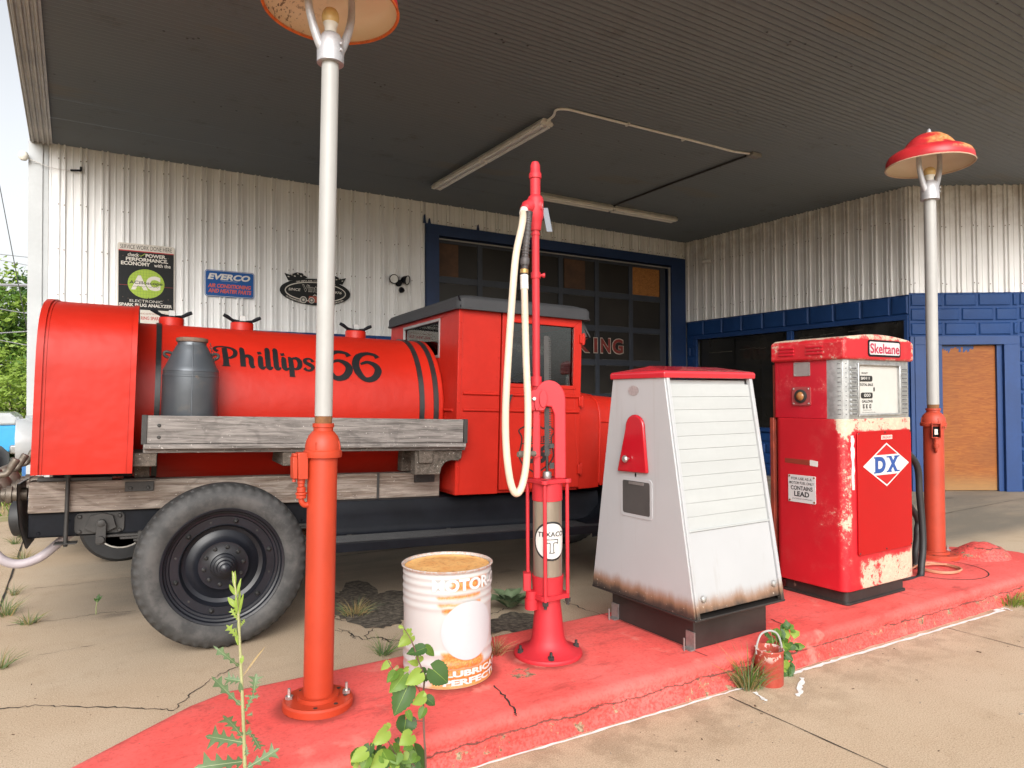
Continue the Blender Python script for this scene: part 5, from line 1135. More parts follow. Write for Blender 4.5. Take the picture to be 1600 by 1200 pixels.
mb = MB(); q = V((2.12, .52, 1.62)); aw = V((-.55, 0, .83)).normalized(); X_, Y_, _ = basis(aw); mb.tube([q+X_*.19*math.cos(i*.2618)+Y_*.19*math.sin(i*.2618) for i in range(25)], .011, 10)
for i in range(4): mb.tube([q, q+X_*.19*math.cos(i*1.571)+Y_*.19*math.sin(i*1.571)], .007, 6)
mb.cyl(q, q+V((.45, 0, -.7)), .018, None, 10); mb.box(2.38, 2.44, .15, 1.55, 1.42, 1.60); fin(mb, 'steering_wheel', m_black, cab)
# cowl and hood
def hs_(x, hw, zt_, zb2): return [V((x, .85+hw*s*k, z)) for s, k, z in ((-1, 1, zb2), (-1, 1, zt_-.24), (-1, .985, zt_-.16), (-1, .93, zt_-.08), (-1, .80, zt_-.03), (-1, .5, zt_-.008), (-1, 0, zt_), (1, .5, zt_-.008), (1, .80, zt_-.03), (1, .93, zt_-.08), (1, .985, zt_-.16), (1, 1, zt_-.24), (1, 1, zb2))]
mb = MB(); mb.rings([hs_(2.482, .74, 1.60, .83), hs_(2.60, .72, 1.585, .83), hs_(2.72, .66, 1.57, .83)]); mb.tube([p+V((0, 0, .0)) for p in hs_(2.724, .66, 1.573, .86)], .008, 8); fin(mb, 'cowl', m_tred2, truck, smooth=40)
mb = MB(); mb.rings([hs_(2.735, .655, 1.565, .84), hs_(3.1, .55, 1.55, .84), hs_(3.55, .40, 1.53, .84)])
for s in (-1, 1): mb.tube([V((2.735, .85+s*.658, 1.34)), V((3.55, .85+s*.402, 1.30))], .006, 6)
fin(mb, 'hood', m_tred2, truck, smooth=40)
mb = MB(); mb.rings([hs_(3.552, .41, 1.54, .70), hs_(3.64, .41, 1.54, .70)]); mb.rings([[p+V((0, 0, 0)) for p in hs_(3.641, .37, 1.50, .76)], [p for p in hs_(3.65, .36, 1.49, .78)]], 1); fin(mb, 'radiator', [m_steel, m_black], truck, bevel=.01)
for y in (.42, 1.28): mb = MB(); mb.lathe([(.02, -.16), (.07, -.12), (.11, -.05), (.12, 0), (.125, .01), (.11, .03), (.02, .045)], (3.66, y, 1.22), (1, 0, 0), 28); mb.cyl((3.64, y, 1.12), (3.64, y, .9), .018, None, 10); fin(mb, 'headlight', m_black, truck)
mb = MB(); mb.box(3.92, 3.96, .0, 1.70, .62, .72); mb.box(3.74, 3.93, .36, .41, .65, .69); mb.box(3.74, 3.93, 1.29, 1.34, .65, .69); fin(mb, 'bumper', m_black, truck, bevel=.008)
# tail: bent plate, faucets and the drooping hose
mb = MB(); mb.grid([[V((x, y, z)) for y in (.28, .60)] for x, z in ((-1.0, .60), (-1.035, .72), (-1.05, .86), (-1.052, .955), (-1.04, .957), (-.98, 1.0), (-.93, 1.03))]); mb.grid([[V((x+.006, y, z-.004)) for y in (.28, .60)] for x, z in ((-1.0, .60), (-1.035, .72), (-1.05, .86), (-1.052, .955), (-1.04, .957), (-.98, 1.0), (-.93, 1.03))]); fin(mb, 'tail_plate', paint('tail_plate_steel', (.16, .15, .14), .5, .3, 12), truck, smooth=30)
m_brz = paint('faucet_bronze', (.155, .13, .105), .5, .25, 18, metal=.5, bump=.4)
for k, y in enumerate((.40, .75, 1.10)):
    mb = MB(); b0 = V((-1.045, y, .885)); mb.lathe([(.036, 0), (.036, .07), (.048, .07), (.048, .095), (.036, .10), (.036, .12)], b0+V((.03, 0, 0)), (-1, 0, 0), 20)
    c = b0+V((-.15, 0, .01)); mb.lathe([(.055, -.07), (.064, -.02), (.064, .04), (.05, .07), (.05, .09), (.03, .10)], c, (-.45, 0, .9), 20); mb.tube(catmull([c, c+V((-.05, 0, -.03)), c+V((-.085, 0, -.09)), c+V((-.09, 0, -.13))], 5), [.045]*12+[.042]*4, 14)
    mb.tube(catmull([c+V((.01, -.02, .06)), c+V((.05, -.03, .10)), c+V((.085, -.03, .11)), c+V((.105, -.03, .15)), c+V((.125, -.03, .19))], 5), [.017]*14+[.020, .021, .021, .021, .022, .022, .021], 10)
    mb.lathe([(.04, -.06), (.052, -.05), (.052, .05), (.04, .06)], c+V((-.03, -.02, -.01)), (0, 1, 0), 20); mb.lathe([(.03, 0), (.034, .012), (.02, .02), (.012, .014)], c+V((-.03, -.085, .0)), (0, -1, 0), 16); fin(mb, 'faucet', m_brz, truck)
mb = MB(); yh = .55; P = catmull([V((-.70, yh, .66)), V((-.80, yh, .635)), V((-.86, yh, .585)), V((-.96, yh, .497)), V((-1.06, yh, .468)), V((-1.14, yh, .50)), V((-1.20, yh, .58)), V((-1.235, yh-.05, .68)), V((-1.245, yh-.13, .79))], 8); mb.tube(P, .026, 16); fin(mb, 'delivery_hose', paint('hose_lavender', (.40, .35, .37), .5, .12, 5), truck)

# milk can standing on the bed
mc = tw(-.214, .185, 1.168)
t = thing('milk_can', (0, 0, 0), 'old grey steel milk can standing on the truck bed behind the plank', 'milk can', world=False); t.matrix_world = Matrix.Translation(mc) @ MT.to_3x3().to_4x4()
M = Mat('can_grey'); n = M.noise(9, 6, .65); n2 = M.noise(3, 4); rr = M.z.band(.40, .46, .02)
b = M.mix(n2.ss(.3, .7), (.082, .092, .104), (.122, .134, .146)); b = M.mix(n.ss(.57, .66)*(rr*.8+.12), b, (.22, .17, .12)); b = M.mix(n.ss(.3, .25)*.4, b, (.3, .3, .3)); m_can = M.put(b, n*.3+.22, .45, bump=n, bdist=.001, bstr=.3)
mb = MB(); mb.lathe([(.150, 0), (.153, .004), (.152, .40), (.154, .402), (.154, .412), (.151, .414), (.151, .432), (.153, .434), (.150, .446), (.140, .462), (.102, .55), (.084, .585), (.079, .592), (.079, .612)], seg=56); fin(mb, 'can_body', m_can, t)
mb = MB(); mb.lathe([(.079, .606), (.086, .610), (.088, .622), (.086, .630), (.074, .634), (.070, .625), (.001, .622)], seg=40); mb.tube([V((0, -.1525, .01)), V((0, -.1535, .43)), V((0, -.104, .55)), V((0, -.0805, .60))], .003, 6, 1); fin(mb, 'can_rim', [paint('rim_rusty', (.16, .10, .07), .7, .25, 14), m_can], t)
mb = MB()
for s in (-1, 1): mb.tube(catmull([V((s*.122, 0, .51)), V((s*.142, 0, .522)), V((s*.146, 0, .538)), V((s*.13, 0, .545)), V((s*.105, 0, .538))], 5), .009, 8)
for i in range(7): z = .60-.016*i; mb.tube([V((.098+.004*i+.006*math.cos(a)*(i % 2), -.02+.006*math.cos(a)*((i+1) % 2), z+.009*math.sin(a))) for a in [q*.7 for q in range(10)]], .0022, 5)
fin(mb, 'can_handle', m_dark, t)
# ================================================================ SIGNS AND FITTINGS ON THE BACK WALL
m_signw = paint('sign_white', (.60, .56, .50), .4, .06); m_signk = paint('sign_charcoal', (.018, .019, .020), .6, .1, spec=.2); m_signred = paint('sign_red', (.42, .03, .03), .4)
m_lime = paint('sign_lime', (.30, .42, .035), .4, .05); m_limed = paint('sign_lime_line', (.15, .25, .03), .5)
SG = plane((0, YB-.024, 0), (1, 0, 0), (0, 0, 1), (0, -1, 0))
x0, x1, z0, z1 = .47, 1.135, 2.585, 3.46
mb = MB(); mb.prism(rrect(x0, x1, 2.36, z1, .03), SG, 0, .008, 0); mb.prism([(x0+.012, z0+.02), (x1-.012, z0+.02), (x1-.012, z1-.105), (x0+.012, z1-.105)], SG, .0075, .0095, 1)
mb.prism([(x0+.012, z1-.105), (x1-.012, z1-.105), (x1-.012, z1-.092), (x0+.012, z1-.092)], SG, .0075, .0105, 2)
zc2 = 2.945; xc = .80; mb.prism([(x0+.012, zc2-.03), (x1-.012, zc2-.03), (x1-.012, zc2-.027), (x0+.012, zc2-.027)], SG, .0095, .0102, 2)
mb.prism(ell(xc, zc2, .213, .190, 48), SG, .0095, .0105, 3)
for i in range(-6, 7):
    h = .19*math.sqrt(max(0, 1-(i*.033/.213)**2)); mb.prism([(xc+i*.033-.0012, zc2-h), (xc+i*.033+.0012, zc2-h), (xc+i*.033+.0012, zc2+h), (xc+i*.033-.0012, zc2+h)], SG, .0105, .0108, 4)
for i in range(-5, 6):
    h = .213*math.sqrt(max(0, 1-(i*.035/.19)**2)); mb.prism([(xc-h, zc2+i*.035-.0012), (xc+h, zc2+i*.035-.0012), (xc+h, zc2+i*.035+.0012), (xc-h, zc2+i*.035+.0012)], SG, .0105, .0109, 4)
T = lambda s, a, b, z, h, mi, d=.0112, bo=.02, sh=0: mb.text(s, SG, a, b, z, z+h, d, bo, sh, mi)
T('SERVICE WORK DONE HERE', x0+.03, x1-.035, z1-.075, .055, 5, .0092, -.002)
T('check', x0+.115, x0+.245, 3.29, .046, 0); mb.strip([(x0+.25, 3.315), (x0+.265, 3.298), (x0+.315, 3.338)], .007, SG, .0112, 3); T('POWER.', x0+.32, x0+.565, 3.29, .047, 0, bo=.035); T('PERFORMANCE.', x0+.095, x0+.585, 3.232, .047, 0, bo=.035); T('ECONOMY', x0+.04, x0+.375, 3.175, .048, 0, bo=.035); T('with the', x0+.42, x0+.615, 3.172, .045, 0)
T('AC', xc-.175, xc+.165, zc2-.085, .19, 0, .0113, .055); T('ACilloscope', xc-.195, xc+.19, zc2-.022, .055, 5, .0125, .015)
q = [(xc-.15+.02*i, zc2-.04+(.012 if i % 2 else -.006)*random.uniform(.3, 1.3)) for i in range(16)]; mb.strip(q, .004, SG, .0118, 1)
T('ELECTRONIC', x0+.14, x0+.52, 2.700, .034, 0, bo=.0); T('SPARK PLUG ANALYZER', x0+.02, x0+.635, 2.643, .042, 0, bo=.035); T('recommends', x0+.24, x0+.58, 2.545, .03, 6, .0092, 0); T('RING SPARK PLUGS', x0+.27, x0+.64, 2.475, .045, 2, .0092, .02); mb.strip([(x0+.22+.03*math.cos(a*.6), 2.50+.03*math.sin(a*.6)) for a in range(12)], .004, SG, .009, 5)
tag(fin(mb, 'wall_sign', [m_signw, m_signk, m_signred, m_lime, m_limed, m_lettk, paint('sign_brown', (.3, .1, .06), .5)], origin=(.8, YB-.024, 2.36), smooth=0), 'tall black poster sign with a lime green disc, offering service work', 'sign')
x0, x1, z0, z1 = 1.505, 2.150, 2.842, 3.205
mb = MB(); mb.prism(rrect(x0, x1, z0, z1, .035), SG, 0, .010, 1); mb.prism(rrect(x0+.006, x1-.006, z0+.006, z1-.006, .03), SG, .0095, .0105, 0); mb.prism(rrect(x0+.012, x1-.012, z0+.012, z1-.012, .026), SG, .010, .0115, 1)
T('EVERCO', x0+.035, x1-.055, 3.075, .085, 0, .0125, .045, .25); mb.strip([(x0+.2, 3.062), (x0+.42, 3.062)], .003, SG, .0125, 0); T('AIR CONDITIONING', x0+.04, x1-.045, 2.965, .055, 2, .0125, .035, .25); T('AND HEATER PARTS', x0+.04, x1-.04, 2.895, .055, 2, .0125, .035, .25)
tag(fin(mb, 'wall_sign', [m_lettw, paint('sign_blue', (.012, .085, .30), .5, .06, spec=.25), paint('sign_orange_red', (.62, .10, .05), .4)], origin=(1.83, YB-.024, 2.84), smooth=0), 'small blue tin sign with white heading and orange-red lines below', 'sign')
xc, zc2, a, b = 3.02, 3.005, .52, .195
mb = MB(); mb.prism(ell(xc, zc2, a, b, 56), SG, 0, .012, 0); mb.strip([(xc+(a-.075)*math.cos(i*.1309), zc2+(b-.055)*math.sin(i*.1309)) for i in range(49)], .014, SG, .0132, 1)
for s in (-1, 1):
    fl = [(xc+s*(.22+.0), zc2+.165), (xc+s*.40, zc2+.14), (xc+s*.455, zc2+.245), (xc+s*.38, zc2+.225), (xc+s*.28, zc2+.268), (xc+s*.20, zc2+.262), (xc+s*.12, zc2+.20)]
    mb.prism(fl if s > 0 else fl[::-1], SG, .001, .011, 0)
    for i in range(7):
        for j in range(2): u, v = xc+s*(.16+.045*i), zc2+.200+.028*j+.012*math.sin(i); mb.poly([SG(u+s*p, v+q, .0118) for p, q in ((0, 0), (.024, .003), (.026, .017), (.003, .014))], 1) if (i+j) % 2 and i < 6 else None
arcm = lambda k: (lambda u, v, w: SG(xc+(a-k+v)*math.sin(u/a*1.0), zc2+(b-k+v)*math.cos(u/a*1.0), w))
mb.text('200 MPH AIR CONDITIONING', arcm(.045), -.33, .33, 0, .022, .0132, .02, mi=1)
low = lambda u, v, w: SG(xc+(a-.02-v)*math.sin(u/a), zc2-(b-.012-v)*math.cos(u/a), w)
mb.text('AUTHORIZED', low, -.56, -.22, 0, .024, .0132, .02, mi=1); mb.text('DEALER', low, .30, .52, 0, .024, .0132, .02, mi=1)
mb.text('SINCE', SG, xc-.40, xc-.225, zc2-.002, zc2+.035, .0132, .02, .2, 1); mb.text('1976', SG, xc+.25, xc+.385, zc2-.004, zc2+.033, .0132, .02, .2, 1)
mb.text('Vintage', SG, xc-.20, xc+.19, zc2-.035, zc2+.10, .0132, .04, 0, 1); mb.text('Vintage', SG, xc-.195, xc+.185, zc2-.029, zc2+.094, .0142, .012, 0, 0); mb.text('AIR', SG, xc-.05, xc+.1, zc2-.06, zc2-.035, .0132, .02, 0, 1)
mb.prism([(xc-.12, zc2-.155), (xc+.14, zc2-.155), (xc+.16, zc2-.12), (xc+.12, zc2-.065), (xc-.1, zc2-.065)], SG, .0125, .0135, 2)
for u, r_ in ((-.185, .05), (-.065, .045), (.16, .048)): mb.prism(ell(xc+u, zc2-.125, r_, r_, 24), SG, .0128, .0145, 1); mb.prism(ell(xc+u, zc2-.125, r_*.8, r_*.8, 24), SG, .014, .0152, 3); mb.prism(ell(xc+u, zc2-.125, r_*.35, r_*.35, 16), SG, .015, .0158, 1)
tag(fin(mb, 'wall_sign', [m_signk, m_signw, paint('sign_rust_red', (.35, .06, .03), .4), paint('sign_grey', (.14, .14, .13), .5)], origin=(xc, YB-.024, 2.81), smooth=0), 'black oval sign with chequered flags and small red hot rod, behind the lamp post', 'sign')
# floodlight
fl = V((4.32, YB-.03, 3.24)); t = thing('flood_light', fl, 'black twin-head security floodlight on the wall left of the big door', 'light')
mb = MB(); mb.lathe([(.05, 0), (.05, .03), (.035, .045)], fl, (0, -1, 0), 20); mb.lathe([(.03, 0), (.045, .03), (.045, .06), (.02, .075)], fl+V((.02, -.05, -.08)), (.1, -.6, -.8), 16); mb.cyl(fl+V((0, -.04, 0)), fl+V((0, -.05, .05)), .02, None, 10); fin(mb, 'sensor_base', m_black, t)
for s, d in ((-1, V((-.55, -.8, -.2))), (1, V((.6, -.75, -.2)))):
    mb = MB(); c = fl+V((s*.09, -.07, .055)); d.normalize(); mb.lathe([(.03, -.06), (.05, -.04), (.072, .03), (.075, .045), (.066, .045), (.062, .035)], c, d, 24); mb.lathe([(.063, .0), (.001, .001)], c+d*.036, d, 24, 1); mb.cyl(fl+V((0, -.05, .04)), c-d*.03, .012, None, 8); fin(mb, 'lamp_head', [m_black, paint('flood_lens', (.6, .6, .58), .2)], t)
# security camera
q = V((XR-.02, 9.62, 4.12)); t = thing('security_camera', q, 'small white bullet camera high on the ribbed side wall', 'camera')
mb = MB(); mb.lathe([(.05, 0), (.05, .012), (.02, .03)], q, (-1, 0, 0), 18); mb.cyl(q+V((-.03, 0, 0)), q+V((-.07, .03, -.01)), .012, None, 10); fin(mb, 'bracket', m_white, t)
mb = MB(); d = V((-.25, .9, -.15)).normalized() if 0 else V((-.75, -.35, -.12)).normalized(); c = q+V((-.08, .02, -.01)); d = V((-.55, .83, -.12)).normalized(); mb.lathe([(.03, -.09), (.04, -.08), (.04, .07)], c, d, 20, 0); mb.lathe([(.036, .0), (.001, .001)], c+d*.071, d, 20, 1); fin(mb, 'camera_body', [m_white, m_black], t)
# hook with a cord to an insulator at the corner
t = thing('wall_hook', (.05, YB-.03, 4.32), 'black wall hook with a white cord running to a round insulator at the building corner', 'hook')
mb = MB(); mb.tube(catmull([V((-.04, YB-.03, 4.295)), V((.04, YB-.07, 4.295)), V((.065, YB-.07, 4.30)), V((.068, YB-.05, 4.345))], 5), .014, 8); fin(mb, 'hook', m_black, t)
mb = MB(); mb.tube(catmull([V((-.04, YB-.03, 4.295)), V((-.15, YB-.035, 4.285)), V((-.27, YB-.05, 4.295)), V((-.40, YB-.06, 4.33)), V((-.50, YB-.08, 4.36))], 5), .005, 6); fin(mb, 'cord', m_white, t)
mb = MB(); mb.lathe([(.001, -.055), (.03, -.05), (.052, -.02), (.055, .01), (.04, .045), (.001, .055)], V((-.52, YB-.09, 4.37)), (0, 0, 1), 20); fin(mb, 'insulator', m_ceram, t)

# ================================================================ STRIP LIGHTS UNDER THE CANOPY
m_fix = paint('fixture_white', (.74, .72, .68), .45, .12, 5, chips=((.22, .13, .07), .74, 12)); m_tube_ = paint('tube_glass', (.78, .77, .74), .25, .05)
def strip_light(c, d, L, label):
    d = V(d); n = V((-d.y, d.x, 0)); t = thing('strip_light', c, label, 'strip light', 'twin-tube strip lights under the canopy'); c = V(c)
    mb = MB(); mb.obox(c+V((0, 0, .035)), d*L/2, n*.052, V((0, 0, .030)))
    for s in (-1, 1): mb.rings([[c+d*e*L/2+n*s*a+V((0, 0, z)) for a, z in ((.052, .062), (.095, .015), (.098, .012), (.056, .055))] for e in (-1, 1)])
    for e in (-1, -.002, 1):
        k = c+d*e*(L/2-.012); mb.obox(k+V((0, 0, .012)), d*.012, n*.075, V((0, 0, .022)))
    fin(mb, 'housing', m_fix, t, bevel=.003)
    for s in (-1, 1):
        for h in (-1, 1): mb = MB(); mb.cyl(c+n*s*.048+d*(h*L/4-L/4+.03)+V((0, 0, -.008)), c+n*s*.048+d*(h*L/4+L/4-.03)+V((0, 0, -.008)), .019, None, 14); fin(mb, 'tube', m_tube_, t)
strip_light((4.513, 7.85, 4.52), (0, 1, 0), 2.85, 'strip light running from the back wall towards the viewer, left of the hand pump')
strip_light((7.50, 8.85, 4.52), (1, 0, 0), 2.87, 'strip light running parallel to the back wall, right of the hand pump')
t = thing('conduit', (7.45, 5.98, 4.58), 'grey electrical conduit linking the two strip lights across the canopy ceiling', 'conduit')
mb = MB(); zc3 = 4.585
mb.tube(catmull([V((4.513, 6.43, 4.56)), V((4.512, 6.30, 4.575)), V((4.46, 6.17, zc3)), V((4.55, 6.10, zc3)), V((4.75, 6.09, zc3)), V((5.6, 6.07, zc3)), V((6.6, 6.05, zc3)), V((7.1, 6.05, zc3)), V((7.3, 6.02, zc3)), V((7.42, 5.99, zc3))], 6), .014, 10)
for x in (5.4, 6.3): mb.obox(V((x, 6.075, zc3)), (.012, 0, 0), (0, .03, 0), (0, 0, .016))
fin(mb, 'pipe', m_fix, t)
mb = MB(); mb.tube([V((7.44, 6.04, zc3)), V((7.46, 7.4, zc3)), V((7.5, 8.60, zc3)), V((7.5, 8.80, 4.57))], .014, 10); fin(mb, 'pipe', m_dark, t)
mb = MB(); mb.box(7.40, 7.58, 5.94, 6.04, 4.55, 4.602); fin(mb, 'junction_box', paint('box_grey', (.25, .24, .22), .5), t, bevel=.006)

# ================================================================ BEYOND THE STATION
# white saloon nosing out behind the truck
m_carw = paint('car_white', (.42, .44, .45), .25, .05, 2, coat=.5)
t = thing('parked_car', (2.0, 8.05, 0), 'white old saloon car parked nose out between the truck and the wall', 'car')
def car_section(x, hw, zb2, zs, zt_): return [V((x, 8.05+hw*s*k, z)) for s, k, z in ((-1, .9, zb2), (-1, 1, zb2+.12), (-1, 1, zs-.15), (-1, .96, zs-.03), (-1, .8, zt_-.01), (0, 0, zt_+.02), (1, .8, zt_-.01), (1, .96, zs-.03), (1, 1, zs-.15), (1, 1, zb2+.12), (1, .9, zb2))]
mb = MB(); mb.rings([car_section(-.22, .72, .45, 1.0, 1.05), car_section(-.14, .80, .36, 1.05, 1.10), car_section(.1, .86, .32, 1.0, 1.06), car_section(1.0, .88, .30, 1.02, 1.08), car_section(3.2, .88, .30, 1.02, 1.05), car_section(4.3, .80, .34, .96, 1.0), car_section(4.5, .72, .45, .9, .93)]); body = fin(mb, 'body', m_carw, t, smooth=50)
mb = MB(); mb.rings([[V((x, 8.05+s*hw, z)) for x, s, hw, z in ((a, -1, .78, 1.04), (b_, -1, .62, 1.52), (b_, 1, .62, 1.52), (a, 1, .78, 1.04))] for a, b_ in ((1.1, 1.6), (3.3, 2.9))]); fin(mb, 'cabin', m_glass, t, bevel=.05)
mb = MB(); mb.rings([[V((x, 8.05+s, z)) for x, s, z in ((1.58, -.66, q), (2.92, -.66, q), (2.92, .66, q), (1.58, .66, q))] for q in (1.50, 1.56)]); fin(mb, 'roof', m_carw, t, bevel=.03)
for y in (7.36, 8.74):
    mb = MB(); c = V((-.27, y, 1.05)); mb.lathe([(.11, .14), (.125, .02), (.16, -.03), (.165, -.07), (.15, -.085), (.12, -.10), (.07, -.112), (.001, -.115)], c, (1, 0, 0), 28, 0); mb.lathe([(.17, .1), (.19, .0), (.205, -.09), (.20, -.14), (.19, -.14), (.18, -.05)], c+V((0, 0, .03)), (1, 0, 0), 28, 1)
    fin(mb, 'headlight', [m_carw, m_carw], t); mb = MB(); mb.lathe([(.152, -.082), (.160, -.088), (.166, -.080)], c, (1, 0, 0), 28, 0, False, False); fin(mb, 'headlight_rim', m_black, t)
for x in (.38, 3.5):
    for y, d in ((7.16, -1), (8.94, 1)):
        mb = MB(); mb.lathe([(.20, 0), (.31, .0), (.335, .03), (.335, .14), (.31, .17), (.2, .17)], (x, y, .335), (0, -d, 0), 40, 0); mb.lathe([(.001, .015), (.10, .02), (.12, .03), (.18, .028), (.205, -.002), (.215, .0)], (x, y, .335), (0, -d, 0), 32, 1); fin(mb, 'wheel', [m_rubber, m_wheelw], t)
mb = MB(); mb.box(-.30, -.24, 7.3, 8.8, .42, .54); fin(mb, 'bumper', m_steel, t, bevel=.03)
# old tyre against the corner of the wall
mb = MB(); mb.lathe([(.10, -.05), (.16, -.07), (.192, -.055), (.20, 0), (.192, .055), (.16, .07), (.10, .05), (.09, 0)], (-.455, 9.05, .205), (1, -.25, .05), 40); tag(fin(mb, 'old_tyre', m_rubber, origin=(-.455, 9.05, 0), smooth=50), 'old black tyre standing on edge by the corner of the wall', 'tyre')
# blue and white pickup across the lot
px0, py0 = -.87, 15.6
t = thing('pickup_truck', (px0-2.4, py0, 0), 'sky-blue and white old pickup parked across the lot under the trees', 'pickup')
m_sky = paint('pickup_blue', (.055, .34, .66), .3, .06); PXZ = lambda u, v, w: V((px0+u, py0-w, v))
arch = lambda c, r: [(c+r*math.cos(R(q)), .42+r*math.sin(R(q))) for q in range(180, -1, -15)]
mb = MB(); lowp = [(-5.2, .55)]+arch(-4.2, .48)+[(-3.6, .42), (-1.6, .42)]+arch(-.95, .48)+[(-.08, .50), (0, .62), (0, .98), (-5.2, .98)]
mb.prism(lowp, PXZ, -1.8, 0, 0); b_ = fin(mb, 'body', m_sky, t, bevel=.03)
mb = MB(); mb.prism([(-5.2, .98), (.0, .98), (.02, 1.10), (-.10, 1.20), (-1.75, 1.24), (-5.2, 1.2)], PXZ, -1.82, .02); fin(mb, 'hood', m_carw, t, bevel=.04)
mb = MB(); mb.prism([(-3.6, 1.24), (-1.65, 1.24), (-2.25, 1.78), (-3.5, 1.80)], PXZ, -1.7, -.08); fin(mb, 'cab_glass', paint('pickup_glass', (.25, .27, .27), .1), t, bevel=.02)
mb = MB(); mb.prism([(-3.55, 1.78), (-2.2, 1.76), (-2.3, 1.87), (-3.5, 1.88)], PXZ, -1.72, -.06)
for w in (-1.71, -.10): mb.prism([(-1.72, 1.24), (-1.60, 1.24), (-2.22, 1.80), (-2.32, 1.80)], PXZ, w, w+.05)
mb.prism([(-1.72, 1.235), (-1.55, 1.235), (-1.55, 1.28), (-1.72, 1.28)], PXZ, -1.7, -.05); fin(mb, 'cab_roof', m_carw, t, bevel=.02)
mb = MB(); mb.prism(rrect(-.82, -.42, .74, .86, .02), PXZ, 0, .03); fin(mb, 'side_marker', paint('marker_amber', (.30, .16, .10), .4), t)
mb = MB(); mb.box(px0-.1, px0+.16, py0-.05, py0+1.85, .46, .62); fin(mb, 'bumper', m_steel, t, bevel=.03)
for x in (-4.2, -.95):
    for w in (-.02, 1.62): mb = MB(); mb.lathe([(.2, 0), (.36, .0), (.39, .04), (.39, .18), (.36, .2), (.001, .2)], PXZ(x, .39, -w), (0, 1, 0), 32); fin(mb, 'wheel', m_rubber, t)
# dark trailer-like car standing closer, just its tail in view
t = thing('parked_car', (-2.6, 12.3, 0), 'black old car at the left edge, only its rounded tail in view', 'car')
mb = MB(); ex_, ey_ = -1.0, 14.4
def ks(x, hw, a, b): return [V((x, 12.3+hw*s*k, z)) for s, k, z in ((-1, .8, a), (-1, 1, a+.15), (-1, 1, b-.2), (-1, .85, b-.05), (0, 0, b), (1, .85, b-.05), (1, 1, b-.2), (1, 1, a+.15), (1, .8, a))]
mb.rings([ks(-4.6, .6, .3, .70), ks(-4.2, .8, .22, .82), ks(-3.2, .84, .2, .88), ks(-1.8, .84, .2, .90), ks(-1.15, .82, .2, .86), ks(-.90, .76, .24, .80), ks(-.80, .62, .30, .70)]); fin(mb, 'body', m_black, t, smooth=60)
mb = MB(); mb.rings([ks(-3.6, .7, .8, .9), ks(-3.1, .66, .8, 1.35), ks(-2.1, .66, .8, 1.36), ks(-1.5, .7, .8, .9)]); fin(mb, 'cabin', m_glass, t, smooth=40)
mb = MB(); mb.box(-.82, -.74, 11.6, 13.0, .30, .40); fin(mb, 'bumper', m_steel, t, bevel=.02)
for x in (-1.75, -3.8):
    for y in (11.50, 12.94): mb = MB(); mb.lathe([(.001, 0), (.29, .0), (.32, .03), (.32, .13), (.29, .16), (.001, .16)], (x, y, .32), (0, 1, 0), 28); fin(mb, 'wheel', m_rubber, t)
# strip of road and verge
mb = MB(); mb.poly([(-60, 17.8, -.012), (60, 17.8, -.012), (60, 23.5, -.012), (-60, 23.5, -.012)]); fin(mb, 'road', paint('asphalt', (.16, .15, .14), .9, .15, 3, bump=.3), kind='structure', smooth=0)

# ================================================================ GREENERY
def leafmat(name, c1, c2, tr=.35):
    M = Mat(name); n = M.noise(5, 3); b = M.mix(n.ss(.3, .7), c1, c2); M.put(b, .5); t = M.t
    d = t.nodes.new('ShaderNodeBsdfTranslucent'); t.links.new(b, d.inputs[0]); mx = t.nodes.new('ShaderNodeMixShader'); mx.inputs[0].default_value = tr
    t.links.new(M.b.outputs[0], mx.inputs[1]); t.links.new(d.outputs[0], mx.inputs[2]); t.links.new(mx.outputs[0], t.nodes['Material Output'].inputs[0]); return M.m
m_lf = [leafmat('leaf_mid', (.10, .20, .03), (.15, .27, .04)), leafmat('leaf_light', (.24, .36, .05), (.32, .45, .08)), leafmat('leaf_dark', (.045, .11, .03), (.07, .15, .035)), leafmat('leaf_bluish', (.10, .17, .075), (.15, .22, .10), .2), leafmat('leaf_dry', (.30, .22, .09), (.42, .30, .14), .2)]
m_stem = paint('stem_green', (.28, .34, .12), .6, .15); m_stemr = paint('stem_purple', (.16, .09, .07), .6, .15); m_bark = paint('bark', (.10, .08, .06), .9, .3, 6, bump=.5)
rl = random.Random(11)
def crown(mb, c, rad, nclump, nleaf, size, rng):
    for _ in range(nclump):
        while True:
            p = V((rng.uniform(-1, 1), rng.uniform(-1, 1), rng.uniform(-1, 1)))
            if .25 < p.length < 1: break
        cc = V((c[0]+p.x*rad[0], c[1]+p.y*rad[1], c[2]+p.z*rad[2])); cr = rng.uniform(.25, .6)*min(rad)*.75; tone = rng.random()
        for _ in range(nleaf):
            d = V((rng.gauss(0, 1), rng.gauss(0, 1), rng.gauss(0, .8))); q = cc+d.normalized()*cr*rng.random()**.4
            a = V((rng.gauss(0, 1), rng.gauss(0, 1), rng.gauss(0, .6))).normalized(); b_ = a.orthogonal().normalized(); s = size*rng.uniform(.6, 1.4)
            b_ = (b_+a.cross(b_)*rng.uniform(-1, 1)).normalized()
            mb.poly([q-a*s, q-b_*s*.45, q+a*s, q+b_*s*.45], 0 if tone < .5 else (1 if tone < .82 else 2))
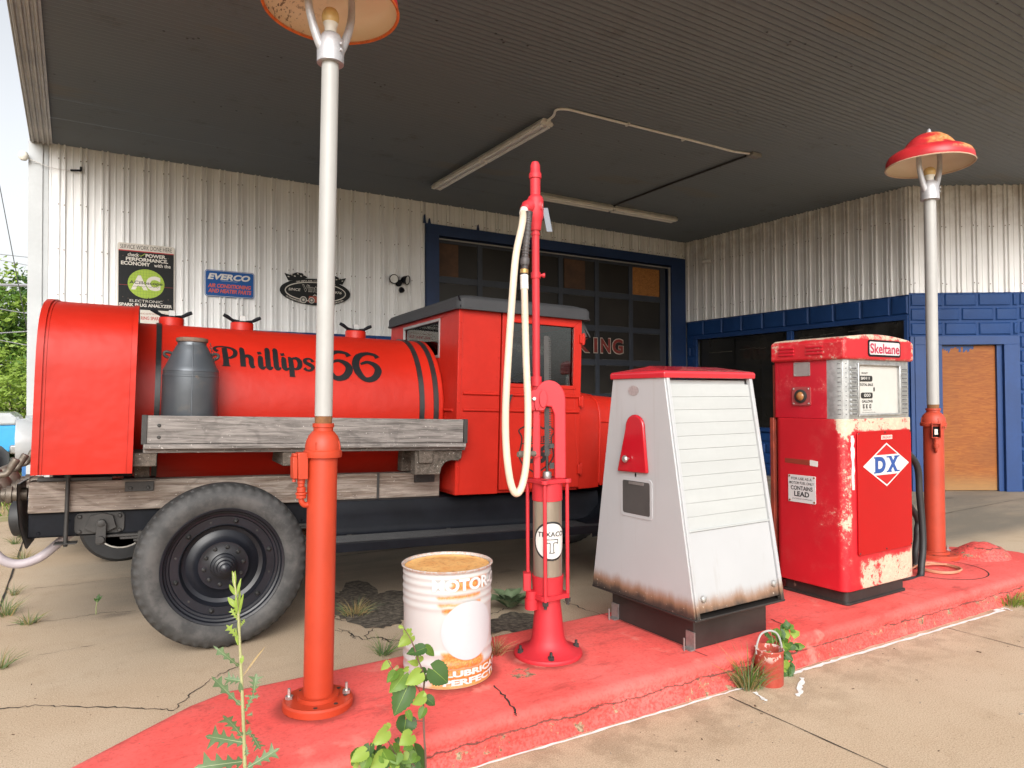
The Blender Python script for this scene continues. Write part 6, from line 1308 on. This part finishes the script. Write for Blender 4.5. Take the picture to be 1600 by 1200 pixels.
def tree(x, y, h, r_, label, rng, n=110, cat='tree'):
    t = thing('tree', (x, y, 0), label, cat, 'trees beyond the lot')
    mb = MB(); P = [V((x+rng.uniform(-.1, .1)*i, y, h*.14*i)) for i in range(6)]; mb.tube(P, [.22, .19, .16, .13, .09, .04], 10)
    for i in range(7):
        b_ = P[2+i % 4]; e = b_+V((rng.uniform(-1, 1)*r_*.7, rng.uniform(-1, 1)*r_*.7, rng.uniform(.4, 1.4)*r_*.5)); mb.tube([b_, (b_+e)*.5+V((0, 0, .2)), e], [.08, .05, .02], 6)
    fin(mb, 'trunk', m_bark, t)
    mb = MB(); crown(mb, (x, y, h*.62), (r_, r_, h*.40), n, 70, .13*h/7, rng); fin(mb, 'crown', m_lf[:3], t, smooth=0)
rt_ = random.Random(21)
tree(-2.55, 34, 6.3, 2.0, 'tallest leafy tree beyond the lot, its top beside the white wall corner', rt_, 130)
tree(-5.6, 40, 6.0, 2.8, 'dense round-topped tree behind the pickup, at the left edge', rt_, 130)
tree(-.4, 38, 5.6, 2.4, 'leafy tree mostly hidden behind the corner of the station', rt_, 120)
def shrub(x, y, rx, h, label, rng, n=50, tones=None):
    t = thing('shrub', (x, y, 0), label, 'shrub'); mb = MB()
    for i in range(6): mb.tube([V((x, y, 0)), V((x+rng.uniform(-.4, .4)*rx, y+rng.uniform(-.3, .3), h*.6))], [.03, .01], 6)
    fin(mb, 'stems', m_bark, t); mb = MB(); crown(mb, (x, y, h*.5), (rx, rx*.8, h*.5), n, 60, .085, rng); fin(mb, 'foliage', tones or m_lf[:3], t, smooth=0)
shrub(-1.75, 30.5, 1.5, 3.4, 'light green bush just behind the pickup hood', rt_, 80, [m_lf[1], m_lf[1], m_lf[0]])
shrub(-4.4, 31.5, 1.6, 3.0, 'bush behind the pickup cab at the left edge', rt_, 50)
shrub(-1.0, 17.3, .22, .42, 'low weed clump on the verge right of the pickup bumper', rt_, 10, [m_lf[0], m_lf[1], m_lf[4]])
# wires
for k, (p0, p1, Y, r_, lab) in enumerate((((-40, 385), (60, 397), 26, .012, 'uppermost overhead wire against the white sky'), ((-40, 391), (60, 411), 26.5, .010, 'second overhead wire, sagging below the uppermost'), ((-40, 437), (46, 440), 29, .05, 'thick overhead cable near the tree top'), ((-40, 468), (60, 486), 26, .014, 'overhead wire crossing the middle of the tree'), ((-40, 515), (60, 510), 26.4, .018, 'lower overhead cable in front of the foliage'), ((-20, 520), (60, 536), 26.2, .014, 'lowest overhead wire in front of the foliage'))):
    a, b_ = AY(*p0, Y), AY(*p1, Y); a = a+(a-b_)*6; b2 = b_+(b_-a)*.6; mb = MB(); m_ = (a+b2)/2+V((0, 0, -.15)); mb.tube(catmull([a, m_, b2], 10), r_, 6); tag(fin(mb, 'overhead_wire', paint('wire_grey', (.25, .25, .26), .6), origin=tuple(a)), lab, 'wire')
a, b_ = AY(-12, 230, 22), AY(28, 440, 22); mb = MB(); mb.tube([a+(a-b_)*.8, b_+(b_-a)*.9], .01, 6); tag(fin(mb, 'guy_wire', m_dark, origin=tuple(a)), 'steep thin guy wire slanting down the white sky at the left edge', 'wire')

# ---- individual leaves and weeds
def leaf(mb, base, tip, width, prof='heart', mi=0, bend=0.0, face=None, fold=.18, seg=8, rng=rl, rib=1):
    """a real leaf: folded blade from base to tip, turned roughly to `face`"""
    base, tip = V(base), V(tip); d = tip-base; L = d.length; d.normalize()
    f = V(face) if face else V((rng.uniform(-.4, .4)-.45, -.8, rng.uniform(0, .6))); s = d.cross(f).normalized(); n = s.cross(d)
    rows = []; ribs = []
    for i in range(seg+1):
        t_ = i/seg
        if prof == 'heart': w_ = math.sin(math.pi*min(.999, max(t_, .004)**.58))**.85*(1+.07*((i % 2)*2-1)*(.15 < t_ < .9))
        elif prof == 'oval': w_ = math.sin(math.pi*min(1, t_*.92+.06))**.8
        else: w_ = (.30+.70*t_)*(1.35 if i % 3 == 1 else .46)*(1-.5*(t_ > .8)) if i < seg else .02
        w_ = max(w_, .015)*width/2
        c = base+d*L*t_+n*(bend*L*math.sin(math.pi*t_)*.5-bend*L*t_*t_*.5); k = fold*w_
        back = d*(-.25*width*(1-t_)*(prof == 'heart')*(t_ < .2)) if 1 else 0
        sw = d*((.35*w_) if prof == 'lobed' and i % 3 == 1 else 0)
        ribs.append((c-s*width*.011*(1-t_*.7)+n*.0006, c+s*width*.011*(1-t_*.7)+n*.0006))
        rows.append([c+s*w_+n*k+back+sw, c+s*w_*.5+n*k*.35+back*.5+sw*.5, c, c-s*w_*.5+n*k*.35+back*.5+sw*.5, c-s*w_+n*k+back+sw])
    mb.grid(rows, mi)
    if width > .012: mb.grid([[a, b] for a, b in ribs], rib)
def zz(x, y): return (530+x/5.2167, 970+y/5.2174)
# broad-leaved sapling at the kerb
t = thing('sapling', (1.09, 2.36, 0), 'broad-leaved green sapling climbing before the oil drum from the kerb crack', 'plant')
YV = 2.36
def sv_(x, y, dy=0): return AY(*zz(x, y), YV+dy)
mb = MB(); mb.tube(catmull([V((1.12, 2.40, -.02)), sv_(703, 1080), sv_(697, 1000), sv_(690, 860), sv_(686, 700), sv_(684, 600), sv_(694, 480), sv_(676, 400), sv_(648, 330), sv_(625, 260), sv_(596, 180), sv_(560, 110), sv_(520, 50)], 5), [.0042]*20+[.0035]*16+[.0026]*16+[.0016]*9, 7)
for P in ([(670, 600), (640, 540), (560, 470), (500, 430), (440, 400), (390, 310)], [(690, 460), (720, 430), (755, 412)], [(610, 1180), (520, 1110), (450, 1080), (400, 980), (385, 900)], [(610, 1180), (560, 1090), (555, 1000)], [(690, 820), (640, 815), (600, 815)], [(600, 1200), (400, 1140), (260, 1100)]): mb.tube([sv_(*p) for p in P], .0016, 6)
mb.tube(catmull([V((.93, 2.40, -.01)), sv_(640, 1300), sv_(610, 1180)], 4), .004, 6)
fin(mb, 'stem', m_stemr, t)
LV = [((690, 225), (545, 275), 85, 2), ((700, 208), (778, 292), 62, 0), ((588, 128), (478, 214), 85, 1), ((572, 72), (565, 118), 40, 1), ((540, 78), (530, 115), 34, 1), ((490, 45), (530, 60), 24, 1), ((655, 298), (648, 348), 58, 1), ((640, 345), (558, 332), 48, 1), ((765, 398), (888, 508), 165, 2), ((655, 430), (540, 522), 105, 1), ((700, 435), (618, 462), 100, 2), ((525, 440), (412, 588), 125, 0), ((558, 535), (446, 778), 150, 2), ((405, 340), (338, 404), 52, 1), ((458, 430), (388, 505), 70, 0), ((560, 388), (515, 402), 40, 1), ((478, 372), (440, 395), 26, 4), ((688, 612), (592, 682), 85, 1), ((712, 632), (783, 690), 72, 2), ((692, 718), (652, 808), 62, 0), ((556, 738), (592, 822), 48, 0), ((542, 808), (520, 925), 150, 2), ((385, 850), (398, 893), 58, 1), ((385, 905), (266, 1018), 95, 1), ((583, 938), (492, 1012), 105, 1), ((470, 962), (486, 1003), 38, 2), ((612, 1030), (690, 1230), 130, 2), ((440, 1020), (475, 1095), 80, 0), ((362, 1075), (448, 1195), 135, 0), ((345, 1025), (300, 1078), 80, 2), ((213, 1070), (92, 1152), 88, 1), ((247, 1020), (243, 1112), 78, 2), ((310, 1058), (322, 1112), 42, 1), ((352, 1100), (255, 1200), 120, 1), ((205, 1150), (105, 1215), 95, 1), ((582, 1015), (520, 1055), 60, 0), ((470, 1130), (540, 1200), 80, 2), ((180, 1180), (240, 1230), 70, 4), ((690, 595), (680, 625), 40, 1)]
LV += [((rl.uniform(140, 640), rl.uniform(1060, 1180)),)*2+(rl.uniform(60, 115), rl.choice([0, 0, 1, 2])) for _ in range(26)]
LV = [(b_, (b_[0]+rl.uniform(-80, 70), b_[1]+rl.uniform(40, 100)), wd, mi) if b_ == e else (b_, e, wd, mi) for b_, e, wd, mi in LV]
mb = MB()
for b_, e, wd, mi in LV:
    dy = rl.uniform(-.07, .05); leaf(mb, sv_(*b_, dy), sv_(*e, dy-rl.uniform(0, .02)), wd/5.22/F*3.0, 'heart', mi, rl.uniform(-.1, .25), (rl.uniform(-.75, -.1), -.8, rl.uniform(-.1, .7)), rl.uniform(.1, .45), 14)
fin(mb, 'leaves', m_lf, t, smooth=75)
# prickly lettuce in front
YL = 2.44
def sl_(x, y, dy=0): return AY(280+x/3.75, 880+y/3.75, YL+dy)
t = thing('wild_lettuce', tuple(V((.465, YL, 0))), 'tall single-stemmed weed with jagged leaves in the left foreground', 'weed')
mb = MB(); P = catmull([V((.470, YL, -.02)), sl_(388, 1400), sl_(385, 1200), sl_(375, 900), sl_(364, 650), sl_(356, 480), sl_(346, 300), sl_(333, 180), sl_(318, 55)], 5); n = len(P); mb.tube(P, [.0072-.0048*(i/n) for i in range(n)], 8)
fin(mb, 'stem', paint('stem_pale', (.36, .36, .17), .6, .15), t)
mb = MB()
for b_, e, wd, mi, pf in (((370, 1162), (95, 1198), 120, 3, 'lobed'), ((400, 1198), (588, 1085), 85, 3, 'lobed'), ((375, 1050), (152, 1012), 105, 3, 'lobed'), ((368, 1012), (258, 885), 85, 3, 'lobed'), ((360, 832), (188, 662), 60, 3, 'lobed'), ((350, 602), (207, 490), 46, 3, 'lobed'), ((376, 692), (264, 676), 68, 3, 'lobed'), ((388, 868), (436, 760), 40, 3, 'lobed'), ((436, 760), (452, 648), 72, 3, 'lobed'), ((385, 778), (474, 780), 26, 3, 'lobed'), ((390, 1000), (425, 985), 60, 3, 'lobed'), ((425, 1000), (478, 1092), 60, 3, 'lobed'), ((398, 892), (432, 884), 30, 3, 'lobed'), ((395, 915), (412, 945), 40, 3, 'lobed'), ((375, 660), (502, 488), 10, 4, 'oval'), ((345, 440), (278, 362), 42, 1, 'lobed'), ((345, 332), (303, 264), 34, 1, 'lobed'), ((337, 262), (284, 200), 26, 1, 'oval'), ((357, 372), (386, 328), 24, 1, 'lobed'), ((350, 305), (376, 178), 16, 1, 'oval'), ((335, 195), (362, 88), 15, 1, 'oval'), ((328, 185), (294, 124), 20, 1, 'oval'), ((345, 262), (358, 148), 14, 1, 'oval'), ((345, 480), (330, 380), 16, 1, 'oval'), ((340, 300), (330, 190), 16, 1, 'oval'), ((352, 420), (350, 300), 18, 1, 'oval'), ((330, 150), (315, 60), 18, 1, 'oval'), ((325, 110), (312, 45), 14, 1, 'oval'), ((330, 120), (326, 45), 14, 1, 'oval'), ((370, 540), (365, 590), 20, 1, 'oval'), ((365, 760), (355, 700), 24, 3, 'oval'), ((390, 1060), (400, 1130), 30, 3, 'lobed'), ((380, 1300), (300, 1200), 70, 3, 'lobed')):
    dy = rl.uniform(-.02, .02); leaf(mb, sl_(*b_), sl_(*e, dy), wd/3.75/F*2.6, pf, mi, rl.uniform(-.15, .2), (rl.uniform(-.7, 0), -.8, rl.uniform(.1, .8)), .25, 13, rib=5)
fin(mb, 'leaves', m_lf+[paint('rib_pale', (.42, .45, .26), .5)], t, smooth=0)
# mullein rosette
c = G(797, 955); c.z = 0; t = thing('rosette_plant', tuple(c), 'grey-green rosette plant with felty oval leaves growing between drum and hand pump', 'plant')
m_mul = leafmat('leaf_felty', (.115, .165, .085), (.165, .22, .12), .1); mb = MB()
for i in range(15):
    a = i*2.4; el = R(12+60*(i/15.0)); L = .25-.011*i; d = V((math.cos(a)*math.cos(el), math.sin(a)*math.cos(el), math.sin(el))); leaf(mb, c+V((0, 0, .02))+d*.02, c+V((0, 0, .03))+d*L, L*.46, 'oval', 0, .25, (d.x*-.3, d.y*-.3-.01, 1), .25, 9, rib=0)
fin(mb, 'leaves', m_mul, t, smooth=70)
# grass tufts and little weeds
def tuft(name, c, n, h, spread, label, mats, cat='weed', w_=.003, rng=rl, lean=.5, group=None):
    mb = MB(); c = V(c)
    for i in range(int(n*1.7)):
        a = rng.uniform(0, 6.28); b_ = c+V((math.cos(a), math.sin(a), 0))*spread*.35*rng.random(); l = h*rng.uniform(.45, 1.1); k = rng.uniform(.1, lean*1.6); d = V((math.cos(a)*k, math.sin(a)*k, 1)).normalized()
        s = d.cross(V((rng.uniform(-1, 1), rng.uniform(-1, 1), 0.1))).normalized()*w_*rng.uniform(.4, 1.05); m_ = b_+d*l*.55; e = m_+(d+V((math.cos(a), math.sin(a), -.35))*.6*lean)*l*.45
        mb.grid([[b_-s, b_+s], [m_-s*.8, m_+s*.8], [e-s*.1, e+s*.1]], rng.randrange(len(mats)))
    o = fin(mb, name, mats, origin=tuple(c), smooth=0); tag(o, label, cat, group); return o
G_ = m_lf; bk = V((2.985, 2.33, 0))
tuft('grass_tuft', bk+V((-.13, .02, 0)), 130, .20, .17, 'tuft of half-dry grass hugging the left side of the red pail', [G_[0], G_[4], G_[3]], 'grass', .0026, lean=.7)
t = thing('vine_weed', tuple(bk+V((.11, .03, 0))), 'leafy green weed sprouting behind the red pail', 'weed'); mb = MB()
for i in range(46):
    a = rl.uniform(-.6, 2.6); r_ = rl.uniform(.02, .15); b_ = bk+V((.10+math.cos(a)*r_*.9, .02+math.sin(a)*r_*.25, rl.uniform(.02, .27))); e = b_+V((rl.uniform(-.05, .05), rl.uniform(-.05, .02), rl.uniform(-.06, .03))); leaf(mb, b_, e, rl.uniform(.035, .06), 'heart', rl.choice([0, 0, 1, 2]), .1, None, .3, 6)
fin(mb, 'leaves', m_lf, t, smooth=60)
mb = MB()
for i in range(7): mb.tube(catmull([bk+V((.08, .03, 0)), bk+V((.08+.02*i, .03, .12)), bk+V((.04+.035*i, .02, .26-.01*i))], 4), .0018, 5)
fin(mb, 'stems', m_stem, t)
tuft('grass_tuft', (5.52, 2.30, 0), 170, .11, .34, 'bright grass tuft at the kerb foot on the far right', [G_[1], G_[0], G_[4]], 'grass', .003, lean=.8)
tuft('grass_tuft', (5.78, 2.30, 0), 120, .10, .30, 'second grass tuft at the kerb foot, nearer the right edge', [G_[1], G_[0], G_[4]], 'grass', .003, lean=.8)
c = G(775, 1022, .15); tuft('dry_weed', (c.x, c.y, .15), 90, .10, .10, 'reddish dry weed between oil drum and hand pump base', [paint('weed_red', (.32, .09, .05), .7), G_[4]], 'weed', .002, lean=.9)
c = G(603, 1028); tuft('grass_tuft', (c.x, c.y+.05, 0), 45, .14, .10, 'thin grass sprigs behind the island left of the oil drum', [G_[0], G_[3]], 'grass', .0018, lean=1)
c = G(555, 960); tuft('dry_weed', (c.x, c.y, 0), 120, .12, .22, 'tangle of dry weeds on the soil patch right of the truck wheel', [G_[4], G_[3], G_[4]], 'weed', .0018, lean=1.1)
for (x, y), n, h, s, lab in (((8, 962), 60, .17, .16, 'grass clump in the joint at the left edge, level with the truck wheel'), ((45, 975), 40, .10, .13, 'small dry sprig on a crack left of the truck wheel'), ((38, 880), 60, .17, .10, 'upright weeds in the joint below the drooping hose'), ((35, 835), 60, .15, .12, 'weeds in the joint just behind the drooping hose'), ((24, 850), 40, .12, .1, 'weeds by the slab edge left of the truck frame'), ((0, 1045), 40, .12, .10, 'grass in the joint at the bottom left edge'), ((22, 930), 30, .10, .08, 'low grass in the joint above the left-edge clump')):
    c = G(x, y); tuft('grass_tuft', (c.x, c.y, 0), n, h, s, lab, [G_[3], G_[4], G_[0]], 'grass', .0022, lean=.9)
c = G(150, 960); t = thing('seedling', tuple(V((c.x, c.y, 0))), 'tiny lone seedling on a crack left of the truck wheel', 'weed'); mb = MB(); mb.tube([c, c+V((.0, 0, .05)), c+V((.008, 0, .10))], .0025, 5); fin(mb, 'stem', m_stem, t); mb = MB()
for d in ((.03, 0, .03), (-.02, 0, .02), (.01, .01, .045), (-.005, 0, -.01)): leaf(mb, c+V((.008, 0, .09)), c+V((.008, 0, .09))+V(d), .022, 'heart', 2, 0, None, .3, 5)
fin(mb, 'leaves', m_lf, t)
# far verges: grass that nobody could count
mb = MB(); rg = random.Random(4)
for _ in range(5200):
    x, y = rg.uniform(-6, .4), rg.choice([rg.uniform(10.9, 12.2), rg.uniform(15.4, 17.8), rg.uniform(23.4, 29)])
    if rg.random() < .35 and y < 13: continue
    h = rg.uniform(.05, .16); a = rg.uniform(0, 6.28); d = V((math.cos(a), math.sin(a), 0)); b_ = V((x, y, -.03)); mb.poly([b_-d*.012, b_+d*.012, b_+V((rg.uniform(-.04, .04), rg.uniform(-.04, .04), h))], rg.randrange(3))
tag(fin(mb, 'verge_grass', [m_lf[0], m_lf[4], m_lf[1]], smooth=0), 'sparse grass along the dirt verges at the far left', 'grass', kind='stuff')
# crumbs and twigs on the slab
mb = MB(); rg = random.Random(9)
for _ in range(260):
    x, y = rg.uniform(-.4, 7), rg.choice([rg.uniform(.8, 2.25), rg.uniform(3.5, 5.5), rg.uniform(1.9, 2.3)]); s = rg.uniform(.0012, .0035)*(2 if rg.random() < .06 else 1); c = V((x, y, s*.4)); a = rg.uniform(0, 6.28); u = V((math.cos(a), math.sin(a), 0)); v_ = V((-u.y, u.x, 0)); mb.obox(c, u*s*rg.uniform(1, 2.5), v_*s*.6, V((0, 0, s*.35)), rg.randrange(2))
tag(fin(mb, 'grit', [paint('grit_brown', (.10, .06, .035), .9), paint('grit_grey', (.28, .24, .19), .9)], smooth=0), 'scattered grit and crumbs on the concrete', 'grit', kind='stuff')
